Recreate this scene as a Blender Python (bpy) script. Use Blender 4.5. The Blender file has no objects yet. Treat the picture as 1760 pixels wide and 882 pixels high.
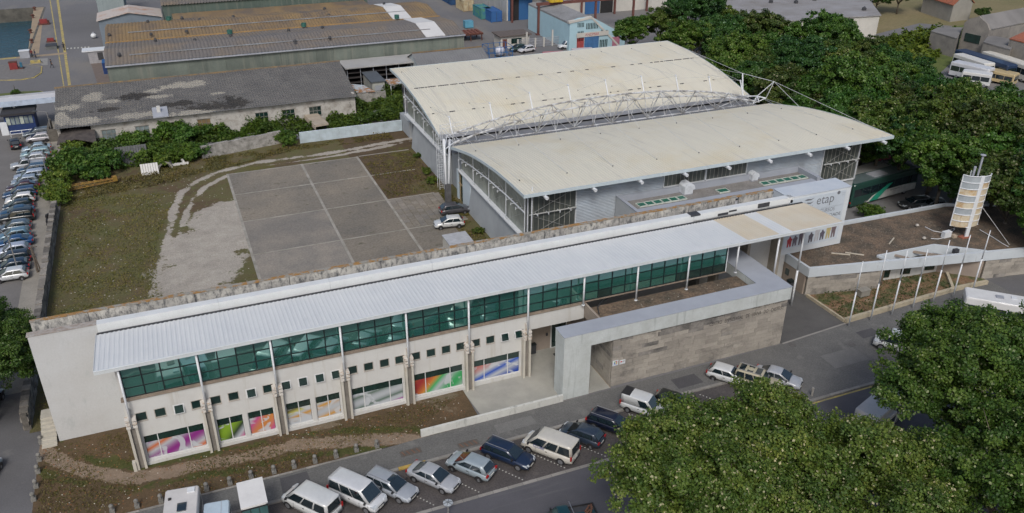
import bpy, bmesh, math, random
import numpy as np
from mathutils import Vector, Matrix
R = math.radians
random.seed(7)
S = bpy.context.scene
COL = S.collection
# ------------------------------------------------------------------ camera
CF, CCY, CCX, CH = 1461.22, 454.32, 880.0, 45.0      # calibrated from the photograph (pixels of a 1760 px wide frame)
_pi, _ya, _ro = R(28.059), R(22.501), R(0.283)
_F = Vector((math.sin(_ya)*math.cos(_pi), math.cos(_ya)*math.cos(_pi), -math.sin(_pi)))
_r = Vector((math.cos(_ya), -math.sin(_ya), 0)); _u = _r.cross(_F)
_r, _u = math.cos(_ro)*_r + math.sin(_ro)*_u, -math.sin(_ro)*_r + math.cos(_ro)*_u
cd = bpy.data.cameras.new('camera'); cam = bpy.data.objects.new('camera', cd); COL.objects.link(cam)
cam.matrix_world = Matrix(((_r.x, _u.x, -_F.x, 0), (_r.y, _u.y, -_F.y, 0), (_r.z, _u.z, -_F.z, CH), (0, 0, 0, 1)))
cd.sensor_width = 36; cd.lens = CF/1760*36; cd.shift_y = (CCY-441)/1760; cd.clip_end = 3000; cd.clip_start = .5
S.camera = cam
# ------------------------------------------------------------------ world, sun, exposure
w = bpy.data.worlds.new('World'); S.world = w; w.use_nodes = True
nt = w.node_tree; bg = nt.nodes['Background']; sky = nt.nodes.new('ShaderNodeTexSky')
SUN_EL, SUN_AZ = R(46), R(205)
sky.sky_type = 'NISHITA'; sky.sun_disc = False; sky.sun_elevation = SUN_EL; sky.sun_rotation = SUN_AZ
sky.dust_density = 4.0; sky.air_density = 1.0; sky.ozone_density = 1.0
nt.links.new(sky.outputs[0], bg.inputs[0]); bg.inputs[1].default_value = 0.125
ld = bpy.data.lights.new('sun', 'SUN'); sun = bpy.data.objects.new('sun', ld); COL.objects.link(sun)
ld.energy = 1.5; ld.angle = R(15); ld.color = (1.0, .985, .96)
sun.rotation_euler = Vector((math.sin(SUN_AZ)*math.cos(SUN_EL), math.cos(SUN_AZ)*math.cos(SUN_EL), math.sin(SUN_EL))).to_track_quat('Z', 'Y').to_euler()
sun.location = (0, 0, 80)
S.view_settings.view_transform = 'Standard'; S.view_settings.look = 'None'
S.view_settings.exposure = 0.05; S.view_settings.gamma = 1
S.cycles.max_bounces = 6; S.cycles.diffuse_bounces = 3; S.cycles.transparent_max_bounces = 4
# ------------------------------------------------------------------ places measured in the photograph
def ray(x, y): return _F + _r*((x-CCX)/CF) - _u*((y-CCY)/CF)
def G(x, y, z=0.0):
    d = ray(x, y); k = (z-CH)/d.z; return Vector((d.x*k, d.y*k, z))
def AY(x, y, Y):
    d = ray(x, y); k = Y/d.y; return Vector((d.x*k, Y, CH+d.z*k))
def AX(x, y, X):
    d = ray(x, y); k = X/d.x; return Vector((X, d.y*k, CH+d.z*k))
def AP(x, y, p0, n):
    d = ray(x, y); c = Vector((0, 0, CH)); k = (Vector(p0)-c).dot(Vector(n))/d.dot(Vector(n)); return c + d*k
# ------------------------------------------------------------------ materials
MATS = {}
def ramp(nt, fac, cols):
    n = nt.nodes.new('ShaderNodeValToRGB'); e = n.color_ramp.elements
    while len(e) < len(cols): e.new(.5)
    for k, (p, c) in enumerate(cols): e[k].position = p; e[k].color = tuple(c[:3]) + (1,)
    nt.links.new(fac, n.inputs[0]); return n.outputs[0]
def noise(nt, vec, scale, detail=4, rough=.6, dist=0):
    n = nt.nodes.new('ShaderNodeTexNoise'); n.inputs['Scale'].default_value = scale; n.inputs['Detail'].default_value = detail
    n.inputs['Roughness'].default_value = rough; n.inputs['Distortion'].default_value = dist
    nt.links.new(vec, n.inputs['Vector']); return n.outputs['Fac']
def mapv(nt, vec, sc=(1, 1, 1), loc=(0, 0, 0), rot=(0, 0, 0)):
    n = nt.nodes.new('ShaderNodeMapping'); n.inputs['Scale'].default_value = sc; n.inputs['Location'].default_value = loc
    n.inputs['Rotation'].default_value = rot; nt.links.new(vec, n.inputs['Vector']); return n.outputs[0]
def mixc(nt, fac, a, b, mode='MIX'):
    n = nt.nodes.new('ShaderNodeMix'); n.data_type = 'RGBA'; n.blend_type = mode
    for s, v in ((n.inputs['Factor'], fac), (n.inputs['A'], a), (n.inputs['B'], b)):
        if hasattr(v, 'is_output') or hasattr(v, 'links'): nt.links.new(v, s)
        elif isinstance(v, (int, float)): s.default_value = v
        else: s.default_value = tuple(v[:3]) + (1,)
    return n.outputs['Result']
def math_(nt, op, a, b=0.0, clamp=False):
    n = nt.nodes.new('ShaderNodeMath'); n.operation = op; n.use_clamp = clamp
    for s, v in ((n.inputs[0], a), (n.inputs[1], b)):
        if isinstance(v, (int, float)): s.default_value = v
        else: nt.links.new(v, s)
    return n.outputs[0]
def newmat(name):
    m = bpy.data.materials.new(name); m.use_nodes = True; MATS[name] = m
    t = m.node_tree; p = t.nodes['Principled BSDF']; g = t.nodes.new('ShaderNodeNewGeometry')
    return m, t, p, g.outputs['Position']
def bump(t, p, h, strength, dist=.02):
    b = t.nodes.new('ShaderNodeBump'); b.inputs['Strength'].default_value = strength; b.inputs['Distance'].default_value = dist
    t.links.new(h, b.inputs['Height']); t.links.new(b.outputs[0], p.inputs['Normal'])
def mat(name, c, rough=.8, var=.15, sc=1.5, c2=None, thr=(.35, .7), metal=0, spec=.5, grain=.12, gsc=18, bmp=0, streak=None, ssc=(3, 3, .25), sthr=(.5, .75), coat=0, rnd=0, strip=None):
    """base colour with broad blotches (c -> c2), fine grain, and optional vertical streaks of dirt"""
    if name in MATS: return MATS[name]
    m, t, p, pos = newmat(name)
    c = Vector(c[:3]); c2 = Vector(c2[:3]) if c2 is not None else c*(1-var*1.6)
    n1 = noise(t, pos, sc, 5, .62)
    col = ramp(t, n1, [(thr[0], c*(1+var*.35)), (thr[1], c2)])
    if grain:
        n2 = noise(t, pos, gsc, 3, .7)
        col = mixc(t, 1.0, col, ramp(t, n2, [(.3, (1-grain,)*3), (.7, (1+grain*.6,)*3)]), 'MULTIPLY')
    if rnd:      # alike pieces differ a little in tone
        oi = t.nodes.new('ShaderNodeObjectInfo'); col = mixc(t, 1.0, col, ramp(t, oi.outputs['Random'], [(0, (1-rnd,)*3), (1, (1+rnd*.6,)*3)]), 'MULTIPLY')
    if strip:    # sheets laid side by side weather unequally
        col = mixc(t, 1.0, col, ramp(t, noise(t, mapv(t, pos, strip), 1.0, 2, .9), [(.30, (.955, .955, .96)), (.5, (1.0,)*3), (.70, (1.02, 1.02, 1.015))]), 'MULTIPLY')
    if streak is not None:
        n3 = noise(t, mapv(t, pos, ssc), 1.0, 5, .7)
        col = mixc(t, ramp(t, n3, [(sthr[0], (0, 0, 0)), (sthr[1], (1, 1, 1))]), col, streak)
    t.links.new(col, p.inputs['Base Color'])
    p.inputs['Roughness'].default_value = rough; p.inputs['Metallic'].default_value = metal
    p.inputs['Specular IOR Level'].default_value = spec; p.inputs['Coat Weight'].default_value = coat
    if bmp: bump(t, p, noise(t, pos, gsc*1.3, 4, .7), bmp)
    return m
# ------------------------------------------------------------------ mesh helpers
class MB:
    def __init__(s): s.v = []; s.f = []; s.m = []
    def add(s, vs, fs, mi=0):
        o = len(s.v); s.v += [tuple(v) for v in vs]
        for f in fs: s.f.append(tuple(o+i for i in f)); s.m.append(mi)
        return s
    def quad(s, a, b, c, d, mi=0): return s.add([a, b, c, d], [(0, 1, 2, 3)], mi)
    def box(s, x0, y0, z0, x1, y1, z1, mi=0):
        if x0 > x1: x0, x1 = x1, x0
        if y0 > y1: y0, y1 = y1, y0
        if z0 > z1: z0, z1 = z1, z0
        return s.add([(x0,y0,z0),(x1,y0,z0),(x1,y1,z0),(x0,y1,z0),(x0,y0,z1),(x1,y0,z1),(x1,y1,z1),(x0,y1,z1)],
                     [(3,2,1,0),(4,5,6,7),(0,1,5,4),(1,2,6,5),(2,3,7,6),(3,0,4,7)], mi)
    def hexa(s, b4, t4, mi=0):
        return s.add(list(b4)+list(t4), [(3,2,1,0),(4,5,6,7),(0,1,5,4),(1,2,6,5),(2,3,7,6),(3,0,4,7)], mi)
    def obox(s, c, size, rz=0, mi=0, tilt=None):
        M = Matrix.Rotation(rz, 3, 'Z')
        if tilt is not None: M = M @ tilt
        hx, hy, hz = size[0]/2, size[1]/2, size[2]/2
        P = [Vector(c) + M @ Vector((x*hx, y*hy, z*hz)) for z in (-1, 1) for x, y in ((-1,-1),(1,-1),(1,1),(-1,1))]
        return s.hexa(P[:4], P[4:], mi)
    def prism(s, pts, z0, z1, mi=0):
        n = len(pts); a = sum(pts[i][0]*pts[(i+1) % n][1]-pts[(i+1) % n][0]*pts[i][1] for i in range(n))
        if a < 0: pts = pts[::-1]
        vs = [(p[0], p[1], z0) for p in pts] + [(p[0], p[1], z1) for p in pts]
        return s.add(vs, [tuple(range(n-1, -1, -1)), tuple(range(n, 2*n))] + [(i, (i+1) % n, n+(i+1) % n, n+i) for i in range(n)], mi)
    def extr(s, prof, axis, a, b, mi=0):
        """closed profile (list of 2-tuples in the other two axes) extruded along axis 'x' or 'y' from a to b"""
        n = len(prof)
        f = (lambda t, q: (t, q[0], q[1])) if axis == 'x' else (lambda t, q: (q[0], t, q[1]))
        vs = [f(a, q) for q in prof] + [f(b, q) for q in prof]
        return s.add(vs, [tuple(range(n)), tuple(range(2*n-1, n-1, -1))] + [(i, n+i, n+(i+1) % n, (i+1) % n) for i in range(n)], mi)
    def tube(s, a, b, r, n=6, r2=None, mi=0, cap=True):
        a, b = Vector(a), Vector(b); r2 = r if r2 is None else r2
        d = (b-a).normalized(); u = d.orthogonal().normalized(); v = d.cross(u)
        vs = [a + (u*math.cos(t)+v*math.sin(t))*r for t in [2*math.pi*i/n for i in range(n)]]
        vs += [b + (u*math.cos(t)+v*math.sin(t))*r2 for t in [2*math.pi*i/n for i in range(n)]]
        fs = [(i, (i+1) % n, n+(i+1) % n, n+i) for i in range(n)]
        if cap: fs += [tuple(range(n-1, -1, -1)), tuple(range(n, 2*n))]
        return s.add(vs, fs, mi)
    def path(s, pts, r, n=5, mi=0):
        for a, b in zip(pts, pts[1:]): s.tube(a, b, r, n, mi=mi)
        return s
    def lathe(s, prof, c=(0, 0, 0), n=12, mi=0):
        vs = []; fs = []
        for (r, z) in prof:
            vs += [(c[0]+r*math.cos(2*math.pi*i/n), c[1]+r*math.sin(2*math.pi*i/n), c[2]+z) for i in range(n)]
        for k in range(len(prof)-1):
            fs += [(k*n+i, k*n+(i+1) % n, (k+1)*n+(i+1) % n, (k+1)*n+i) for i in range(n)]
        fs += [tuple(range(n-1, -1, -1)), tuple(range((len(prof)-1)*n, len(prof)*n))]
        return s.add(vs, fs, mi)
    def build(s, name, m, parent=None, world=True, smooth=False):
        me = bpy.data.meshes.new(name)
        off = Vector((0, 0, 0))
        if parent is not None and world:
            off = WL[parent.name]
        vs = [(v[0]-off.x, v[1]-off.y, v[2]-off.z) for v in s.v]
        me.from_pydata(vs, [], s.f)
        ms = m if isinstance(m, (list, tuple)) else [m]
        for k in ms: me.materials.append(k)
        if len(ms) > 1: me.polygons.foreach_set('material_index', s.m)
        if smooth: me.polygons.foreach_set('use_smooth', [True]*len(me.polygons))
        me.update()
        o = bpy.data.objects.new(name, me); COL.objects.link(o)
        if parent is not None: o.parent = parent
        WL[o.name] = off
        return o
WL = {}          # world offset used when a mesh or empty was made (unrotated things only)
def tag(o, label=None, cat=None, group=None, kind=None):
    if label: o['label'] = label
    if cat: o['category'] = cat
    if group: o['group'] = group
    if kind: o['kind'] = kind
    return o
def thing(name, label, cat, loc=(0, 0, 0), rz=0, group=None):
    o = bpy.data.objects.new(name, None); COL.objects.link(o); o.empty_display_size = .3
    o.location = loc; o.rotation_euler.z = rz; WL[o.name] = Vector(loc)
    return tag(o, label, cat, group)
_unit = {}
def pc(name, m, parent, x0, y0, z0, x1, y1, z1, rot=None, bev=False):
    """one small piece: an object sharing a unit-box mesh, placed by its corners"""
    key = m.name + name
    if key not in _unit:
        me = bpy.data.meshes.new(name); b = MB().box(-.5, -.5, -.5, .5, .5, .5)
        me.from_pydata(b.v, [], b.f); me.materials.append(m); me.update(); _unit[key] = me
    o = bpy.data.objects.new(name, _unit[key]); COL.objects.link(o)
    off = WL[parent.name] if parent is not None else Vector((0, 0, 0))
    o.location = Vector(((x0+x1)/2, (y0+y1)/2, (z0+z1)/2)) - off
    o.scale = (abs(x1-x0), abs(y1-y0), abs(z1-z0))
    if rot: o.rotation_euler = rot
    if parent is not None: o.parent = parent
    WL[o.name] = off
    return o
def text_mesh(s, size, depth=.01, mt=None, name='lettering', parent=None, M=None, align='LEFT', shear=0, bold=0):
    c = bpy.data.curves.new(name, 'FONT'); c.body = s; c.size = size; c.extrude = depth; c.align_x = align; c.shear = shear
    c.offset = bold; c.resolution_u = 3
    o = bpy.data.objects.new(name, c); COL.objects.link(o)
    dg = bpy.context.evaluated_depsgraph_get(); me = bpy.data.meshes.new_from_object(o.evaluated_get(dg))
    COL.objects.unlink(o); bpy.data.objects.remove(o)
    if M is not None: me.transform(M)
    me.materials.clear(); me.materials.append(mt)
    me.name = name
    n = bpy.data.objects.new(name, me); COL.objects.link(n)
    if parent is not None: n.parent = parent
    WL[n.name] = WL[parent.name] if parent is not None else Vector((0, 0, 0))
    return n
def face_text(s, size, x, y, z, mt, parent, depth=.012, align='LEFT', **k):
    """lettering on a wall that faces -Y, lower left corner at x, y, z"""
    off = WL[parent.name]
    M = Matrix.Translation(Vector((x, y, z))-off) @ Matrix.Rotation(R(90), 4, 'X')
    return text_mesh(s, size, depth, mt, parent=parent, M=M, align=align, **k)
def copy_tree(o, parent=None):
    c = o.copy(); COL.objects.link(c)
    c.parent = parent
    if parent is not None: c.matrix_parent_inverse = o.matrix_parent_inverse
    WL[c.name] = WL.get(o.name, Vector((0, 0, 0)))
    for ch in CHILD.get(o.name, ()): copy_tree(ch, c)
    return c
CHILD = {}
def reg_children(root):
    for o in list(COL.objects):
        pass
def index_children():
    CHILD.clear()
    for o in COL.objects:
        if o.parent is not None: CHILD.setdefault(o.parent.name, []).append(o)
# ------------------------------------------------------------------ shared materials
white_wall = mat('white_render', (.52, .525, .51), .85, .06, .5, c2=(.48, .475, .455), thr=(.45, .75), streak=(.40, .38, .33), ssc=(2.2, 2.2, .12), sthr=(.55, .80), grain=.05)
end_wall_m = mat('end_wall_render', (.485, .50, .505), .85, .05, .35, c2=(.45, .455, .45), streak=(.34, .36, .36), ssc=(.9, .9, .35), sthr=(.56, .80), grain=.06, gsc=7)
dirty_wall = mat('dirty_parapet_render', (.50, .49, .45), .9, .1, .9, c2=(.30, .295, .28), thr=(.38, .65), streak=(.085, .09, .095), ssc=(2.6, 2.6, 1.3), sthr=(.46, .64), grain=.15, gsc=9)
lichen = mat('orange_lichen', (.27, .15, .05), .95, .3, 1.8, c2=(.27, .26, .23), thr=(.44, .56), grain=.35, gsc=14)
roof_white = mat('white_sheet_metal', (.60, .62, .625), .5, .04, .25, strip=(1.6, .10, 0), c2=(.55, .575, .59), grain=.03, streak=(.26, .28, .30), ssc=(2.6, .5, 1), sthr=(.68, .80), metal=0)
roof_cream = mat('cream_sheet_metal', (.56, .52, .43), .55, .06, .3, strip=(1.6, .10, 0), c2=(.55, .47, .34), grain=.05, streak=(.40, .40, .38), ssc=(3, .2, 1), sthr=(.66, .82))
white_metal = mat('white_paint_metal', (.62, .65, .68), .45, .05, 2, grain=.05)
grey_metal = mat('grey_flashing', (.33, .35, .39), .5, .1, .8, grain=.06)
dark_gap = mat('dark_gutter', (.045, .048, .055), .7, .2, 4)
dark_frame = mat('dark_window_frame', (.012, .02, .022), .4, .1, 3)
conc = mat('concrete_light', (.50, .54, .54), .85, .07, .6, c2=(.42, .45, .44), streak=(.25, .28, .27), ssc=(3, 3, .18), sthr=(.56, .8), grain=.07, gsc=8)
slab_grey = mat('concrete_roof_coating', (.33, .36, .41), .75, .05, .4, c2=(.29, .315, .36), grain=.04)
conc_floor = mat('concrete_floor', (.36, .355, .32), .8, .08, .4, c2=(.27, .27, .245), grain=.08)
gravel_roof = mat('gravel_roof', (.16, .115, .08), .95, .3, .6, c2=(.075, .065, .05), thr=(.35, .65), grain=.55, gsc=5, bmp=.5, streak=(.22, .19, .15), ssc=(6, 6, 6), sthr=(.6, .75))
# ================================================================== MAIN BUILDING
glass_m, t, p, pos = newmat('green_reflective_glass')
p.inputs['Base Color'].default_value = (.026, .125, .102, 1); p.inputs['Roughness'].default_value = .25
gl_ = t.nodes.new('ShaderNodeBsdfGlossy'); gl_.inputs['Color'].default_value = (.42, .66, .62, 1); gl_.inputs['Roughness'].default_value = .03
bb_ = t.nodes.new('ShaderNodeBump'); bb_.inputs['Strength'].default_value = .35; bb_.inputs['Distance'].default_value = .10
t.links.new(noise(t, pos, .38, 1, .4), bb_.inputs['Height']); t.links.new(bb_.outputs[0], gl_.inputs['Normal'])
mx_ = t.nodes.new('ShaderNodeMixShader'); mx_.inputs[0].default_value = .42
t.links.new(p.outputs[0], mx_.inputs[1]); t.links.new(gl_.outputs[0], mx_.inputs[2]); t.links.new(mx_.outputs[0], t.nodes['Material Output'].inputs[0])
dkglass = mat('dark_glass', (.012, .035, .032), .06, .3, .8, grain=0, spec=1.0)
oldglass = mat('old_glass', (.22, .27, .28), .25, .3, 1.2, grain=.1)
pl_conc = mat('sill_stone', (.26, .21, .165), .85, .15, 2, c2=(.17, .14, .11), grain=.15)
rusty_clamp = mat('rusty_white_bracket', (.56, .54, .50), .7, .1, 5, c2=(.38, .24, .12), thr=(.5, .72), grain=.1)

B = thing('college_building', 'long low white two-storey building with green glass band and white ribbed metal canopy roof', 'building', (-13, 58, 0))
YW, YG = 57.9, 58.0
X0, DX, NB = -6.95, 5.372, 10
# walls --------------------------------------------------
m = MB()
m.box(-13.06, 63.45, 0, 57.9, 64.0, 9.99)
m.build('rear_spine_wall', end_wall_m, B)
m = MB().box(-13.14, 63.40, 10.0, -8.3, 64.05, 10.07); m.build('wall_coping', mat('stained_coping', (.24, .20, .17), .9, .3, 3, c2=(.38, .37, .35)), B)
m = MB()
for k in range(6):       # thin white flashing sheets along the wall top, each slightly out of line
    a = -8.3 + k*9.0; b = min(a+9.0, 45.6)
    m.box(a+.01, 63.37-random.random()*.02, 9.30, b-.01, 64.06, 10.05+random.random()*.025)
m.box(45.62, 63.37, 9.42, 57.6, 64.05, 10.06)
m.build('white_flashing', mat('white_flashing_sheet', (.62, .65, .66), .5, .05, .6), B)
m = MB()
for (a, b, c, d) in ((45.2, 46.3, 9.95, 10.09), (48.4, 49.6, 9.5, 9.72), (49.7, 50.6, 9.7, 9.85), (53.2, 54.6, 9.55, 10.0)): MB().box(a, 63.3, c, b, 63.366 if c < 9.9 else 64.1, d).build('torn_flashing', dark_gap, B)
# second wall: higher parapet with black streaks and an orange lichen top
xs = [-12.9, 51.6, 52.1, 56.2]
m = MB().box(xs[0], 65.0, 0, xs[1], 65.3, 10.38).box(xs[2], 65.0, 6, xs[3], 65.28, 10.38)
m.build('stained_parapet', dirty_wall, B)
m = MB()
x = xs[0]-.05
while x < xs[3]:          # lumpy lichen along the coping
    L = random.uniform(.7, 1.6); x2 = min(x+L, xs[3]+.03)
    m.box(x, 64.975-random.random()*.03, 10.385-random.random()*.07, x2, 65.32+random.random()*.04, 10.41+random.random()*.03); x = x2+.002
m.build('lichen_coping', lichen, B)
for x in (-8.9, -1.0, 6.6, 14.5, 22.4, 30.2, 38.1, 46.0):
    MB().box(x, 64.985, 9.0, x+.05, 65.2, 10.37).build('joint', dark_gap, B)
MB().box(-12.9, 64.0, 9.0, 57, 65.0, 9.25).box(-13.0, 65.45, 0, -12.7, 66.0, 9.0).build('roof_deck', grey_metal, B)
# facade
m = MB()
fx0, fx1 = X0-.32, 24.95
def hole_wall(m, x0, x1, z0, z1, y0, y1, holes):
    hs = sorted(holes); zs = sorted(set([z0, z1] + [h[2] for h in hs] + [h[3] for h in hs]))
    for za, zb in zip(zs, zs[1:]):
        x = x0
        for h in hs:
            if h[2] <= za+1e-6 and h[3] >= zb-1e-6:
                if h[0] > x: m.box(x, y0, za, h[0], y1, zb)
                x = h[1]
        if x1 > x: m.box(x, y0, za, x1, y1, zb)
sq = []      # small square windows
for k in range(24):
    b = k//4; j = k % 4; cx = X0 + DX*b + .74 + 1.34*j - (.04 if j == 3 else 0); sq.append(cx)
holes = [(c-.42, c+.42, 4.14, 4.98) for c in sq]
win = []
for b in range(6):
    a = X0+DX*b+.46; e = X0+DX*(b+1)-.46
    if b in (1, 2): cen = (a+e)/2; win += [(a, cen-.17, b), (cen+.17, e, b)]
    else: win.append((a, e, b))
hole_wall(m, fx0, fx1, 0, 6.22, YW, YW+.35, holes + [(a, e, .42, 2.72) for a, e, b in win])
m.box(fx1, YW, 4.7, 31.0, YW+.5, 6.22)
m.box(fx0, YW+.35, 0, fx0+.3, 63.4, 9.3)
m.build('facade_wall', white_wall, B)
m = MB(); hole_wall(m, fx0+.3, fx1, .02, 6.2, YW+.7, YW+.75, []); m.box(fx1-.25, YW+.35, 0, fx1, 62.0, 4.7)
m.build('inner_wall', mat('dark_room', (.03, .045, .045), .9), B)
m = MB().box(fx0-.03, YW-.10, 6.225, 31.1, YW+.3, 6.33).box(fx0-.03, YW-.02, 6.332, 46.0, YW+.3, 6.42)
m.build('sill_ledge', pl_conc, B)
m = MB().box(fx0, YW-.14, 0, X0+DX*5+.2, YW-.005, .34); m.build('base_plinth', white_wall, B)
# poster windows
def swirl(name, cols, seed, ang=.5, sc=.55):
    m, t, p, pos = newmat(name)
    v = mapv(t, pos, (sc, sc, sc*1.25), (seed*3.7, 0, seed*1.3), (0, ang, 0))
    wv = t.nodes.new('ShaderNodeTexWave'); wv.wave_type = 'BANDS'; wv.bands_direction = 'Z'
    wv.inputs['Scale'].default_value = .10; wv.inputs['Distortion'].default_value = 7.0; wv.inputs['Detail'].default_value = 1.2; wv.inputs['Detail Scale'].default_value = .55
    t.links.new(v, wv.inputs['Vector'])
    n = len(cols); col = ramp(t, wv.outputs['Fac'], [(i/(n-1), c) for i, c in enumerate(cols)])
    n2 = noise(t, v, .75, 2, .5, 2.5)
    col = mixc(t, ramp(t, n2, [(.56, (0, 0, 0)), (.62, (.85, .85, .85))]), col, (.47, .50, .53))
    t.links.new(col, p.inputs['Base Color']); p.inputs['Roughness'].default_value = .25; p.inputs['Specular IOR Level'].default_value = .4
    return m
W = (.40, .43, .46)
posters = [swirl('magenta_orange_print', [(.22, .03, .20), W, (.50, .13, .04), W, (.35, .10, .30), (.55, .42, .08)], 1),
           swirl('green_pink_print', [(.20, .34, .03), (.03, .05, .03), W, (.45, .08, .22), (.5, .2, .06)], 2, .9),
           swirl('orange_print', [W, (.50, .26, .04), W, (.45, .42, .12), (.14, .13, .05), W], 3, .3),
           swirl('purple_print', [W, (.28, .02, .26), W, W, (.10, .15, .12), W], 4, .2),
           swirl('green_red_print', [(.04, .30, .10), W, (.06, .36, .12), (.50, .20, .05), (.30, .04, .04)], 5, 1.1),
           swirl('blue_print', [(.01, .05, .30), W, (.02, .08, .40), W, (.45, .16, .14)], 6, .4)]
wf = mat('white_window_frame', (.60, .61, .61), .5, .05, 3)
for (a, e, b) in win:
    wo = MB().box(a, YW+.12, .42, e, YW+.17, .50).box(a, YW+.12, 2.66, e, YW+.17, 2.72).box(a, YW+.12, .5, a+.06, YW+.17, 2.66).box(e-.06, YW+.12, .5, e, YW+.17, 2.66)
    cuts = [a+.06]
    if b in (1, 2): cuts += [(a+e)/2]
    else: L = e-a; cuts += [a+L*.235, a+L*.735]
    for c in cuts[1:]: wo.box(c-.035, YW+.11, .5, c+.035, YW+.17, 2.66)
    wo = wo.build('poster_window', wf, B)
    cuts.append(e-.06)
    for c0, c1 in zip(cuts, cuts[1:]):
        pc('pane', dkglass, wo, c0+.03, YW+.135, 2.02, c1-.03, YW+.155, 2.65)
        q = pc('poster_pane', posters[b], wo, c0+.03, YW+.13, .51, c1-.03, YW+.152, 2.01)
frame_tan = mat('window_reveal_stone', (.40, .37, .33), .85, .1, 4)
# small square windows, some of them tilted open
opened = {2, 6, 8, 9, 10, 11, 22, 23}
for k, c in enumerate(sq):
    z0, z1 = 4.14, 4.98
    wo = MB().box(c-.42, YW-.05, z0, c+.42, YW+.12, z0+.07).box(c-.42, YW+.0, z1-.05, c+.42, YW+.12, z1).box(c-.42, YW+.0, z0+.07, c-.36, YW+.12, z1-.05).box(c+.36, YW+.0, z0+.07, c+.42, YW+.12, z1-.05)
    wo = wo.build('square_window', frame_tan if k not in opened else wf, B)
    if k in opened:
        an = R(-17); cz = z1-.05
        o = MB().box(-.37, -.02, -.73, .37, .02, -.66).box(-.37, -.02, -.06, .37, .02, 0).box(-.37, -.02, -.66, -.31, .02, -.06).box(.31, -.02, -.66, .37, .02, -.06)
        s_ = o.build('sash', wf, wo, world=False); s_.location = Vector((c, YW+.02, cz))-WL[wo.name]; s_.rotation_euler = (an, 0, 0)
    else:
        pc('pane', dkglass, wo, c-.36, YW+.06, z0+.07, c+.36, YW+.08, z1-.05)
    if k in opened:
        q = pc('pane', dkglass, wo, c-.31, YW-.12, z0+.12, c+.31, YW-.105, z1-.11, rot=(an, 0, 0))
# paired concrete fins + clamps + steel posts
fin = mat('concrete_fin', (.50, .48, .42), .85, .08, 1, streak=(.36, .24, .12), ssc=(4, 4, .25), sthr=(.58, .8), grain=.08)
for b in range(7):
    x = X0+DX*b
    m = MB()
    for s in (-1, 1): m.box(x+s*.27-.09, YW-.5, 0, x+s*.27+.09, YW-.002, 4.05)
    if b == 0: m.box(x-.62, YW-.6, 0, x-.38, YW-.2, .9)
    m.build('concrete_fin', fin, B)
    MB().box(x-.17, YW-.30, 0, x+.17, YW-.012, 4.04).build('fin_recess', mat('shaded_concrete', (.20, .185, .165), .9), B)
    m = MB()
    for zz in (4.06, 4.38, 4.70):
        for s in (-1, 1): m.box(x+s*.24-.15, YW-.58, zz, x+s*.24+.15, YW-.05, zz+.2)
    m.build('clamp', rusty_clamp, B)
    MB().box(x-.05, YW-.3, 4.06, x+.05, YW-.004, 5.6).build('bracket_plate', rusty_clamp, B)
posts = [(X0+DX*k, YW-.45, 4.0 if k < 6 else (6.3 if k < 7 else (5.72 if k < 10 else 6.42))) for k in range(11)]
posts[6] = (posts[6][0]+.05, YW-.45, 4.6)
posts[7] = (posts[7][0], YW-.45, 6.4)
posts = posts[:11]
for k, (x, y, z) in enumerate(posts):
    y2 = y - (.0 if k else .0)
    if k == 7: z = 6.38
    if k in (8, 9): z = 5.7
    if k == 10: z = 6.4
    m = MB().tube((x, y, z), (x, y, 9.5), .085, 10)
    if k > 6: m.lathe([(.16, 0), (.16, .05), (.1, .06)], (x, y, z), 10)
    m.build('canopy_post', white_metal, B, smooth=True)
for (x, y, z0) in ((X0+DX*11-.6, YW-.3, 0), (55.55, 58.75, 0)):
    MB().tube((x, y, z0), (x, y, 4.2), .115, 10).tube((x, y, 4.2), (x, y, 9.3), .095, 10).lathe([(.2, 0), (.2, .04), (.12, .05)], (x, y, z0), 10).build('canopy_post', white_metal, B, smooth=True)
# green glass band ----------------------------------------
gx0, gx1, gz0, gz1 = X0+.05, 45.9, 6.43, 9.42
ncol = 39
rows = [gz0+.05, 7.28, 8.20, 9.08, gz1-.03]
cw = (gx1-gx0)/ncol
frm = MB()
for i in range(ncol+1):
    x = gx0+cw*i; frm.box(x-.045, YG-.05, gz0, x+.045, YG+.09, gz1)
for z in rows:
    for i in range(ncol): frm.box(gx0+cw*i+.045, YG-.035, z-.04, gx0+cw*(i+1)-.045, YG+.08, z+.04)
fo = frm.build('glazing_frame', dark_frame, B)
rnd = random.Random(3)
for i in range(ncol):
    for j in range(4):
        if j == 0 and i in (29, 35, 36, 37, 38) : mm = dkglass
        else: mm = glass_m
        pc('pane', mm, fo, gx0+cw*i+.046, YG, rows[j]+.041, gx0+cw*(i+1)-.046, YG+.025, rows[j+1]-.041,
           rot=(R(rnd.uniform(-.7, .7)), 0, R(rnd.uniform(-.8, .8))))
MB().box(gx1+.05, YG-.06, gz0, gx1+.14, YG+.1, 9.42).build('end_mullion', white_metal, B)
MB().box(gx0, YG+.6, 6.3, gx1, YG+.65, 9.4).build('inner_blind', mat('pale_blind', (.10, .2, .18), .8), B)
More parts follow.
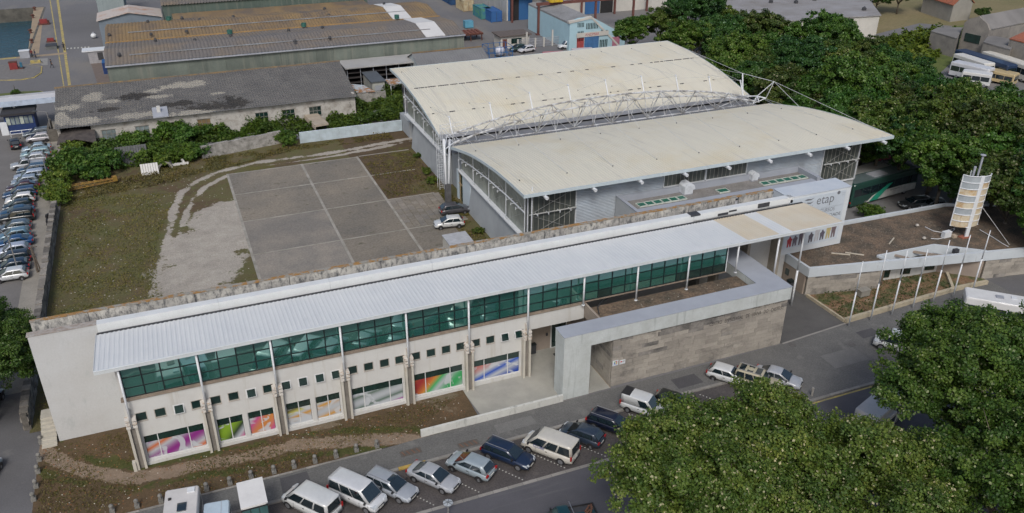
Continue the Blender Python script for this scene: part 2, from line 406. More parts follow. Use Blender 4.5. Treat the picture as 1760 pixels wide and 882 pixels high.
# canopy ---------------------------------------------------
cx0, cx1, ye, yb, ze, zb = -8.42, 58.75, 57.25, 62.95, 9.74, 9.38
def ribbed(m, x0, x1, y0, z0, y1, z1, pitch, h, prof=((0, 0), (.5, 0), (.62, 1), (.88, 1)), mi=0, segs=None):
    n = max(1, int(round((x1-x0)/pitch))); pitch = (x1-x0)/n
    xs = []
    for i in range(n):
        for (u, hh) in prof: xs.append((x0+(i+u)*pitch, hh*h))
    xs.append((x1, 0))
    L = segs or [(y0, z0), (y1, z1)]
    vs = [(x, y, z+hh) for (y, z) in L for (x, hh) in xs]; k = len(xs)
    fs = [(j*k+i, j*k+i+1, (j+1)*k+i+1, (j+1)*k+i) for j in range(len(L)-1) for i in range(k-1)]
    return m.add(vs, fs, mi)
def xcan(a, b, name, mt):
    ribbed(MB(), a, b, ye, ze, yb, zb, .335, .019).build(name, mt, B)
cA, cB, cC = 47.6, 51.2, 52.7
for a, b, mt in ((cx0, cA, roof_white), (cA, cB, roof_cream), (cB, cC, roof_white), (cC, cx1, roof_cream)): xcan(a, b, 'canopy_sheeting', mt)
m = MB().hexa([(cx0, ye, ze-.22), (cx1, ye, ze-.22), (cx1, yb, zb-.2), (cx0, yb, zb-.2)], [(cx0, ye, ze-.01), (cx1, ye, ze-.01), (cx1, yb, zb-.01), (cx0, yb, zb-.01)])
m.build('canopy_deck', white_metal, B)
m = MB().box(cx0-.04, ye-.12, ze-.30, cx1+.04, ye-.005, ze+.035).tube((cx0, ye-.1, ze-.02), (cx1, ye-.1, ze-.02), .05, 8)
m.hexa([(cx0-.04, ye, ze-.26), (cx0-.005, ye, ze-.26), (cx0-.005, yb, zb-.24), (cx0-.04, yb, zb-.24)], [(cx0-.04, ye, ze+.04), (cx0-.005, ye, ze+.04), (cx0-.005, yb, zb+.06), (cx0-.04, yb, zb+.06)])
m.hexa([(cx1+.005, ye, ze-.26), (cx1+.04, ye, ze-.26), (cx1+.04, yb, zb-.24), (cx1+.005, yb, zb-.24)], [(cx1+.005, ye, ze+.04), (cx1+.04, ye, ze+.04), (cx1+.04, yb, zb+.06), (cx1+.005, yb, zb+.06)])
m.build('canopy_fascia', mat('pale_fascia', (.56, .60, .62), .5, .05, 1), B)
MB().box(cx0+.05, yb+.01, zb-.16, cx1, 63.36, zb-.05).build('rear_gutter', dark_gap, B)
m = MB(); n = int((cx1-cx0)/.335)
for i in range(n):
    x = cx0+.335*i; m.box(x+.02, yb-.03, zb-.02, x+.17, yb+.14, zb+.05)
tag(m.build('sheet_end_tabs', dark_gap, B), kind='stuff')
# entrance recess at right end -----------------------------
grw = mat('grey_render', (.20, .195, .18), .9, .1, .7, c2=(.15, .145, .135), grain=.08)
m = MB().box(45.95, 62.2, 0, 46.3, 64.9, 9.3).box(46.3, 64.8, 0, 57.0, 65.0, 9.2)
m.build('recess_wall', grw, B)
gl = MB()
for x in (48.1, 51.6, 55.6): gl.hexa([(x, 62.0, 0), (x+.35, 62.0, 0), (x+.35+.2, 64.75, 0), (x+.2, 64.75, 0)], [(x, 62.0, 9.2), (x+.35, 62.0, 9.2), (x+.55, 64.75, 9.2), (x+.2, 64.75, 9.2)])
gl.build('concrete_blade', mat('blade_stone', (.33, .30, .25), .85), B)
for x in (48.6, 52.15):
    fo = MB().box(x, 63.6, 3.3, x+3.0, 63.7, 3.42).box(x, 63.6, 0, x+.08, 63.7, 9.1).box(x+1.5, 63.59, 0, x+1.58, 63.7, 3.3).box(x+2.92, 63.6, 0, x+3.0, 63.7, 9.1).build('entrance_glazing', white_metal, B)
    pc('pane', dkglass, fo, x+.09, 63.64, 3.43, x+2.91, 63.66, 9.05)
    pc('door', dkglass, fo, x+.09, 63.63, .05, x+1.49, 63.66, 3.29); pc('door', dkglass, fo, x+1.59, 63.63, .05, x+2.91, 63.66, 3.29)
# entrance court back wall with door
stone_m = mat('sandstone', (.35, .325, .285), .9, .1, .35, rnd=.16, c2=(.28, .26, .23), thr=(.4, .7), grain=.12, gsc=6, streak=(.10, .095, .09), ssc=(.55, .55, .75), sthr=(.54, .78))
stone_d = mat('sandstone_sooty', (.26, .245, .225), .9, .15, .8, rnd=.15, c2=(.10, .097, .092), thr=(.4, .68), grain=.15, gsc=6)
brown = mat('brown_render', (.30, .255, .215), .9, .08, .6, c2=(.25, .21, .18), grain=.06)
MB().box(fx1, 61.0, 0, 33, 61.3, 4.6).box(31.4, 58.5, 0, 31.6, 61.0, 5.6).build('court_wall', brown, B)
MB().box(fx1+.02, 58.45, 4.55, 31.3, 61.0, 4.69).build('court_ceiling', grw, B)
d = MB().box(29.2, 60.9, 0, 29.3, 60.99, 3.3).box(30.75, 60.9, 0, 30.85, 60.99, 3.3).box(29.3, 60.9, 3.2, 30.75, 60.99, 3.3).box(29.3, 60.9, 0, 30.75, 60.99, .12).build('court_door', wf, B)
pc('pane', dkglass, d, 29.3, 60.93, .12, 30.75, 60.96, 3.2)
MB().box(28.75, 60.95, 1.5, 28.95, 61.0-.002, 1.8).build('intercom', dark_gap, B)
# -- forecourt block: gravel terrace, stone wall, concrete portal
P = thing('entrance_block', 'stone-faced entrance block with grey concrete portal frame and gravel terrace on top', 'building', (27, 53, 0))
slabz = 6.38
m = MB().box(26.8, 53.2, slabz-1.32, 50.06, 54.95, slabz).box(47.35, 54.95, 5.3, 50.06, 62.3, slabz)
m.build('concrete_band', conc, P)
MB().box(26.77, 53.17, slabz+.002, 50.09, 54.98, slabz+.03).box(47.32, 54.98, slabz+.002, 50.09, 62.4, slabz+.03).build('slab_top', slab_grey, P)
MB().box(26.8, 53.2, 0, 29.35, 54.9, slabz-1.325).build('portal_pier', conc, P)
MB().box(31.1, 54.96, 5.3, 47.3, 57.86, 5.7).build('gravel_terrace', gravel_roof, P)
MB().box(31.0, 54.96, 4.9, 31.2, 57.86, 6.25).build('terrace_kerb', brown, P)
m = MB().path([G(1030, 540, 5.78), G(1027, 528, 5.78), G(1035, 518, 5.78), G(1050, 510, 5.78), G(1070, 507, 5.78)], .05, 6); m.build('black_hose', dark_gap, P)
# stone courses, one object per block
MB().box(31.72, 53.62, 0, 50.0, 57.8, 5.0).build('wall_core', grw, P)
rs = random.Random(11)
shared = {}
def stone_wall(par, x0, x1, z0, z1, y, th, ch=.42, bl=(1.1, 1.7), dark=None, side=None, ang=None):
    z = z0; row = 0
    while z < z1-.05:
        h = min(ch, z1-z); x = x0
        if z1-(z+h) < .15: h = z1-z
        while x < x1-.02:
            L = rs.uniform(*bl) if row % 2 == 0 or x > x0 else rs.uniform(bl[0]*.4, bl[1]*.6)
            if x1-(x+L) < .4: L = x1-x
            mt = dark(x, z) if dark else stone_m
            pr = rs.uniform(0, .03)
            if ang is None: pc('stone', mt, par, x+.013, y-pr, z+.013, x+L-.013, y+th, z+h-.013)
            else:
                a, o = ang; cx = (x+L/2); c = Vector(o) + Vector((math.cos(a), math.sin(a), 0))*cx
                q = pc('stone', mt, par, c.x-(L/2-.008), c.y-th/2-pr, z+.008, c.x+(L/2-.008), c.y+th/2, z+h-.008, rot=(0, 0, a))
            x += L
        z += h; row += 1
def dk(x, z):
    pz = max(0, (z-2.2)/2.6); px = 1-abs((x-39)/9.0) if x < 44 else .15
    return stone_d if rs.random() < pz*max(0, px)*.7 + (.10 if z > 4.2 else 0) else stone_m
stone_wall(P, 31.6, 50.0, 0.0, 5.04, 53.42, .2, dark=dk)
for z in np.arange(0, 4.9, .42):
    y = 53.62
    while y < 57.7:
        L = rs.uniform(1, 1.6); pc('stone', stone_d if rs.random() < .25 else stone_m, P, 31.58, y+.008, z+.008, 31.71, min(57.8, y+L)-.008, min(5.03, z+.412)); y += L
    y = 53.62
MB().box(50.01, 53.5, 0, 50.04, 57.8, 5.0).build('side_wall', brown, P)
MB().box(29.4, 53.25, .005, 31.55, 57, .03).build('sandy_floor', mat('sandy_floor', (.42, .32, .22), .9), P)
ink = mat('engraved_letters', (.035, .032, .03), .8)
# lettering on the stone wall
def fit_text(s, x0, x1, z, h, y, mt, par, shear=0):
    o = face_text(s, 1.0, 0, 0, 0, mt, par, depth=.0, shear=shear)
    me = o.data; xs_ = [v.co.x for v in me.vertices]; zs_ = [v.co.z for v in me.vertices]
    a, b, c, d_ = min(xs_), max(xs_), min(zs_), max(zs_); off = WL[par.name]
    for v in me.vertices:
        v.co.x = x0 + (v.co.x-a)/(b-a)*(x1-x0) - off.x; v.co.z = z + (v.co.z-c)/(d_-c)*h - off.z; v.co.y = y - off.y
    me.update(); return o
tx0, tx1 = AY(1220, 555, 53.4).x, AY(1346, 530, 53.4).x
z_t = AY(1221, 551, 53.4).z
o = fit_text('ASSOCIAÇÃO   INDUSTRIAL   DO   MINHO', tx0+.15, tx1+.1, z_t+.10, .42, 53.395, ink, P)
o = fit_text('CENTRO   EMPRESARIAL   DE   VIANA   DO   CASTELO', tx0, tx1, z_t-.62, .40, 53.395, ink, P)
# two small plates by the portal
for (a, b, cols) in (((1053, 631), (1063, 617), 0), ((1065, 628), (1075, 616), 1)):
    q0 = AY(a[0], a[1]-1, 53.35); q1 = AY(b[0], b[1]+2, 53.35)
    pl = thing('wall_plate', 'small white sign plate with a coloured round emblem, left one on the stone wall' if cols == 0 else 'small white sign plate with a red square, right one on the stone wall', 'sign', (q0.x, 53.40, q0.z))
    MB().box(q0.x, 53.36, q0.z, q1.x, 53.40, q1.z).build('plate', mat('white_plate', (.68, .72, .76), .4), pl)
    cx, cz = (q0.x+q1.x)/2, (q0.z+q1.z)/2+.05
    cl = [mat('print_red', (.5, .03, .04), .5), mat('print_green', (.05, .32, .08), .5), mat('print_blue', (.03, .12, .45), .5), mat('print_yellow', (.6, .4, .03), .5)]
    if cols == 0:
        for i in range(4):
            a0 = i*math.pi/2+.1; pts = [(cx+.05*math.cos(a0), cz+.05*math.sin(a0))] + [(cx+.17*math.cos(a0+u*.45), cz+.17*math.sin(a0+u*.45)) for u in range(4)]
            MB().extr([(x_, z_) for x_, z_ in pts], 'y', 53.35, 53.356).build('emblem_segment', cl[i], pl)
        fit_text('AIMinho', cx-.2, cx+.2, q0.z+.06, .07, 53.355, cl[2], pl)
    else:
        MB().box(cx-.2, 53.35, cz-.05, cx-.06, 53.356, cz+.09).build('emblem_segment', cl[0], pl)
        fit_text('IEP', cx-.02, cx+.22, cz-.04, .11, 53.355, ink, pl)
# low white wall + court floor
lw = MB().box(14.05, 52.95, 0, 26.79, 53.2, .72)
tag(lw.build('low_wall', mat('stained_white_wall', (.56, .57, .54), .85, .1, .8, streak=(.20, .21, .20), ssc=(2, 2, .6), sthr=(.55, .75)), None), 'low stained white wall running from the grass strip to the concrete portal pier', 'wall')
tag(MB().prism([(19.25, 57.85), (19.6, 53.22), (31.5, 53.22), (31.5, 61.0), (25.0, 61.0), (25.0, 57.85)], .008, .05).build('entrance_court_floor', conc_floor, None), kind='structure')
tag(MB().prism([tuple(G(950, 609)[:2]), tuple(G(966, 604)[:2]), tuple(G(968, 620)[:2]), tuple(G(966, 626)[:2])], .052, .065).build('door_mat', mat('dark_mat', (.03, .032, .035), .95), None), 'dark grey mat on the court floor in front of the glass door', 'mat')
bn = thing('litter_bin', 'black bin standing against the brown wall of the entrance court', 'bin', (27.3, 60.6, .05))
MB().box(27.05, 60.5, .15, 27.55, 60.85, 1.05).build('body', dark_gap, bn); MB().box(27.02, 60.47, 1.06, 27.58, 60.88, 1.16).build('lid', dark_frame, bn)
for s in (27.1, 27.5): MB().tube((s, 60.67, .05), (s, 60.67, .15), .03).build('leg', grey_metal, bn)
# sign box 'etap'
T = thing('banner_box', 'white box volume at the right end of the roof carrying the etap advertising banner', 'building', (57, 63.5, 3.4))
MB().box(57.1, 63.42, 3.3, 65.2, 65.9, 10.0).build('box', mat('box_white', (.56, .60, .63), .7, .05, .5), T)
MB().box(57.05, 63.38, 10.0, 65.25, 65.95, 10.06).build('top', mat('box_top', (.42, .47, .53), .7, .06, .5, c2=(.50, .54, .58)), T)
MB().box(57.3, 63.37, 4.0, 64.55, 63.41, 9.75).build('banner', mat('banner_vinyl', (.50, .56, .62), .55, .05, .4), T)
yb_ = 63.362
g = mat('banner_grey', (.16, .17, .19), .6)
p0, p1 = AY(1403, 352, yb_), AY(1432, 345, yb_)
fit_text('etap', p0.x, AY(1433, 345, yb_).x, AY(1403, 353.5, yb_).z-.25, 1.15, yb_, g, T)
for k in range(3):
    a = AY(1383, 345+6*k, yb_); b_ = AY(1400, 342+6*k, yb_); L = b_.x-a.x-.1*k
    MB().extr([(a.x, a.z), (a.x+L*.3, a.z-.09), (a.x+L*.7, a.z-.09), (a.x+L, a.z+.14), (a.x+L*.7, a.z+.05), (a.x+L*.3, a.z+.12)], 'y', yb_, yb_+.004).build('logo_bar', g, T)
a = AY(1411, 357, yb_); fit_text('escola profissional', a.x, AY(1446, 349, yb_).x, a.z-.2, .2, yb_, mat('banner_pale', (.33, .38, .43), .6), T)
a = AY(1409, 364, yb_); fit_text('CURSOS', a.x, AY(1435, 356, yb_).x, a.z-.15, .42, yb_, g, T)
a = AY(1419, 371, yb_); fit_text('QUALIDADE', a.x-1.2, AY(1445, 364, yb_).x, a.z-.25, .42, yb_, mat('banner_black', (.04, .045, .05), .6), T)
a = AY(1442, 331, yb_); MB().lathe([(.2, 0), (.2, .01)], (0, 0, 0), 14).build('round_mark', g, T, world=False)
o = [c for c in COL.objects if c.name.startswith('round_mark')][0]; o.rotation_euler.x = R(90); o.location = a - WL[T.name] + Vector((0, 0, 0))
a = AY(1447, 334, yb_); fit_text('QUALIDADE', a.x+.02, a.x+.5, a.z+.1, .1, yb_, mat('banner_pale', (.3, .3, .3)), T); fit_text('CERTIFICADA', a.x+.02, a.x+.5, a.z-.1, .1, yb_, MATS['banner_pale'], T)
# row of printed student figures and chairs along the bottom of the banner (flat print)
fr = random.Random(5)
for k, (x, c, kind) in enumerate([(58.1, (.42, .05, .06), 0), (58.8, (.16, .13, .16), 0), (59.6, (.12, .10, .12), 1), (60.9, (.10, .09, .11), 2), (61.7, (.40, .40, .42), 1), (62.4, (.10, .09, .12), 2), (63.2, (.45, .38, .18), 1), (63.9, (.16, .12, .13), 1)]):
    mt_ = mat('print_%s' % ('scarlet', 'plum', 'charcoal', 'slate', 'silver', 'ink', 'ochre', 'umber')[k], c, .6)
    z0 = 4.15+.02*k; h = (1.25, 1.75, 1.2)[kind]
    prof = [(x-.28, z0), (x-.10, z0), (x-.05, z0+h*.4), (x+.08, z0), (x+.25, z0+.05), (x+.25, z0+h*.5), (x+.35, z0+h*.75), (x+.12, z0+h*.85), (x+.08, z0+h), (x-.1, z0+h), (x-.12, z0+h*.85), (x-.33, z0+h*.7), (x-.28, z0+h*.4)]
    MB().extr(prof, 'y', yb_, yb_+.005).build('printed_figure', mt_, T)
# ================================================================== CURVED-ROOF HALL
poly = mat('polycarbonate_strip', (.27, .29, .25), .4, .12, .5, rnd=.12, c2=(.19, .21, .185), grain=.04, spec=.7, streak=(.06, .07, .06), ssc=(.5, .5, .2), sthr=(.5, .75))
poly_d = mat('polycarbonate_dark', (.085, .095, .088), .3, .15, .5, rnd=.15, c2=(.05, .058, .055), grain=.05, spec=.7, streak=(.12, .13, .12), ssc=(1.2, 1.2, .3), sthr=(.58, .8))
hall_wall = mat('hall_grey_render', (.34, .365, .38), .9, .06, .35, c2=(.29, .31, .325), grain=.04)
pale_blue = mat('pale_blue_panel', (.50, .58, .63), .7, .04, .6, grain=.03)
brace_m = mat('dull_grey_brace', (.36, .37, .36), .6, .12, 2)
siding = mat('horizontal_siding', (.36, .41, .46), .5, .08, .5, c2=(.30, .33, .36), grain=.05, streak=(.30, .22, .16), ssc=(.3, 1, 5), sthr=(.62, .8))
hall_roof = mat('hall_cream_roof', (.57, .55, .465), .65, .05, .10, strip=(1.3, .04, 0), c2=(.55, .49, .345), thr=(.5, .78), grain=.05, streak=(.38, .37, .345), ssc=(2.0, .06, .5), sthr=(.56, .80))
truss_m = mat('weathered_white_steel', (.50, .52, .54), .6, .12, 1.2, c2=(.22, .215, .205), thr=(.42, .60), grain=.1, streak=(.30, .20, .13), ssc=(1, 1, 1), sthr=(.64, .74))
H = thing('sports_hall', 'large hall with two curved cream metal roofs below a white arched truss', 'building', (33, 75, 0))
PR = [(2.35, 7.25), (4.2, 7.75), (6.5, 8.25), (10, 9.0), (14, 9.55), (18, 9.95), (22, 10.12), (26.1, 10.15)]
def zr(d):
    d = abs(d)
    for (a, za), (b, zb_) in zip(PR, PR[1:]):
        if d <= b: return za+(zb_-za)*(d-a)/(b-a)
    return PR[-1][1]
YC = 99.95
RX0, RX1 = 31.9, 81.0
for sgn in (-1, 1):
    ds = [2.35+i*(26.1-2.35)/22 for i in range(23)]
    # smooth the profile a little
    seg = [(YC+sgn*d, (zr(d-.8 if d > 3.2 else d)+zr(d)+zr(min(26.1, d+.8)))/3) for d in ds]
    ribbed(MB(), RX0, RX1, 0, 0, 0, 0, .36, .035, segs=seg if sgn > 0 else seg).build('curved_roof', hall_roof, H)
    m = MB()
    for (y0, z0), (y1, z1) in zip(seg, seg[1:]):
        m.hexa([(RX0, y0, z0-.22), (RX1, y0, z0-.22), (RX1, y1, z1-.22), (RX0, y1, z1-.22)], [(RX0, y0, z0-.012), (RX1, y0, z0-.012), (RX1, y1, z1-.012), (RX0, y1, z1-.012)])
    m.build('roof_deck', white_metal, H)
    m = MB()
    for xx in (RX0-.05, RX1+.004):
        for (y0, z0), (y1, z1) in zip(seg, seg[1:]):
            m.hexa([(xx, y0, z0-.30), (xx+.045, y0, z0-.30), (xx+.045, y1, z1-.30), (xx, y1, z1-.30)], [(xx, y0, z0+.06), (xx+.045, y0, z0+.06), (xx+.045, y1, z1+.06), (xx, y1, z1+.06)])
    ye_, ze_ = seg[-1]; yi, zi = seg[0]
    m.box(RX0-.05, ye_+sgn*.002, ze_-.32, RX1+.05, ye_+sgn*.09, ze_+.045)
    m.build('edge_flashing', mat('pale_blue_flashing', (.48, .56, .60), .45, .05, 2), H)
    if sgn > 0: MB().box(RX0, yi-.1, zi-.5, RX1, yi-.003, zi+.02).build('valley_fascia', grey_metal, H)
for Ys in (115.9, 107.6):
    m = MB(); x = RX0+.8; d = abs(Ys-YC); rr = random.Random(int(Ys)); z = zr(d)
    while x < RX1-1:
        L = rr.uniform(.15, 1.6) if Ys > 110 and (x < 45 or x > 72) else rr.uniform(.08, .8)
        m.box(x, Ys-.09, z-.02, x+L, Ys+.09, z+.075); x += L + (rr.uniform(.05, .4) if (Ys > 110 and (x < 45 or x > 70)) else rr.uniform(.2, 3.2)**1.2)
    tag(m.build('open_seam', dark_gap, H), kind='stuff')
    ribbed(MB(), RX0, RX1, Ys+.1, z+.06, Ys-.0, z+.045, .36, .01).build('lap_strip', hall_roof, H)
MB().box(RX0+.3, YC-2.9, 6.4, RX1-.3, YC+2.4, 6.55).build('valley_gutter', mat('gutter_grey', (.20, .21, .225), .8, .1, .5), H)
# gable side that faces the yard --------------------------------------------------
XG = 33.0; zb0 = 4.3
def roof_under(y): return zr(y-YC)-.3
for (y0, y1) in ((75.6, 97.0), (102.9, 121.6)):
    n = int(round((y1-y0)/.9)); st = (y1-y0)/n
    for i in range(n):
        a, b = y0+st*i, y0+st*(i+1)
        MB().hexa([(XG+.1, a+.02, zb0), (XG+.14, a+.02, zb0), (XG+.14, b-.02, zb0), (XG+.1, b-.02, zb0)], [(XG+.1, a+.02, roof_under(a)), (XG+.14, a+.02, roof_under(a)), (XG+.14, b-.02, roof_under(b)), (XG+.1, b-.02, roof_under(b))]).build('translucent_panel', poly, H)
    MB().box(XG-.45, y0-.1, zb0-.16, XG+.2, y1+.1, zb0-.002).build('bottom_rail', white_metal, H)
    np_ = 4; L = (y1-y0)/np_
    zmid = lambda y: (zb0+roof_under(y))/2+.25
    for i in range(np_+1):
        y = y0+L*i
        MB().tube((XG-.25, y, zb0-.1), (XG-.25, y, roof_under(y)+.05), .055, 6).build('gable_post', white_metal, H)
        if i < np_:
            yb2 = y+L
            MB().tube((XG-.27, y, zmid(y)), (XG-.27, yb2, zmid(yb2)), .085, 6).build('mid_rail', white_metal, H)
            MB().tube((XG-.25, y, zmid(y)), (XG-.25, yb2, zb0), .018, 5).tube((XG-.25, y, zmid(y)), (XG-.25, yb2, roof_under(yb2)), .018, 5).build('brace', brace_m, H)
            for t_ in (.25, .5, .75):
                yy = y+L*t_; MB().tube((XG-.75, yy, zmid(yy)+.02), (XG+.05, yy, zmid(yy)+.02), .03, 5).tube((XG-.75, yy, zmid(yy)-.12), (XG-.75, yy, zmid(yy)+.16), .05, 6).build('outrigger', white_metal, H)
for (y0, y1) in ((75.6, G(816, 364).y), (102.5, 118.2)):
    MB().hexa([(32.45, y0, 0), (33.6, y0, 0), (33.6, y1, 0), (32.45, y1, 0)], [(33.0, y0, zb0-.17), (33.6, y0, zb0-.17), (33.6, y1, zb0-.17), (33.0, y1, zb0-.17)]).build('battered_wall', hall_wall, H)
ys = [G(816, 364).y+.02, G(804.6, 349).y, G(794.4, 338).y, 97.4]
MB().box(32.75, ys[0], 0, 33.0, ys[1], 4.1).box(32.75, ys[2], 0, 33.0, ys[3], 4.1).build('pale_panel', pale_blue, H)
m = MB().box(32.8, ys[1]+.02, 0, 32.95, ys[1]+.12, 4.1).box(32.8, ys[2]-.12, 0, 32.95, ys[2]-.02, 4.1).box(32.8, (ys[1]+ys[2])/2-.05, 0, 32.95, (ys[1]+ys[2])/2+.05, 4.1).box(32.8, ys[1]+.12, 2.3, 32.95, ys[2]-.12, 2.42)
d = m.build('hall_door', mat('tan_frame', (.36, .27, .15), .7), H)
pc('pane', dkglass, d, 32.86, ys[1]+.13, .1, 32.88, (ys[1]+ys[2])/2-.06, 2.28); pc('pane', dkglass, d, 32.86, (ys[1]+ys[2])/2+.06, .1, 32.88, ys[2]-.13, 2.28)
pc('pane', dkglass, d, 32.86, ys[1]+.13, 2.43, 32.88, ys[2]-.13, 4.05)
MB().box(33.7, 76.2, 0, 77.0, 121.4, 6.2).build('hall_core', mat('hall_dark_inside', (.05, .05, .05), .9), H)
MB().box(33.62, 97.4, 0, 33.69, 102.5, 6.3).box(33.62, 121.42, 0, 77.5, 121.9, 9.5).box(77.3, 76, 0, 77.6, 121.4, 4.4).build('rear_wall', hall_wall, H)
# front face ---------------------------------------------------------------------
YF = 75.57
MB().box(33.0, YF+.05, 0, 77.8, YF+.4, 4.4).build('front_base_wall', hall_wall, H)
def glz(x0, x1, z0, z1, n, brace):
    st = (x1-x0)/n
    for i in range(n): pc('translucent_panel', poly_d, H, x0+st*i+.025, YF, z0, x0+st*(i+1)-.025, YF+.04, z1)
    MB().box(x0-.02, YF-.16, z0-.14, x1+.02, YF+.1, z0-.002).box(x0-.09, YF-.14, z0, x0+.0-.004, YF+.1, z1).box(x1+.004, YF-.14, z0, x1+.09, YF+.1, z1).build('glazing_rail', white_metal, H)
    tag_m = MB()
    for i in range(1, n): tag_m.box(x0+st*i-.02, YF-.03, z0, x0+st*i+.02, YF+.03, z1)
    tag(tag_m.build('glazing_bar', mat('tarnished_bar', (.36, .36, .32), .6), H), kind='stuff')
    if brace:
        zm = (z0+z1)/2+.1
        MB().tube((x0, YF-.35, zm), (x1, YF-.35, zm+.03), .075, 8).build('mid_rail', brace_m, H)
        for (a, b, c, d_) in ((x0, zm, x1, z0), (x0, z0, x1, zm), (x0, z1, x1, zm), (x0, zm, x1, z1)):
            MB().tube((a, YF-.33, b), (c, YF-.33, d_), .018, 5).build('brace', brace_m, H)
        for t_ in (.15, .38, .62, .85): xx = x0+(x1-x0)*t_; MB().tube((xx, YF-.7, zm), (xx, YF, zm), .035, 5).tube((xx, YF-.7, zm-.1), (xx, YF-.7, zm+.14), .05, 6).build('outrigger', white_metal, H)
glz(33.1, 38.7, 4.55, 9.45, 9, True)
glz(49.75, 55.15, 7.65, 9.6, 10, False); glz(55.35, 60.85, 7.65, 9.6, 10, False)
glz(72.2, 77.7, 4.5, 9.6, 9, True)
for (a, b) in ((38.82, 49.62), (60.98, 72.08)):
    z = 4.42; k = 0
    while z < 9.7:      # every corrugation a real fold; sheets overlap
        MB().extr([(YF-.02, z), (YF-.09, z+.09), (YF-.02, z+.175), (YF+.05, z+.175), (YF+.05, z)], 'x', a, b).build('siding_course', siding, H); z += .18
MB().box(33.0, YF+.06, 4.42, 77.8, YF+.3, 9.65).build('front_core', mat('hall_dark_inside'[:], (.05, .05, .05)), H)
for k in range(9):
    x = 34.3+5.65*k; 
    if x > 80.6: x = 80.3
    MB().tube((x, 76.5, 9.62), (x, 73.35, 9.62), .19, 12).lathe([(.001, 0), (.1, .0)], (x, 73.4, 9.62), 8).build('roof_beam_end', white_metal, H, smooth=False)
# truss --------------------------------------------------------------------------
K = thing('roof_truss', 'white rusting triangular arched steel truss with masts and stay cables standing over the hall roofs', 'truss', (33, 98.6, 7))
nodes = [33.0+5.64*k for k in range(9)]
YB, ZBt = 98.6, 7.25
def zt(x): t_ = (x-55.6)/23.4; return 7.9+2.75*max(0, 1-abs(t_)**2.2)
def top(x, s): return Vector((x, 98.65+s*1.35, zt(x)))
m = MB().tube((32.2, YB, ZBt), (79.0, YB, ZBt), .10, 8); m.build('bottom_chord', truss_m, K)
for s in (-1, 1):
    xs_ = [32.2+i*(79.0-32.2)/28 for i in range(29)]
    MB().path([top(x, s) for x in xs_], .12, 8).build('arch_chord', truss_m, K)
hn = [33.0+2.82*k for k in range(17)]
for k, x in enumerate(hn):
    for s in (-1, 1):
        MB().tube((x, YB, ZBt), top(x, s), .05, 6).build('web_strut', truss_m, K)
        if k % 2 == 0:
            for dx in (-2.82, 2.82):
                if 32 < x+dx < 79: MB().tube((x, YB, ZBt), top(x+dx, s), .055, 6).build('web_diagonal', truss_m, K)
    MB().tube(top(x, -1), top(x, 1), .045, 6).build('cross_tie', truss_m, K)
    if k < 16: MB().tube(top(x, -1 if k % 2 else 1), top(hn[k+1], 1 if k % 2 else -1), .045, 6).build('plan_diagonal', truss_m, K)
cable = mat('steel_cable', (.55, .57, .58), .5, grain=0)
for k, x in enumerate(nodes):
    b = top(x, 1); tp = b + Vector((-.1, .9, 1.95)) if k < 8 else b + Vector((-.1, .9, 2.0))
    MB().tube(b, tp, .085, 8).tube(tp-Vector((0, .12, 0)), tp+Vector((0, .12, .05)), .12, 6).build('rear_mast', white_metal, K)
    MB().tube(tp, (x, 109.2, zr(9.2)+.08), .02, 4).tube(tp, (x, 123.5, 10.25), .02, 4).build('stay_cable', cable, K)
    for (ya_, za_) in ((123.5, 10.17), (109.2, zr(9.2)+.03), (77.7, 10.14), (91.3, zr(8.65)+.05)): MB().lathe([(.09, 0), (.04, .10)], (x, ya_, za_), 6).build('cable_anchor', dark_gap, K)
    # front mast leans towards the street
    tf = Vector((x+.1, 96.1, zt(x)+.9)); 
    MB().tube((x, YB, ZBt), tf, .065, 7).tube(tf-Vector((0, .1, .02)), tf+Vector((0, .1, .06)), .10, 6).build('front_mast', truss_m, K)
    MB().tube(tf, (x, 91.3, zr(8.65)+.08), .02, 4).tube(tf, (x, 77.7, 10.2), .02, 4).tube(tf, top(x, -1), .03, 4).build('stay_cable', cable, K)
# right hand end frame
e = Vector((79.6, 98.65, 8.3)); a_ = Vector((78.3, 101.0, 11.2)); b_ = Vector((80.6, 96.6, 10.9))
for (p_, q_, r_) in ((e, top(79.0, -1), .09), (e, top(79.0, 1), .09), (e, Vector((79, YB, ZBt)), .09), (top(78.1, 1), a_, .1), (e, b_, .07), (a_, b_, .03), (top(78.1, 1), e, .06), (e+Vector((1.0, -.8, -.2)), b_, .05), (e, e+Vector((1.0, -.8, -.2)), .09), (e+Vector((1.0, -.8, -.2)), Vector((79, YB, ZBt)), .06)):
    MB().tube(p_, q_, r_, 7).build('end_frame_bar', white_metal, K)
MB().tube(a_, (80.7, 123.0, 10.3), .03, 4).tube(a_, (80.7, 110, 9.3), .03, 4).tube(b_, (80.8, 76.5, 10.2), .03, 4).tube(b_, (80.6, 90.5, 8.9), .03, 4).build('stay_cable', cable, K)
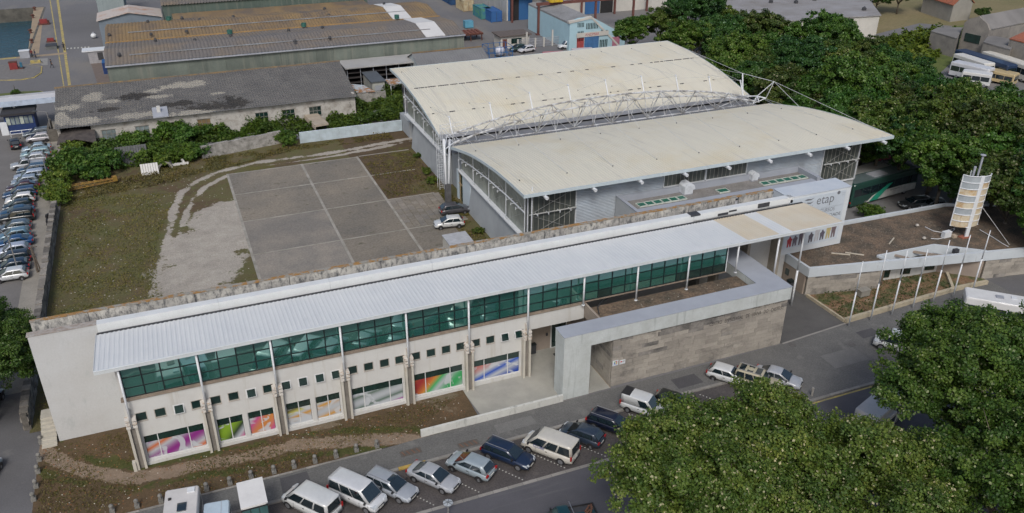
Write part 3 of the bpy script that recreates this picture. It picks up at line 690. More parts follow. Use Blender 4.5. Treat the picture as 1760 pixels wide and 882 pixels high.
# left mast legs and caged ladder
mb = G(771, 352)
MB().box(mb.x-.38, mb.y-.3, 0, mb.x+.32, mb.y+.3, 2.9).build('mast_base', mat('dark_plinth', (.10, .10, .105), .8, .2, 1.5), K)
MB().tube((mb.x+.12, mb.y, 2.9), (32.2, YB+.2, ZBt+.6), .16, 10).build('mast_leg', white_metal, K, smooth=True)
MB().tube((mb.x-.2, mb.y, .3), (mb.x-.2, mb.y+.4, ZBt+1.6), .15, 10).build('mast_leg', white_metal, K, smooth=True)
for s in (-1, 1): MB().tube((mb.x-.2, mb.y+.3, ZBt+.2), top(32.2, s), .07, 6).build('end_frame_bar', white_metal, K)
lb = G(760, 326); L = thing('caged_ladder', 'white caged steel access ladder standing beside the mast at the left corner of the hall', 'ladder', (lb.x, lb.y, 0))
for dx in (-.3, .3):
    for dy in (0, .9): MB().tube((lb.x+dx, lb.y+dy, 0), (lb.x+dx, lb.y+dy, 8.2), .035, 5).build('rail', white_metal, L)
m = MB()
for k in range(24): z = .3+k*.33; m.tube((lb.x-.3, lb.y, z), (lb.x+.3, lb.y, z), .018, 4)
tag(m.build('rungs', white_metal, L), kind='stuff')
for k in range(9):
    z = 1.8+k*.75; MB().path([Vector((lb.x-.42*math.cos(t_), lb.y+.45-.5*math.sin(t_), z)) for t_ in [i*math.pi/3 for i in range(7)]], .018, 4).build('hoop', white_metal, L)
m = MB().path([(31.9, 96.6, 8.3), (31.9, 101.8, 8.3), (35.5, 101.8, 8.5)], .03, 4).path([(31.9, 96.6, 8.8), (31.9, 101.8, 8.8), (35.5, 101.8, 9.0)], .03, 4)
for q in ((31.9, 96.6), (31.9, 99.2), (31.9, 101.8), (33.7, 101.8), (35.5, 101.8)): m.tube((q[0], q[1], 7.5), (q[0], q[1], 8.95), .03, 4)
m.build('guard_rail', white_metal, L)
# thin pole in front of the corner
pp = AY(913.5, 397, 74.6)
tag(MB().tube((pp.x, 74.6, 0), (pp.x, 74.6, 10.6), .07, 8).build('lightning_pole', white_metal, None), 'thin white vertical pole standing just in front of the hall corner glazing', 'pole')
# ------------------------------------------------------------------ annex between hall and college
A = thing('annex', 'flat-roofed grey annex with green skylights between the hall and the white parapet', 'building', (44, 66, 0))
za = 7.6
MB().box(43.6, 69.6, 0, 43.85, YF-.25, za-.005).build('side_wall', mat('pale_render', (.42, .45, .47), .9, .06, .5, streak=(.2, .2, .2), ssc=(2, 2, .3), sthr=(.68, .8)), A)
MB().box(43.85, 71.0, 0, 68.4, YF-.3, 6.95).build('core', mat('annex_roof_felt', (.17, .165, .155), .9, .2, .7, c2=(.25, .24, .23), grain=.25, gsc=6), A)
m = MB().box(43.55, 69.6, za, 43.95, 75.3, za+.06).box(43.96, 74.9, 6.9, 68.3, 75.3, za+.03).box(43.96, 71.0, 5.5, 67.6, 71.9, 7.35).box(68.0, 71.5, 6.9, 68.5, 74.89, za)
m.build('parapet', slab_grey, A)
MB().box(43.9, 65.5, 0, 65.1, 70.99, 6.75).box(68.5, 71.0, 0, 69.2, 75.2, 6.75).build('lower_roof', mat('lower_roof_pale', (.40, .40, .40), .85, .1, .5, c2=(.30, .30, .29)), A)
MB().box(69.21, 71.0, 5, 69.4, 75.2, 7.0).build('end_kerb', slab_grey, A)
def soil(pts, nm):
    q = [G(x, y, 6.8) for x, y in pts]; MB().prism([(v.x, v.y) for v in q], 6.76, 6.85).build(nm, mat('rust_soil', (.25, .10, .05), .95, .3, 3, c2=(.10, .06, .04), grain=.4, gsc=8), A)
soil([(1078, 361), (1107, 358), (1096, 366), (1088, 370)], 'soil_patch')
soil([(1176, 349), (1214, 340), (1260, 333), (1310, 322), (1345, 317), (1344, 320), (1300, 328), (1240, 339), (1200, 345)], 'soil_patch')
soil([(1380, 313), (1391, 304), (1408, 311), (1392, 312)], 'soil_patch')
sk = mat('green_skylight', (.02, .11, .075), .15, .3, 1.2, c2=(.035, .16, .11), grain=.05, spec=.8)
sf = mat('skylight_frame', (.55, .60, .55), .5, grain=.03)
def skylight(x0, x1, y0, y1):
    n_ = MB().box(x0-.06, y0-.06, 6.955, x1+.06, y0, 7.1).box(x0-.06, y1, 6.955, x1+.06, y1+.06, 7.1).box(x0-.06, y0, 6.955, x0, y1, 7.1).box(x1, y0, 6.955, x1+.06, y1, 7.1).build('skylight', sf, A)
    pc('pane', sk, n_, x0, y0, 7.02, x1, y1, 7.06)
q0, q1 = G(1086, 345, 7.1), G(1170, 333, 7.1)
st = (q1.x-q0.x)/6
for k in range(6): skylight(q0.x+st*k+.08, q0.x+st*(k+1)-.08, 72.9, 73.75)
q0 = G(1226, 323, 7.1); skylight(q0.x, q0.x+1.25, 72.9, 73.75)
q0, q1 = G(1301, 311, 7.1), G(1377, 298, 7.1); st = (q1.x-q0.x)/6
for k in range(6): skylight(q0.x+st*k+.08, q0.x+st*(k+1)-.08, 72.9, 73.75)
cowl_m = mat('cowl_white', (.62, .66, .70), .35, grain=.02)
def cowl(x, y, s, lab):
    t_ = thing('roof_cowl', lab, 'vent', (x, y, 6.95))
    w_ = .55*s; prof = [(-.5*s, 0), (.45*s, 0), (.45*s, .75*s), (.2*s, 1.05*s), (-.25*s, 1.1*s), (-.6*s, .85*s), (-.75*s, .45*s), (-.5*s, .35*s)]
    MB().extr([(x+(-a), 7.1+b) for a, b in prof], 'y', y-w_, y+w_).build('hood', cowl_m, t_)
    MB().box(x-.5*s, y-w_*.9, 6.95, x+.55*s, y+w_*.9, 7.1).build('base', grey_metal, t_)
    MB().box(x+.47*s, y-w_*.8, 7.13, x+.5*s, y+w_*.8, 7.1+.3*s).build('opening', dark_gap, t_)
c = G(1177, 331, 7.0); cowl(c.x, c.y-.1, 1.15, 'white rounded metal cowl on the annex roof at the end of the left skylight row')
c = G(1293, 309, 7.0); cowl(c.x, c.y, .85, 'smaller white metal cowl on the annex roof just left of the right skylight row')
# ================================================================== RIGHT LOW BUILDING, TOWER, FLAG POLES, PLANTER
N = thing('low_building', 'low stone-faced building with flat brown gravel roof and white roof band on the right', 'building', (58, 60, 0))
zt_ = 3.4
A0 = Vector((58.15, 59.75, 0)); A1 = Vector((96, 52.0, 0)); ud = (A1-A0).normalized(); ang = math.atan2(ud.y, ud.x)
nrm = Vector((ud.y, -ud.x, 0))
def on(dist, off=0): return A0 + ud*dist - nrm*off     # off>0 goes into the building
BR = [on(0), A1, Vector((96, 62, 0)), Vector((84.3, 66.9, 0)), Vector((58.15, 67.6, 0))]
P0 = [G(1684, 449-28, zt_)]
cut = [on(8.9, .25), on(21.2, .25), on(21.6, .5), Vector(G(1604, 418, zt_)).xy.to_3d(), on(8.7, 1.3)]
# roof deck built as strips round the small patio opening
pat = [on(9.2, .35), on(20.6, .35), G(1606, 419, zt_), on(9.2, 2.2)]
def prism_pts(pts, z0, z1, nm, mt, mb=None):
    return MB().prism([(q.x, q.y) for q in pts], z0, z1).build(nm, mt, N)
zg = 3.2
c0, c1, c2, c3 = on(9.0, .3), on(20.8, .3), Vector(G(1606, 420, zt_)), Vector(G(1508, 439, zt_))
prism_pts([on(0.3, .3), c0, c3, Vector((58.45, 67.3, 0))], 0, zg, 'gravel_roof', gravel_roof)
prism_pts([c3, c2, Vector((84.2, 66.6, 0)), Vector((58.45, 67.31, 0))], .01, zg, 'gravel_roof', gravel_roof)
prism_pts([c1, on(37, .3), Vector((95.8, 62, 0)), Vector((84.21, 66.6, 0)), c2], .02, zg, 'gravel_roof', gravel_roof)
band = mat('white_roof_band', (.50, .55, .59), .8, .05, .5, streak=(.36, .39, .41), ssc=(2, 2, .4), sthr=(.6, .8), grain=.05)
def wallseg(a, b, th, z0, z1, nm, mt, par=None):
    a, b = Vector((a[0], a[1], 0)), Vector((b[0], b[1], 0)); d = (b-a); L = d.length; c = (a+b)/2; an = math.atan2(d.y, d.x)
    return MB().obox((c.x, c.y, (z0+z1)/2), (L, th, z1-z0), an).build(nm, mt, par or N)
wallseg(on(-.1, .15), on(38, .15), .35, zt_-1.05, zt_, 'roof_band', band)
wallseg(Vector((58.2, 59.9, 0)), Vector((58.2, 67.4, 0)), .3, zt_-1.04, zt_-.004, 'roof_band', band)
wallseg(Vector((65.4, 67.65, 0)), Vector((84.4, 66.95, 0)), .28, 2.4, zt_+.05, 'rear_kerb', band)
wallseg(Vector((84.4, 66.9, 0)), Vector((96, 61.9, 0)), .28, 2.4, zt_+.05, 'rear_kerb', band)
for a, b in ((c0, c3), (c3, c2), (c2, c1)): wallseg(a, b, .16, 2.37, zt_+.02, 'patio_wall', band)
for k in (.3, .62): wallseg(c0.lerp(c1, k), c3.lerp(c2, k), .14, 2.9, 3.15, 'patio_beam', brown)
prism_pts([c0, c1, c2, c3], .0, .03, 'patio_floor', grw)
# stone and rendered walls below the band
MB().obox(tuple(on(4.3, .45).xy)+(1.15,), (8.4, .3, 2.3), ang).build('stone_core', grw, N)
o_ = on(0, .22)
stone_wall(N, 0, 8.5, 0, 2.32, 0, .2, dark=lambda x, z: stone_d if (z > 1.5 and rs.random() < .45) or rs.random() < .06 else stone_m, ang=(ang, (o_.x, o_.y, 0)))
o2 = on(20.9, .22)
wallseg(on(20.9, .5), on(38, .5), .3, 0, 2.3, 'stone_core', grw)
stone_wall(N, 0, 16, 0, 2.32, 0, .2, ch=.46, bl=(1.3, 2.0), dark=lambda x, z: stone_d if (z > 1.8 and rs.random() < .25) or (z < .4 and rs.random() < .3) else stone_m, ang=(ang, (o2.x, o2.y, 0)))
wallseg(Vector((58.2, 60.2, 0)), Vector((58.2, 67.3, 0)), .25, 0, 2.33, 'side_wall', brown)
for y in (62.6, 64.0): MB().box(58.03, y, 1.1, 58.07, y+.55, 1.8).build('side_window', dkglass, N)
b1, b2 = Vector((66.8, 59.3, 0)), Vector((75.0, 58.6, 0))
wallseg(b1, b2, .2, 0, 2.34, 'rear_white_wall', white_wall)
for t_ in (.14, .47, .86):
    c = b1.lerp(b2, t_); wallseg(c-Vector((.65, -.14, 0))+Vector((0, -.14, 0)), c+Vector((.65, -.14, 0))+Vector((0, -.14, 0)), .06, .62, 1.78, 'window_frame', pl_conc)
    w_ = wallseg(c-Vector((.55, -.12, 0))+Vector((0, -.2, 0)), c+Vector((.55, -.12, 0))+Vector((0, -.2, 0)), .04, .7, 1.7, 'window_pane', dkglass)
wallseg(Vector((75.0, 58.7, 0)), Vector((78.4, 55.75, 0)), .25, 0, 2.34, 'angled_wall', brown)
wallseg(on(8.4, .3), Vector((66.7, 59.3, 0)), .25, 0, 2.34, 'angled_wall', stone_m)
q = G(1757, 445, 0)
wallseg(on(26.2, -.035), on(31, -.035), .03, 2.55, 3.15, 'band_window', oldglass); wallseg(on(26.1, -.03), on(31.1, -.03), .02, 2.48, 3.22, 'band_window_frame', wf)
# planter
E_ = thing('planter', 'long planter of dry earth edged with a pale stone kerb beside the flag poles', 'planter', (58, 54, 0))
kerb_m = mat('pale_stone_kerb', (.42, .37, .27), .9, .1, 2, streak=(.2, .19, .16), ssc=(2, 2, 2), sthr=(.6, .8))
soilm = mat('dry_planter_soil', (.19, .115, .065), .95, .3, .8, c2=(.07, .085, .03), thr=(.42, .62), grain=.45, gsc=5, streak=(.26, .21, .14), ssc=(1.2, 1.2, 1), sthr=(.58, .7), bmp=.6)
pts = [Vector((58.35, 54.1, 0)), Vector((74.2, 54.75, 0)), Vector((78.2, 54.55, 0)), Vector((78.6, 55.3, 0)), Vector((78.2, 55.7, 0)), Vector((75.0, 58.5, 0)), Vector((66.8, 59.2, 0)), on(8.4, -.1), on(.1, -.1)]
MB().prism([(v.x, v.y) for v in pts], .0, .26).build('soil', soilm, E_)
for a, b in zip(pts[:2], pts[1:3]):
    L = (b-a).length; n = max(1, int(L/1.3))
    for i in range(n):
        p_, q_ = a.lerp(b, i/n), a.lerp(b, (i+1)/n); d = (q_-p_).normalized()*.012
        wallseg(p_+d, q_-d, .34, 0, .52+random.uniform(-.012, .012), 'kerb_stone', kerb_m, E_)
a, b = pts[-1], pts[0]
for i in range(5): wallseg(a.lerp(b, i/5+.004), a.lerp(b, (i+1)/5-.004), .22, 0, .42, 'kerb_stone', kerb_m, E_)
wallseg(Vector((75.6, 57.6, 0)), Vector((73.6, 54.95, 0)), .3, 0, .55, 'divider', kerb_m, E_)
for k, (b, t_) in enumerate((((1458, 562.5), (1484, 451)), ((1495.5, 552.5), (1525, 430)), ((1532, 542.5), (1562, 431)), ((1568, 531), (1594, 432)), ((1602.5, 522.5), (1631, 414)), ((1637, 512.5), (1667.5, 406)), ((1670, 496), (1695, 396)))):
    g = G(*b); 
    if k == 6: g = Vector((75.4, 53.9, 0))
    h = (7.3, 7.9, 7.4, 6.8, 7.3, 7.3, 7.2)[k]
    lab = ('flag pole at the left end of the row, at the planter corner', 'second flag pole from the left, the tallest one', 'third flag pole from the left in the row', 'middle flag pole, the shortest of the row of seven', 'fifth flag pole from the left in the row', 'sixth flag pole from the left, in front of the planter divider', 'last flag pole at the right end of the row, above the camper')[k]
    o = thing('flag_pole', 'white ' + lab, 'flag pole', g, group='row of bare flag poles')
    MB().tube((0, 0, 0), (0, 0, h*.55), .075, 10).tube((0, 0, h*.55), (0, 0, h), .062, 10, .045).build('pole', white_metal, o, world=False, smooth=True)
    MB().lathe([(.13, 0), (.13, .04), (.08, .06)], (0, 0, 0), 10).build('base_flange', grey_metal, o, world=False)
    MB().lathe([(.03, 0), (.06, .03), (.03, .1)], (0, 0, h), 8).build('finial', white_metal, o, world=False)
# leaning lattice tower with rusty louvres
TW = thing('roof_tower', 'white roof tower with stacked rust-stained curved panels standing on the gravel roof', 'tower', (77.4, 58.0, zg))
rust_panel = mat('rust_stained_panel', (.52, .47, .36), .8, .15, 1.2, c2=(.42, .27, .12), thr=(.45, .72), grain=.12, gsc=7, streak=(.30, .15, .05), ssc=(3, 3, .5), sthr=(.56, .72))
grey_panel = mat('grey_mesh_panel', (.33, .37, .40), .8, .08, 1.5, grain=.06)
def hz(base, x, y):
    d = ray(x, y); k = base.xy.length/Vector((d.x, d.y)).length; return Vector((base.x, base.y, CH+d.z*k))
base = G(1660, 408, zg)
ht = hz(base, 1690, 303).z
tilt = Vector((0.35, 0, 0))
bz = zg+1.25
def ctr(z): u_ = (z-bz)/(ht-bz); return Vector((base.x-.1, base.y+.0, 0))
fr_ = lambda z: Vector((ctr(z).x, ctr(z).y, z))
cL, cR, cM = Vector((-1.45, 1.15, 0)), Vector((1.70, .30, 0)), Vector((0, 0, 0))
MB().obox((base.x, base.y, (zg+ht)/2), (.42, .18, ht-zg), R(-18)).build('front_post', white_metal, TW)
for c_ in (cL, cR, Vector((.3, 1.7, 0))): MB().tube(fr_(bz)+c_, fr_(ht)+c_, .06, 6).build('corner_post', white_metal, TW)
nl = 8; hh = (ht-bz)/nl
for k in range(nl):
    z0 = bz+hh*k
    for s, (e0, e1) in enumerate(((cL, cM), (cM, cR))):
        m = MB(); n = 6; bul = Vector((-.3, -.25, 0)) if s == 0 else Vector((.22, -.3, 0))
        P = []
        for i in range(n+1):
            u_ = i/n; off = e0.lerp(e1, u_) + bul*math.sin(u_*math.pi)*.7; P.append(off)
        for i in range(n):
            a, b = fr_(z0)+P[i], fr_(z0)+P[i+1]; a2, b2 = a+Vector((0, 0, hh-.07)), b+Vector((0, 0, hh-.07)); th = Vector((0, .03, 0))
            m.hexa([a, b, b+th, a+th], [a2, b2, b2+th, a2+th])
        rusty = (s == 1 and k < 7) or (s == 0 and k in (0, 1, 3, 5)) 
        m.build('louvre_panel', rust_panel if rusty else grey_panel, TW)
        m = MB()
        for i in range(n): m.tube(fr_(z0+hh-.03)+P[i]+Vector((0, -.04, 0)), fr_(z0+hh-.03)+P[i+1]+Vector((0, -.04, 0)), .055, 5)
        m.build('ring_rail', white_metal, TW)
for s, (e0, e1) in enumerate(((cL, cM), (cM, cR))): MB().tube(fr_(bz)+e0, fr_(bz)+e1+Vector((0, -.1, 0)), .06, 5).build('ring_rail', white_metal, TW)
MB().tube(fr_(ht-.5)+Vector((.15, .7, 0)), fr_(ht+2.1)+Vector((.15, .7, 0)), .11, 8).lathe([(.05, 0), (.3, .04), (.3, .1), (.05, .16)], tuple(fr_(ht+2.1)+Vector((.15, .7, 0))), 10).build('chimney_pipe', grey_metal, TW)
MB().tube(fr_(ht-.5)+Vector((-.45, .8, 0)), fr_(ht+.9)+Vector((-.45, .8, 0)), .13, 8).build('short_pipe', grey_metal, TW)
MB().box(base.x-.75, base.y-.25, zg, base.x+.55, base.y+.45, zg+.12).build('brick_base', mat('red_tile', (.30, .11, .07), .9), TW)
MB().box(base.x-2.6, base.y+.6, zg+.05, base.x-1.6, base.y+1.1, zg+.75).build('equipment_box', white_metal, TW)
MB().box(base.x-1.5, base.y+.3, zg, base.x-1.0, base.y+.75, zg+.3).build('equipment_box', mat('tan_block', (.40, .33, .25), .9), TW)
for pth in ([(1641, 392), (1620, 400), (1604, 397), (1590, 390)], [(1641, 394), (1626, 408), (1612, 411), (1600, 410)], [(1684, 395), (1705, 407), (1722, 418), (1733, 424)]):
    MB().path([G(x, y, zg+.08) for x, y in pth], .04, 5).build('loose_cable', white_metal, TW)
MB().tube(fr_(ht*.62)+cR, G(1735, 421, zg+.05), .025, 4).build('guy_wire', cable, TW)
for k, (a, b, lab) in enumerate((((1532, 412), (1536.5, 409), 0), ((1429, 435), (1461, 438), 1), ((1453, 434), (1485, 438.5), 2))):
    if k == 0: a, b = (1528.5, 419), (1536.5, 409)
    p_, q_ = G(*a, zg+.06), G(*b, zg+.06)
    tag(MB().obox(((p_.x+q_.x)/2, (p_.y+q_.y)/2, zg+.06), ((q_-p_).length, .12, .1), math.atan2(q_.y-p_.y, q_.x-p_.x)).build('loose_batten', mat('bleached_wood', (.50, .46, .38), .9), None),
        ('short bleached batten lying alone in the middle of the gravel roof', 'long bleached batten nearest the banner on the gravel roof', 'long bleached batten overlapping the other, farther from the banner')[k], 'batten')
for k, (x, y) in enumerate(((1576, 389), (1588, 411))):
    c = G(x, y, zg+.1); tag(MB().lathe([(.12, 0), (.22, .12), (.15, .26), (.05, .3)], tuple(c), 7).build('white_lump', mat('pale_rubble', (.42, .40, .36), .9, .2, 4), None), ('small pale rubble lump on the gravel roof near the rear kerb', 'small pale rubble lump on the gravel roof by the tower cables')[k], 'rubble')
c = G(1642, 434, zg+.1); tag(MB().box(c.x-.3, c.y-.2, zg+.02, c.x+.3, c.y+.2, zg+.5).box(c.x-.1, c.y-.35, zg+.1, c.x+.1, c.y-.2, zg+.35).build('roof_floodlight', dark_gap, None), 'small black floodlight standing on the white roof band near the patio corner', 'lamp')
vb = thing('vent_box', 'grey stone block standing in the planter at the end of the stone wall', 'block', tuple(G(1484, 507)[:2])+(0.36,))
c = G(1484, 507, .36); MB().box(c.x-.7, c.y-.35, .36, c.x+.5, c.y+.35, 1.0).build('block', mat('grey_stone_block', (.25, .24, .21), .9, .1, 3), vb); MB().box(c.x-.75, c.y-.4, 1.0, c.x+.55, c.y+.4, 1.1).build('cap', mat('grey_stone_block', (.2, .2, .2)), vb)
# bin by the low building
c = G(1375, 500); bn = thing('litter_bin', 'black bin against the side wall of the stone-faced low building', 'bin', (57.6, 61.6, 0))
MB().box(57.3, 61.3, .12, 57.85, 61.85, 1.05).build('body', dark_gap, bn); MB().box(57.26, 61.26, 1.06, 57.89, 61.89, 1.2).build('lid', dark_frame, bn)
MB().box(57.4, 61.4, 0, 57.75, 61.75, .12).build('foot', dark_frame, bn)
# ================================================================== GROUND
def sgroup(name, loc):
    o = bpy.data.objects.new(name, None); COL.objects.link(o); o.location = loc; WL[o.name] = Vector(loc); o['kind'] = 'structure'; return o
asph = mat('asphalt', (.125, .125, .13), .9, .12, .15, c2=(.095, .095, .10), grain=.18, gsc=9, streak=(.17, .168, .16), ssc=(.25, .25, 1), sthr=(.56, .72), bmp=.25)
road_m = mat('street_asphalt', (.088, .088, .10), .85, .12, .3, c2=(.072, .072, .082), grain=.16, gsc=12, streak=(.11, .11, .115), ssc=(.12, 1.6, 1), sthr=(.55, .72), bmp=.2)
cobble = mat('dark_setts', (.080, .072, .070), .85, .2, .5, c2=(.060, .055, .055), grain=.5, gsc=8, streak=(.10, .09, .085), ssc=(.8, .8, 1), sthr=(.55, .7), bmp=.5)
walk_m = mat('pavement_asphalt', (.135, .135, .13), .9, .12, .35, c2=(.11, .11, .108), grain=.3, gsc=8, streak=(.17, .168, .16), ssc=(.5, .5, 1), sthr=(.58, .72), bmp=.3)
kerb_g = mat('granite_kerb', (.27, .26, .24), .85, .12, 1.5, rnd=.2, grain=.15)
white_p = mat('road_paint_white', (.50, .50, .46), .8, .25, 3, c2=(.30, .30, .28))
yellow_p = mat('road_paint_yellow', (.42, .33, .10), .8, .3, 1.2, c2=(.22, .20, .12), thr=(.4, .65))
g = MB()
BX0, BX1, BY0, BY1 = -90, -25.9, 200, 253
for (a, b, c, d) in ((-900, -300, 900, BY0), (-900, BY1, 900, 1500), (BX1, BY0, 900, BY1), (-900, BY0, BX0, BY1)): g.quad((a, b, 0), (c, b, 0), (c, d, 0), (a, d, 0))
tag(g.build('ground', mat('yard_asphalt', (.15, .15, .155), .9, .15, .03, c2=(.115, .115, .12), grain=.15, gsc=3, streak=(.19, .18, .165), ssc=(.08, .03, 1), sthr=(.5, .7)), None), kind='structure')
wat, t, p, pos = newmat('harbour_water')
p.inputs['Base Color'].default_value = (.012, .06, .085, 1); p.inputs['Roughness'].default_value = .12; p.inputs['Specular IOR Level'].default_value = .6
bump(t, p, noise(t, mapv(t, pos, (1, 2.2, 1)), .55, 4, .6), .9, .4)
tag(MB().quad((BX0-1, BY0-1, -3.2), (BX1+1, BY0-1, -3.2), (BX1+1, BY1+1, -3.2), (BX0-1, BY1+1, -3.2)).build('water', wat, None), kind='structure')
quay_c = mat('quay_wall', (.12, .115, .10), .9, .2, .5, c2=(.05, .05, .045), streak=(.20, .19, .17), ssc=(1, 1, .3), sthr=(.6, .75))
tag(MB().box(BX0, BY1, -4, BX1, BY1+.6, .01).box(BX1, BY0, -4, BX1+.5, BY1, .012).box(BX0, BY0-.5, -4, BX1, BY0, .012).build('quay_wall', quay_c, None), kind='structure')
def sheet(name, pts, z, mt, px=False, th=.0, kind='structure', parent=None):
    q = [G(*a)[:2] for a in pts] if px else pts
    if th: o = MB().prism([tuple(a) for a in q], z, z+th).build(name, mt, parent)
    else:
        ar = sum(q[i][0]*q[(i+1) % len(q)][1]-q[(i+1) % len(q)][0]*q[i][1] for i in range(len(q)))
        if ar < 0: q = q[::-1]
        o = MB().add([(a[0], a[1], z) for a in q], [tuple(range(len(q)))]).build(name, mt, parent)
    if kind: tag(o, kind=kind)
    return o
sheet('street', [(-60, 22), (150, 22), (150, 45), (-60, 45)], .004, road_m)
sheet('parking_bays', [(-14, 45), (47, 45), (45.2, 49.9), (-14, 49.9)], .004, cobble)
sheet('side_road', [(-60, 22), (-14.6, 22), (-14.6, 78), (-60, 78)], .008, asph)
# granite band between road and bays, built of long stones
bd = sgroup('road_edge_band', (0, 45, 0))
x = -14.0
while x < 46.5: pc('edge_stone', kerb_g, bd, x+.012, 44.82, .0, x+1.188, 45.12, .014); x += 1.2
kb = sgroup('kerb', (0, 50, 0))
x = -14.0; kr = random.Random(4); yk = mat('yellow_kerb_paint', (.45, .31, .08), .8, .2, 2)
while x < 45.0: pc('kerb_stone', yk if 11.2 < x < 12.8 else kerb_g, kb, x+.01, 49.88, -.05, x+1.09, 50.16, .13+kr.uniform(-.006, .006)); x += 1.1
x = 46.6
while x < 110: pc('kerb_stone', kerb_g, kb, x+.01, 44.86, -.05, x+1.09, 45.14, .13); x += 1.1
for i in range(4): 
    a = Vector((46.6, 45.1, 0)).lerp(Vector((45.1, 49.9, 0)), i/4); b = Vector((46.6, 45.1, 0)).lerp(Vector((45.1, 49.9, 0)), (i+1)/4)
    MB().obox(((a.x+b.x)/2, (a.y+b.y)/2, .04), ((b-a).length-.02, .26, .18), math.atan2(b.y-a.y, b.x-a.x)).build('kerb_stone', kerb_g, kb)
sheet('yellow_line', [(46.6, 44.6), (90, 44.6), (90, 44.78), (46.6, 44.78)], .012, yellow_p)
sheet('pavement', [(-14.4, 50.1), (45.3, 50.1), (46.8, 45.1), (110, 45.1), (110, 55), (79, 55), (50.1, 53.2), (26.8, 52.9), (14, 52.9), (9.8, 52.65), (-14.4, 52.65)], .0, walk_m, th=.1)
brk, t, p, pos = newmat('dark_paving_bricks')
bt = t.nodes.new('ShaderNodeTexBrick'); bt.inputs['Scale'].default_value = 3.2; bt.inputs['Color1'].default_value = (.105, .10, .10, 1); bt.inputs['Color2'].default_value = (.085, .082, .082, 1); bt.inputs['Mortar'].default_value = (.05, .05, .05, 1); bt.inputs['Mortar Size'].default_value = .03
t.links.new(pos, bt.inputs['Vector']); t.links.new(mixc(t, .5, bt.outputs['Color'], ramp(t, noise(t, pos, .5), [(.35, (.12, .12, .115)), (.7, (.075, .075, .075))])), p.inputs['Base Color']); p.inputs['Roughness'].default_value = .9
sheet('brick_passage', [(50.1, 53.3), (58.3, 54.0), (58.1, 66), (50.1, 66)], .104, brk)
sheet('brick_edge', [(50.1, 53.1), (58.3, 53.75), (58.3, 53.95), (50.1, 53.3)], .110, kerb_g)
sheet('paved_yard', [(79, 55), (110, 52), (110, 45.2), (79, 52)], .106, asph)
# front kerb along the grass
fk = sgroup('verge_kerb', (0, 52.8, 0))
x = -14.3
while x < 9.9: pc('kerb_stone', kerb_g, fk, x+.01, 52.66, -.05, x+.99, 52.82, .15); x += 1.0
# dotted bay markings: each dot a small white sett (too small to pick apart)
m = MB()
for k in range(13):
    x0 = 6.7+k*3.55-7.4
    for i in range(17):
        u_ = i/16; m.box(x0+2.7*u_-.05, 49.4-4.0*u_-.05, .006, x0+2.7*u_+.05, 49.4-4.0*u_+.05, .012)
tag(m.build('bay_marking_dots', white_p, None), kind='stuff')
# worn patches, stains and covers on the roadway
pr_ = random.Random(21)
def blob(cx, cy, rx, ry, n=14, j=.25): return [(cx+rx*math.cos(a)*(1+pr_.uniform(-j, j)), cy+ry*math.sin(a)*(1+pr_.uniform(-j, j))) for a in [2*math.pi*i/n for i in range(n)]]
oilm = mat('oil_stained_setts', (.045, .04, .04), .6, .3, 3, c2=(.065, .06, .058), thr=(.4, .6)); pat_d = mat('asphalt_patch_dark', (.075, .075, .08), .9, .1, 1, grain=.25, gsc=10); pat_l = mat('asphalt_patch_pale', (.165, .165, .16), .9, .1, 1, grain=.25, gsc=10)
for k in range(13): x = 2.6+k*3.2+pr_.uniform(-.4, .4); sheet('oil_stain', blob(x+1.3, 47.3+pr_.uniform(-1, 1), pr_.uniform(.25, .6), pr_.uniform(.3, .8)), .009+k*.0001, oilm)
for k, (x, y, w_, h_) in enumerate(((12, 41, 5, 1.2), (26, 42.8, 3, .8), (4, 39.5, 6, .9), (18, 38, 2.4, 2.0), (33, 43.2, 4, .7))): sheet('asphalt_repair', [(x, y), (x+w_, y+.05), (x+w_-.1, y+h_), (x+.05, y+h_-.04)], .007+k*.0002, pat_d if k % 2 else pat_l)
for k, (x, y, w_, h_) in enumerate(((-12, 50.6, 3.2, 1.4), (2.6, 50.5, 2.2, 1.9), (20, 51.0, 3.5, 1.2), (37, 50.7, 2.6, 1.5), (52, 48, 4, 2.2), (58, 51, 2.2, 1.2), (64, 47, 5, 1.4), (71, 50, 3, 1.8))): sheet('pavement_repair', [(x, y), (x+w_, y+.05), (x+w_-.1, y+h_), (x+.05, y+h_-.04)], .1035+k*.0002, pat_d if k % 2 else pat_l)
for k, (x, y) in enumerate(((56.2, 50.6), (50.9, 52.7), (33.5, 51.9))):
    tag(MB().lathe([(.36, 0), (.36, .012), (.01, .014)], (x, y, .104), 16).build('manhole_cover', mat('cast_iron_cover', (.12, .115, .11), .7, .2, 6), None), ('round iron manhole cover in the asphalt plaza left of the white van', 'round iron manhole cover at the edge of the brick passage', 'round iron manhole cover in the pavement near the portal')[k], 'manhole cover')
# storm drain grates on the pavement
for (x, y, lab) in ((706, 777, 'rusty drain cover set in the pavement above the silver saloon car'), (805, 763, 'rusty drain cover set in the pavement by the dark estate car')):
    c = G(x, y, .1); o = thing('drain_cover', lab, 'drain cover', c)
    MB().box(-.85, -.35, .001, .85, .35, .008).build('plate', mat('drain_plate', (.10, .09, .08), .8), o, world=False)
    for k in range(4): MB().obox((-.6+k*.4, 0, .012), (.1, .5, .01), R(20)).build('slot', mat('rust_slot', (.16, .09, .06), .8), o, world=False)
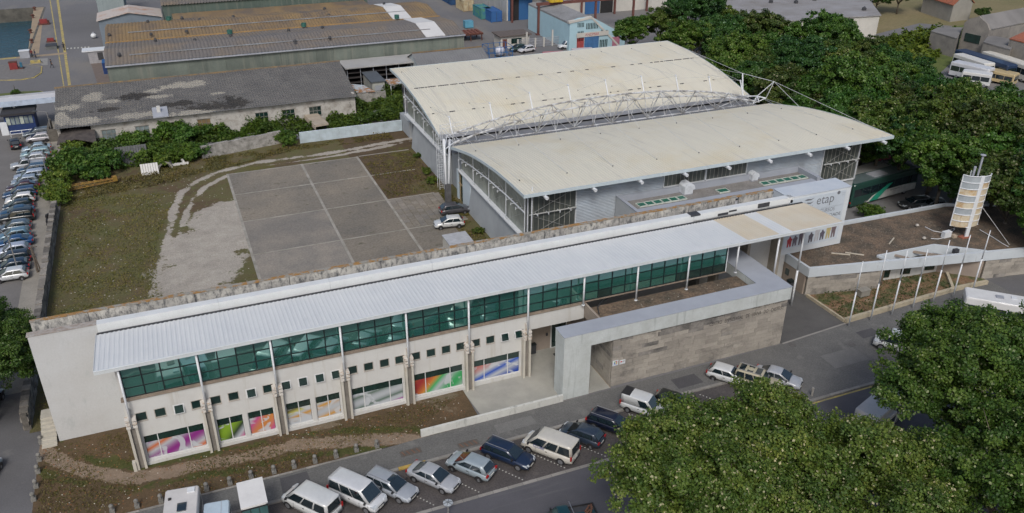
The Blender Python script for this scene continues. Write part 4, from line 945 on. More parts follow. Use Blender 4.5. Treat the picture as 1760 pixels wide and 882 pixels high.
# ---- patches with painted masks for gravel / earth / grass (per-vertex amounts of each soil)
def vnoise(seed):
    r_ = np.random.RandomState(seed); T_ = r_.rand(64, 64)
    def f(x, y, s):
        x, y = x*s, y*s; xi, yi = np.floor(x).astype(int), np.floor(y).astype(int); fx, fy = x-xi, y-yi; fx, fy = fx*fx*(3-2*fx), fy*fy*(3-2*fy)
        g_ = lambda a, b: T_[a % 64, b % 64]
        return (g_(xi, yi)*(1-fx)+g_(xi+1, yi)*fx)*(1-fy) + (g_(xi, yi+1)*(1-fx)+g_(xi+1, yi+1)*fx)*fy
    return lambda x, y, s=1., o=4: sum(f(x+i*17, y+i*9, s*2**i)*.5**i for i in range(o))/sum(.5**i for i in range(o))
def dseg(X, Y, pts):
    D = np.full(X.shape, 1e9)
    for (ax, ay), (bx, by) in zip(pts, pts[1:]):
        dx, dy = bx-ax, by-ay; L = dx*dx+dy*dy+1e-9; u_ = np.clip(((X-ax)*dx+(Y-ay)*dy)/L, 0, 1)
        D = np.minimum(D, np.hypot(X-ax-u_*dx, Y-ay-u_*dy))
    return D
def patch(name, x0, x1, y0, y1, st, z, maskf, mt, zf=None, keep=None):
    nx, ny = int((x1-x0)/st)+1, int((y1-y0)/st)+1
    X, Y = np.meshgrid(np.linspace(x0, x1, nx), np.linspace(y0, y1, ny))
    Z = np.full(X.shape, z) if zf is None else z+zf(X, Y)
    vs = np.stack([X.ravel(), Y.ravel(), Z.ravel()], 1)
    i = np.arange(ny-1)[:, None]*nx + np.arange(nx-1)[None]; i = i.ravel()
    F = np.stack([i, i+1, i+nx+1, i+nx], 1)
    if keep is not None:
        K = keep(X, Y).ravel(); F = F[K[F].all(1)]
    me = bpy.data.meshes.new(name); me.from_pydata(vs.tolist(), [], F.tolist())
    M_ = np.clip(maskf(X, Y), 0, 1)
    a = me.attributes.new('soil', 'FLOAT_COLOR', 'POINT'); c = np.concatenate([M_.reshape(-1, M_.shape[-1]), np.ones((nx*ny, 4-M_.shape[-1]))], 1)
    a.data.foreach_set('color', c.astype(np.float32).ravel()); me.materials.append(mt); me.polygons.foreach_set('use_smooth', [True]*len(me.polygons)); me.update()
    o = bpy.data.objects.new(name, me); COL.objects.link(o); WL[o.name] = Vector((0, 0, 0)); return tag(o, kind='structure')
def soil_mat(name, base, base2, r, g_, b_, fine=3.0):
    m, t, p, pos = newmat(name); at = t.nodes.new('ShaderNodeAttribute'); at.attribute_name = 'soil'
    sp = t.nodes.new('ShaderNodeSeparateColor'); t.links.new(at.outputs['Color'], sp.inputs[0])
    n1 = noise(t, pos, .35, 6, .65); col = ramp(t, n1, [(.35, base), (.65, base2)])
    nf = noise(t, pos, fine, 6, .75); nf2 = noise(t, mapv(t, pos, (1, 1, 1), (31, 7, 3)), fine*.35, 6, .7)
    for ch, c in (('Blue', b_), ('Green', g_), ('Red', r)):
        n_ = math_(t, 'SUBTRACT', math_(t, 'ADD', math_(t, 'MULTIPLY', nf, 1.1), math_(t, 'MULTIPLY', nf2, 1.2)), .65)
        v = math_(t, 'MULTIPLY', math_(t, 'SUBTRACT', math_(t, 'ADD', sp.outputs[ch], n_), .98), 7.0, True)
        col = mixc(t, v, col, ramp(t, nf2, [(.35, c[0]), (.65, c[1])]))
    col = mixc(t, 1.0, col, ramp(t, noise(t, pos, 7, 4, .8), [(.3, (.72,)*3), (.7, (1.18,)*3)]), 'MULTIPLY')
    t.links.new(col, p.inputs['Base Color']); p.inputs['Roughness'].default_value = .95; p.inputs['Specular IOR Level'].default_value = .2
    bump(t, p, noise(t, pos, 4.5, 6, .8), .9, .10); return m
vn = vnoise(3)
front_m = soil_mat('dry_verge', (.130, .088, .052), (.090, .068, .040), ((.27, .21, .155), (.22, .17, .125)), ((.052, .068, .020), (.085, .085, .030)), ((.15, .125, .085), (.19, .15, .105)), 2.2)
path = [G(*q)[:2] for q in ((66, 766), (100, 795), (151, 812), (214, 823), (264, 818), (327, 804), (440, 783), (503, 768), (578, 761), (641, 757), (700, 757), (735, 762))]
def fm(X, Y):
    d = dseg(X, Y, path) + (vn(X, Y, .8)-.5)*.5
    r_ = 1.1-(np.maximum(d, 0)/.75)**1.6*.6
    g_ = .55*np.exp(-((d-1.3)/.6)**2) + (vn(X+40, Y, .22)-.42)*1.0
    b_ = np.where((X > 6), (vn(X, Y+50, .35)-.30)*1.6, .0) + np.where(Y > 57, .25, 0)*(Y < 57.9)
    return np.stack([r_, g_, b_], -1)
patch('front_verge', -14.5, 19.3, 52.82, 63.5, .22, .03, fm, front_m, zf=lambda X, Y: .08*vn(X, Y, .5), keep=lambda X, Y: (Y < 57.95) | (X < -7.2))
lot_m = soil_mat('vacant_lot_soil', (.112, .115, .048), (.125, .098, .055), ((.42, .39, .34), (.32, .295, .255)), ((.075, .082, .026), (.125, .112, .038)), ((.085, .065, .042), (.12, .085, .05)), 1.6)
trk1 = [G(*q)[:2] for q in ((706, 238), (565, 264), (440, 280), (375, 296), (338, 312), (312, 332), (298, 365), (290, 405), (282, 440), (262, 510))]
trk2 = [G(*q)[:2] for q in ((706, 243), (565, 271), (440, 290), (390, 303), (352, 322), (330, 345), (315, 380), (300, 440))]
patchc = [G(*q)[:2] for q in ((400, 372), (375, 395), (352, 430), (330, 470))]
def lm(X, Y):
    n_ = (vn(X, Y, .35)-.5)
    d1, d2, d3 = dseg(X, Y, trk1), dseg(X, Y, trk2), dseg(X, Y, patchc)
    r_ = np.maximum(np.maximum(.80-(d1/.65)**2*.45, .74-(d2/.55)**2*.45), 1.05-(np.maximum(d3, 0)/5.6)**2*.85) + n_*.9 + (vn(X*.35+5, Y+60, .9)-.5)*.5
    r_ = np.where(X > 6.2, np.minimum(r_, np.where(Y > 118.6, .8, .0)), r_)
    g_ = (vn(X+9, Y+3, .10)-.38)*1.8 + np.where(X > 6, -.1, .15)
    b_ = np.where(Y > 105, .35, 0) + np.where((X > 23) & (Y > 100), .6, 0) + (vn(X, Y+90, .16)-.5)*1.0
    return np.stack([r_, g_, b_], -1)
patch('vacant_lot', -15.4, 34, 65.5, 128.5, .33, .012, lm, lot_m, zf=lambda X, Y: .02+0*X)
# concrete yard: slabs and joint strips
cy = sgroup('concrete_yard', (5, 70, 0))
slab_m = mat('old_yard_slab', (.225, .198, .158), .92, .14, .12, rnd=.10, c2=(.15, .142, .125), grain=.28, gsc=4, streak=(.075, .072, .045), ssc=(.55, .9, 1), sthr=(.60, .72), bmp=.3)
slab_w = mat('old_yard_slab_dusty', (.25, .225, .19), .92, .12, .2, rnd=.12, c2=(.165, .158, .145), grain=.25, gsc=5, streak=(.09, .085, .06), ssc=(.8, .8, 1), sthr=(.68, .78))
strip_m = mat('joint_strip', (.34, .325, .29), .9, .15, .5, c2=(.20, .19, .16), grain=.15)
XS = [5.55, 15.85, 23.9, 31.9]; YS = [66.0, 73.0, 82.2, 91.1, 100.6, 109.6, 117.4]
for i in range(3):
    for j in range(6):
        a, b, c, d = XS[i]+.16, XS[i+1]-.16, YS[j]+.14, YS[j+1]-.14
        if i == 2 and j >= 4: continue
        if i == 2 and j == 3:
            for p_ in range(9):
                for q_ in range(11):
                    w_ = (b-a)/9; h_ = (d-c)/11; pc('paving_slab', slab_w if random.random() < .45 else slab_m, cy, a+p_*w_+.02, c+q_*h_+.02, .0, a+(p_+1)*w_-.02, c+(q_+1)*h_-.02, .06+random.uniform(-.008, .008))
        elif i == 2: pc('yard_slab', slab_m, cy, a, c, 0, 29.5, d, .05)
        else: pc('yard_slab', slab_w if (i == 0 and j in (2, 3)) else slab_m, cy, a, c, 0, b, d, .05+.003*((i+j) % 2))
for i, x in enumerate(XS[:3]):
    for j in range(6):
        pc('joint_strip', strip_m, cy, x-.155, YS[j]+.14, 0, x+.155, YS[j+1]-.14, .075)
for y in YS[1:]:
    for i in range(3): 
        if i == 2 and y > 110: continue
        pc('joint_strip', strip_m, cy, XS[i]+.16, y-.09, 0, XS[i+1]-.16 if not (i == 2 and y > 100) else 30.4, y+.09, .062)
    for x in XS[:3]: pc('joint_strip', strip_m, cy, x-.155, y-.13, 0, x+.155, y+.13, .074)
for (x0, x1) in ((24.2, 31.8),): pc('joint_strip', strip_m, cy, x0, 117.5, 0, x1, 117.7, .06)
# parking on the left and its walkway
sheet('car_park', [(-60, 78), (-18.0, 78), (-18.6, 150), (-60, 150)], .010, mat('car_park_asphalt', (.155, .15, .145), .9, .1, .2, c2=(.125, .12, .115), grain=.15, gsc=6))
sheet('walkway', [(-18.0, 72), (-16.0, 72), (-16.1, 152), (-18.6, 152)], .016, mat('pale_walkway', (.27, .255, .225), .9, .1, .4, c2=(.21, .20, .175), grain=.15, gsc=5))
c = G(55.5, 406, .02); sheet('oil_stain', [(c.x+.55*math.cos(i), c.y+.5*math.sin(i)) for i in [k*.7 for k in range(9)]], .021, mat('oil_patch', (.07, .065, .06), .8))
# ------------------------------------------------------------------ loose stone walls
rub = [mat('rubble_stone_a', (.20, .185, .16), .95, .2, 3, grain=.3), mat('rubble_stone_b', (.13, .12, .105), .95, .25, 3, grain=.3), mat('rubble_stone_c', (.27, .25, .22), .95, .2, 3, grain=.3)]
def rubble_wall(par, a, b, h, th, sz=.9, lim=280, seed=1, ms=rub):
    rr = random.Random(seed); d = (b-a); L = d.length; an = math.atan2(d.y, d.x); n = int(L/sz); nr = max(1, int(h/(sz*.5)))
    while n*nr > lim: sz *= 1.08; n = int(L/sz); nr = max(1, int(h/(sz*.5)))
    MB().obox(((a.x+b.x)/2, (a.y+b.y)/2, h*.47), (L, th*.7, h*.92), an).build('wall_core', ms[1], par)
    for r_ in range(nr):
        x = 0
        for i in range(n):
            w_ = L/n; c = a + d.normalized()*(w_*(i+.5)+ (w_*.3 if r_ % 2 else 0)); hh_ = h/nr
            key = rr.choice(ms)
            e = rr.uniform(.86, 1.0)
            pc('stone', key, par, c.x-w_*e/2, c.y-th/2*rr.uniform(.9, 1.1), r_*hh_+.01, c.x+w_*e/2, c.y+th/2*rr.uniform(.9, 1.1), (r_+1)*hh_-.015+(rr.uniform(-.05, .08) if r_ == nr-1 else 0), rot=(rr.uniform(-.03, .03), rr.uniform(-.03, .03), an+rr.uniform(-.05, .05)))
lwall = thing('rubble_wall', 'old grey rubble stone wall between the car park walkway and the grassy vacant lot', 'wall', (-15.6, 95, 0))
rubble_wall(lwall, Vector((-15.55, 66, 0)), Vector((-15.75, 112, 0)), 1.7, .62, .8, 270, 2)
pl1 = [mat('old_plaster_a', (.36, .35, .33), .95, .25, 1.3, c2=(.17, .165, .15), grain=.25, streak=(.08, .08, .07), ssc=(1.6, 1.6, 1.6), sthr=(.58, .7))]
w2 = thing('plastered_wall', 'rough grey plastered wall stub behind the vacant lot, left of the corrugated fence', 'wall', (8.5, 127, 0))
a, b = G(348, 273), G(484, 246)
for i in range(6):
    p_, q_ = a.lerp(b, i/6), a.lerp(b, (i+1)/6); d = (q_-p_); MB().obox(((p_.x+q_.x)/2, (p_.y+q_.y)/2, .95+.04*(i % 2)), (d.length-.01, .4, 1.9+.08*(i % 2)), math.atan2(d.y, d.x)).build('wall_section', pl1[0], w2)
w3 = thing('corrugated_fence', 'pale blue-white corrugated sheet fence at the back of the vacant lot beside the hall', 'fence', (25, 126.3, 0))
sheet_m = mat('pale_corrugated_sheet', (.44, .52, .57), .6, .1, .8, c2=(.34, .40, .43), streak=(.2, .2, .18), ssc=(1, 1, 3), sthr=(.66, .8))
n = 16
for i in range(n):
    x = 17.2+i*(33.3-17.2)/n; x2 = x+(33.3-17.2)/n-.015; m = MB(); zz = 0
    for k in range(10): m.extr([(126.30, zz), (126.22, zz+.09), (126.30, zz+.18), (126.36, zz+.18), (126.36, zz)], 'x', x, x2); zz += .181
    m.build('sheet_panel', sheet_m, w3)
MB().box(33.4, 122.4, 0, 34.6, 127.6, 2.6).build('end_pier', hall_wall, w3)
# pebbles, leaves and litter strewn on the verge and the lot
def pebbles(name, x0, x1, y0, y1, n, s0, s1, z, mt, seed, keep=lambda x, y: True):
    rr = random.Random(seed); m = MB()
    for i in range(n):
        x, y = rr.uniform(x0, x1), rr.uniform(y0, y1)
        if not keep(x, y): continue
        s_ = rr.uniform(s0, s1); a = rr.uniform(0, 3); c, d = math.cos(a)*s_, math.sin(a)*s_
        m.add([(x-c, y-d, z), (x+d, y-c, z), (x+c, y+d, z), (x-d, y+c, z), (x, y, z+s_*.8)], [(0, 1, 4), (1, 2, 4), (2, 3, 4), (3, 0, 4)])
    tag(m.build(name, mt, None), kind='stuff')
vk = lambda x, y: (y < 57.6 or x < -8) and x < 18.5
pebbles('verge_litter', -14.2, 18.5, 53.1, 63, 420, .025, .06, .085, mat('pale_litter', (.55, .53, .47), .9), 31, vk)
pebbles('fallen_leaves', -14.2, 18.5, 53.1, 63, 900, .03, .08, .08, mat('rusty_fallen_leaves', (.24, .11, .04), .9, .3, 5), 32, vk)
pebbles('lot_stones', -14.5, 5, 67, 122, 700, .03, .10, .04, mat('pale_lot_stones', (.40, .38, .33), .9), 33)
pebbles('terrace_litter', 32, 47, 55.2, 57.5, 28, .02, .05, 5.70, mat('pale_litter', (.5, .5, .5)), 34)
pebbles('roof_gravel_stones', 60, 83, 60, 66, 600, .03, .09, 3.2, mat('mixed_roof_stones', (.20, .17, .14), .9, .3, 5), 35)
# ------------------------------------------------------------------ small stone bollards
bo = thing('stone_bollard', 'x', 'bollard', (0, 0, 0), group='stone bollards round the dry verge')
bol = mat('bollard_stone', (.22, .215, .20), .9, .2, 5, c2=(.13, .13, .12), grain=.25)
MB().box(-.17, -.17, 0, .17, .17, .34).build('plinth', bol, bo, world=False)
MB().lathe([(.13, .34), (.10, .42), (.09, .48), (.14, .54), (.17, .63), (.15, .73), (.07, .80), (.01, .82)], (0, 0, 0), 10).build('round_head', bol, bo, world=False, smooth=True)
index_children()
bp = [(71.7, 763, 'at the foot of the white steps'), (69, 793, 'second down from the white steps along the side road'), (66, 813.5, 'third down from the white steps along the side road'), (63, 838.7, 'fourth down from the white steps along the side road'), (59, 861, 'last one along the side road, at the lower left corner'),
      (194, 882, 'at the lower picture edge left of the camper van'), (236.6, 873, 'second one left of the camper van on the kerb'), (277.6, 864, 'touching the camper van on its left side'), (356, 844, 'just right of the camper van by the pale blue van'), (396, 834, 'just left of the white food truck'), (432.4, 823, 'behind the roof corner of the white food truck'),
      (471.5, 814, 'first one right of the white food truck'), (506, 805, 'second one right of the white food truck'), (542, 796, 'fourth from the right-hand end of the verge kerb'), (578, 787, 'third from the right-hand end of the verge kerb'), (613, 777, 'second from the right-hand end of the verge kerb'), (648, 770, 'at the right-hand end of the verge kerb')]
for k, (x, y, l) in enumerate(bp):
    o = bo if k == 0 else copy_tree(bo)
    c = G(x, y); 
    if k > 4: c.y = max(c.y, 53.0)
    o.location = (c.x, c.y, .03); o['label'] = 'small stone bollard ' + l; WL[o.name] = Vector(c)
# white steps at the left end of the college
st = thing('outdoor_steps', 'pale concrete steps climbing beside the left end of the white wall', 'steps', (-13.6, 64, 0))
stm = mat('pale_steps', (.45, .43, .37), .9, .1, 2)
s0, s1 = G(73, 762), G(98, 733)
for k in range(8): MB().box(-14.3, 62.9+k*.34, 0, -13.2, 66.5, .17*(k+1)-.002).build('step', stm, st)
# ================================================================== BUILDINGS AND YARDS BEHIND
def slope_mat(name, a, b, thr=(.4, .6), rough=.85, **k): return mat(name, a, rough, .2, .12, c2=b, thr=thr, **k)
fibro = slope_mat('rusty_fibre_cement', (.20, .135, .065), (.12, .10, .082), (.40, .62), grain=.18, gsc=3, streak=(.24, .165, .075), ssc=(.25, .06, 1), sthr=(.45, .70))
fibro2 = slope_mat('grey_fibre_cement', (.135, .125, .118), (.19, .15, .105), (.45, .7), grain=.18, gsc=3, streak=(.10, .095, .09), ssc=(.6, .15, 1), sthr=(.55, .8))
oldtile = mat('lichened_tile_roof', (.165, .165, .165), .95, .3, .18, c2=(.075, .075, .075), thr=(.42, .70), grain=.3, gsc=4, streak=(.36, .345, .30), ssc=(.10, .33, 1), sthr=(.53, .60))
greenclad = mat('green_grey_cladding', (.15, .175, .15), .85, .15, .3, rnd=.14, c2=(.105, .125, .11), streak=(.19, .20, .17), ssc=(1.2, 1.2, .05), sthr=(.5, .7), grain=.08, gsc=4)
dteal = mat('teal_patch', (.03, .12, .10), .8)
W1 = thing('harbour_warehouse', 'long low warehouse with rust-orange corrugated double roof and grey-green side wall', 'building', (-9, 157, 0))
wx0, wx1 = -9.2, 55.2
wy = [157.6, 164.6, 173.6, 182.0, 190.2]; wz = [6.7, 7.9, 6.95, 8.0, 7.0]
for k in range(4):
    ribbed(MB(), wx0, wx1, wy[k], wz[k], wy[k+1], wz[k+1], .62, .10, prof=((0, 0), (.25, .7), (.5, 1), (.75, .7))).build('roof_slope', (fibro2, fibro2, fibro, fibro)[k] if k else fibro2, W1)
MB().box(wx0+.2, 157.9, 0, wx1-.2, 158.2, 6.65).build('side_wall', greenclad, W1)
for k in range(20): MB().box(wx0+.3+k*3.2, 157.83, .3, wx0+.3+k*3.2+3.12, 157.9, 6.5).build('cladding_panel', greenclad, W1)
MB().extr([(158.2, 0), (190.0, 0), (190.0, 6.9), (182, 7.9), (173.6, 6.8), (164.6, 7.8), (158.2, 6.6)], 'x', wx1-.5, wx1-.3).extr([(158.2, 0), (190.0, 0), (190.0, 6.9), (182, 7.9), (173.6, 6.8), (164.6, 7.8), (158.2, 6.6)], 'x', wx0+.3, wx0+.5).build('end_wall', greenclad, W1)
MB().box(wx0+.5, 189.7, 0, wx1-.5, 189.95, 6.9).build('rear_wall', greenclad, W1)
MB().box(wx0, 157.35, 6.5, wx1, 157.58, 6.72).build('eave_gutter', grey_metal, W1)
MB().box(wx0-.05, 173.2, 6.95, wx1+.05, 174.0, 7.12).build('valley_strip', mat('orange_rust_strip', (.33, .20, .07), .9, .2, .5), W1)
for (k, y, z) in ((0, 161.1, 7.38), (1, 178.2, 7.6)):
    MB().box(wx0+4, y-.2, z+.02, wx1-6, y+.2, z+.13).build('patched_lap', mat('patched_lap', (.24, .26, .28), .8, .15, .4, c2=(.17, .16, .155)), W1)
whp = mat('white_roof_sheet', (.60, .60, .59), .6, .05, .5)
def on_slope(k, x, y): return wz[k]+(wz[k+1]-wz[k])*(y-wy[k])/(wy[k+1]-wy[k])
for k, (xa, xb, off) in enumerate(((47.3, 51.2, 0), (45.3, 49.2, 0))):
    for s in ((0, 1), (2, 3))[k]:
        ya, yb_ = wy[s]+.05, wy[s+1]-.05
        if s == 3: yb_ = 190
        m = MB(); m.hexa([(xa, ya, on_slope(s, 0, ya)+.05), (xb, ya, on_slope(s, 0, ya)+.05), (xb, yb_, on_slope(s, 0, yb_)+.05), (xa, yb_, on_slope(s, 0, yb_)+.05)], [(xa, ya, on_slope(s, 0, ya)+.16), (xb, ya, on_slope(s, 0, ya)+.16), (xb, yb_, on_slope(s, 0, yb_)+.16), (xa, yb_, on_slope(s, 0, yb_)+.16)])
        m.build('white_sheet', whp, W1)
for (x, y, c) in ((290, 33, 1), (395, 56, 1), (522, 44, 1), (682, 30, 1), (313, 32, 0), (343, 35, 0), (401, 30, 0), (254, 38, 0), (188, 61, 0), (260, 60, 0), (321, 55, 0), (335, 70, 0), (397, 63, 0), (205, 95, 0), (267, 70, 0), (558, 16, 0), (565, 27, 0), (660, 7, 0), (496, 53, 0), (554, 48, 0), (507, 72, 0), (567, 66, 0)):
    q = G(x, y, 7.6); 
    MB().lathe([(.28, -.2), (.32, .05), (.2, .3), (.04, .34)] if not c else [(.5, -.3), (.5, .4), (.42, .4), (.4, .1)], (q.x, q.y, 7.7), 8).build('roof_vent', dteal if c else dark_gap, W1)
# brown canopy strip and open shed on the right
SH = thing('open_shed', 'open-fronted shed with pale flat roof and dark racks inside between warehouse and tiled shed', 'building', (30, 150, 0))
a, b, c, d = G(588, 112, 4), G(695, 98, 4), G(770, 82, 4), G(590, 103, 4)
MB().box(a.x, 151.5, 3.8, 56.8, 157.3, 4.0).build('flat_roof', mat('pale_shed_roof', (.36, .36, .35), .8, .1, .3), SH)
MB().box(a.x+.2, 157.0, 0, 56.5, 157.3, 3.8).box(a.x, 151.7, 0, a.x+.2, 157, 3.8).build('back_wall', mat('black_inside', (.02, .02, .022), .9), SH)
m = MB()
for zz in (1.0, 1.9, 2.8):
    MB().box(a.x+.4, 152.0, zz, 50, 153.2, zz+.08).build('shelf', mat('shed_shelf', (.05, .045, .045), .8), SH)
for k in range(9): MB().box(a.x+.4+k*2.4, 152.0, 0, a.x+.5+k*2.4, 152.1, 3.8).build('rack_post', grey_metal, SH)
# small grey pitched building right of it
GB = thing('grey_workshop', 'small grey corrugated-roof workshop with pale gable end just behind the hall roof corner', 'building', (44, 141, 0))
g0, g1 = G(708, 92, 5.5), G(800, 83, 5.5)
x0 = g0.x; yr = g0.y; 
MB().extr([(yr-8, 0), (yr+4.5, 0), (yr+4.5, 3.4), (yr, 5.4), (yr-8, 2.6)], 'x', x0+.2, x0+13.5).build('walls', mat('pale_gable', (.40, .44, .45), .9, .1, .6), GB)
m = ribbed(MB(), x0-.1, x0+13.8, yr-8.6, 2.45, yr, 5.5, .5, .06, prof=((0, 0), (.5, 1))); ribbed(m, x0-.1, x0+13.8, yr, 5.5, yr+5, 3.3, .5, .06, prof=((0, 0), (.5, 1)))
m.build('roof', mat('slate_grey_sheet', (.17, .175, .18), .8, .1, .4, grain=.1, gsc=4), GB)
MB().box(x0, yr-.2, 5.5, x0+13.7, yr+.2, 5.66).build('ridge_cap', fibro, GB)
# long tiled shed -----------------------------------------------------------------
L1 = thing('tiled_shed', 'long low shed with blotched grey tile roof and flaking white wall with small-paned windows', 'building', (-16, 135, 0))
lx0, lx1, ly0, lz0, ly1, lz1 = -16.3, 28.3, 134.4, 3.8, 147.3, 6.5
m = MB(); nx_, ny_ = 110, 22
rr = random.Random(8)
# courses of tiles: each course a stepped fold, waves across
xs_ = []; 
for i in range(nx_*2+1): xs_.append(lx0+(lx1-lx0)*i/(nx_*2))
vs = []; 
for j in range(ny_):
    for e in (0, 1):
        u_ = (j+e)/ny_; y = ly0+(ly1-ly0)*u_; z = lz0+(lz1-lz0)*u_ + (.0 if e else .09)
        sag = [-.10*math.sin(x*.5+j*.2)*.6 for x in xs_]
        vs += [(x, y, z+(.06 if i % 2 else 0)+s_*.5) for i, (x, s_) in enumerate(zip(xs_, sag))]
k = len(xs_); fs = [(r_*k+i, r_*k+i+1, (r_+1)*k+i+1, (r_+1)*k+i) for r_ in range(ny_*2-1) for i in range(k-1)]
m.add(vs, fs); tr_ = m.build('tiled_roof', soil_mat('blotched_tiles', (.125, .125, .125), (.165, .163, .158), ((.34, .325, .285), (.27, .26, .235)), ((.045, .045, .045), (.065, .062, .058)), ((.20, .195, .18), (.16, .155, .145)), 1.1), L1)
VX = np.array([v[0] for v in vs]); VY = np.array([v[1] for v in vs])
def gs(lst, k=1.0):
    a = np.zeros(len(VX))
    for (px_, py_, rx, ry) in lst:
        q = AP(px_, py_, (0, ly0, lz0), (0, -(lz1-lz0), ly1-ly0)); a = np.maximum(a, np.exp(-((VX-q.x)/rx)**2-((VY-q.y)/ry)**2))
    return a
wh_ = gs(((120, 186, 2.6, 1.3), (160, 168, 1.9, 1.6), (192, 175, 2.2, .8), (265, 156, 1.8, .9), (292, 150, 2.6, 1.2), (330, 146, 3.6, 1.5), (375, 161, 1.6, .7), (270, 167, 3, .6), (230, 200, 4.0, 1.2), (150, 208, 3.0, 1.5), (107, 205, 1.2, 3), (330, 195, 5, 1.2)))
bk_ = gs(((225, 168, 4.5, 1.6), (395, 178, 3.6, 3.0), (350, 188, 4, 2.0), (180, 190, 3.5, .8), (310, 178, 4, 1.2), (140, 230, 3, 1.5)))
nz = vn(VX+30, VY, .4)
at_ = tr_.data.attributes.new('soil', 'FLOAT_COLOR', 'POINT'); cc = np.clip(np.stack([wh_*.95+(nz-.5)*.3*(VX < 12)-.05*(VX > 12), bk_*.85+(nz-.5)*.2, (vn(VX, VY, .15)-.2)*.9*(VX < 13), np.ones(len(VX))], 1), 0, 1)
at_.data.foreach_set('color', cc.astype(np.float32).ravel())
MB().hexa([(lx0, ly1, lz1-.02), (lx1, ly1, lz1-.02), (lx1, ly1+9, 4.2), (lx0, ly1+9, 4.2)], [(lx0, ly1, lz1+.06), (lx1, ly1, lz1+.06), (lx1, ly1+9, 4.3), (lx0, ly1+9, 4.3)]).build('rear_slope', oldtile, L1)
MB().box(lx0-.1, ly1-.2, lz1-.05, lx1+.1, ly1+.2, lz1+.16).build('ridge', mat('ochre_ridge', (.22, .15, .07), .9, .3, 1, c2=(.12, .11, .10)), L1)
flaky = mat('flaking_whitewash', (.42, .41, .385), .95, .15, .8, c2=(.27, .25, .22), thr=(.45, .68), grain=.15, gsc=6, streak=(.15, .14, .125), ssc=(1.1, 1.1, .7), sthr=(.6, .72))
YL = 135.1
wins = []
for (x, y) in ((188, 232), (245, 223), (296, 211), (350, 205), (449, 192), (495, 187), (541, 182)):
    q = AY(x, y, YL); wins.append((q.x-.95, q.x+.95, q.z-.65, q.z+.65))
m = MB(); wins.sort(); 
ok = [(a, b, max(.8, c), min(3.1, d)) for a, b, c, d in wins]
ok = [(a, b, 1.35, 2.75) for a, b, c, d in ok]
hole_wall(m, -11.6, lx1-.3, 0, 3.85, YL, YL+.4, ok); m.box(lx0+.2, YL, 0, lx0+.6, 156, 4).box(lx1-.7, YL+.4, 0, lx1-.3, 156, 4.2)
m.build('whitewashed_wall', flaky, L1)
for k, (a, b, c, d) in enumerate(ok):
    fo = MB().box(a-.15, YL-.03, c-.18, b+.15, YL+.1, c).box(a-.12, YL-.02, d, b+.12, YL+.1, d+.12).box(a, YL+.05, (c+d)/2-.03, b, YL+.12, (c+d)/2+.03).box(a+.6, YL+.05, c, a+.66, YL+.12, (c+d)/2-.031).box(b-.66, YL+.05, c, b-.6, YL+.12, (c+d)/2-.031).box(a+.6, YL+.05, (c+d)/2+.031, a+.66, YL+.12, d).box(b-.66, YL+.05, (c+d)/2+.031, b-.6, YL+.12, d).build('shed_window', mat('grey_stone_frame', (.22, .21, .19), .9), L1)
    mm = oldglass if k < 2 else (mat('boarded', (.20, .14, .07), .9) if k == 3 else dkglass)
    for i in range(3):
        for (za_, zb2) in ((c, (c+d)/2-.031), ((c+d)/2+.031, d)):
            xa_ = (a, a+.66, b-.6)[i]; xb_ = (a+.6, b-.66, b)[i]; pc('pane', mm, fo, xa_+.01, YL+.08, za_+.01, xb_-.01, YL+.1, zb2-.01)
q = G(276, 197, 4.2); MB().hexa([(q.x-1.1, ly0-.05, 3.95), (q.x+1.1, ly0-.05, 3.95), (q.x+1.1, ly0+3, 4.6), (q.x-1.1, ly0+3, 4.6)], [(q.x-1.1, ly0-.05, 4.1), (q.x+1.1, ly0-.05, 4.1), (q.x+1.1, ly0+3, 4.75), (q.x-1.1, ly0+3, 4.75)]).build('metal_roof_patch', grey_metal, L1)
q = G(272, 187, 4.9); MB().box(q.x-.25, q.y-.25, 4.4, q.x+.25, q.y+.25, 5.3).build('chimney', white_wall, L1)
# dark ruined lean-to at its left corner
RN = thing('collapsed_shed', 'small dark half-collapsed shed with broken roof at the left end of the tiled shed', 'building', (-15, 131, 0))
drk = mat('charred_roof', (.075, .065, .06), .95, .3, 1.5, c2=(.04, .035, .035), grain=.3)
p1, p2, p3, p4, p5, p6 = G(98, 250, 2.2), G(127, 222, 3.2), G(130, 240, 2.6), G(166, 246, 2.2), G(158, 222, 3.0), G(152, 245, 2.2)
dz = Vector((0, 0, .12))
MB().hexa([p1, p3, p2, G(103, 228, 3.0)], [p1+dz, p3+dz, p2+dz, G(103, 228, 3.0)+dz]).hexa([p3, p4, G(163, 224, 3.0), p2], [p3+dz, p4+dz, G(163, 224, 3.0)+dz, p2+dz]).build('broken_roof', drk, RN)
c0_ = G(130, 243, 0); MB().box(c0_.x-3.6, c0_.y+1, 0, c0_.x+4.6, c0_.y+1.4, 1.9).box(c0_.x-3.6, c0_.y+1.4, 0, c0_.x-3.3, c0_.y+6, 2.2).build('low_wall', rub[1], RN)
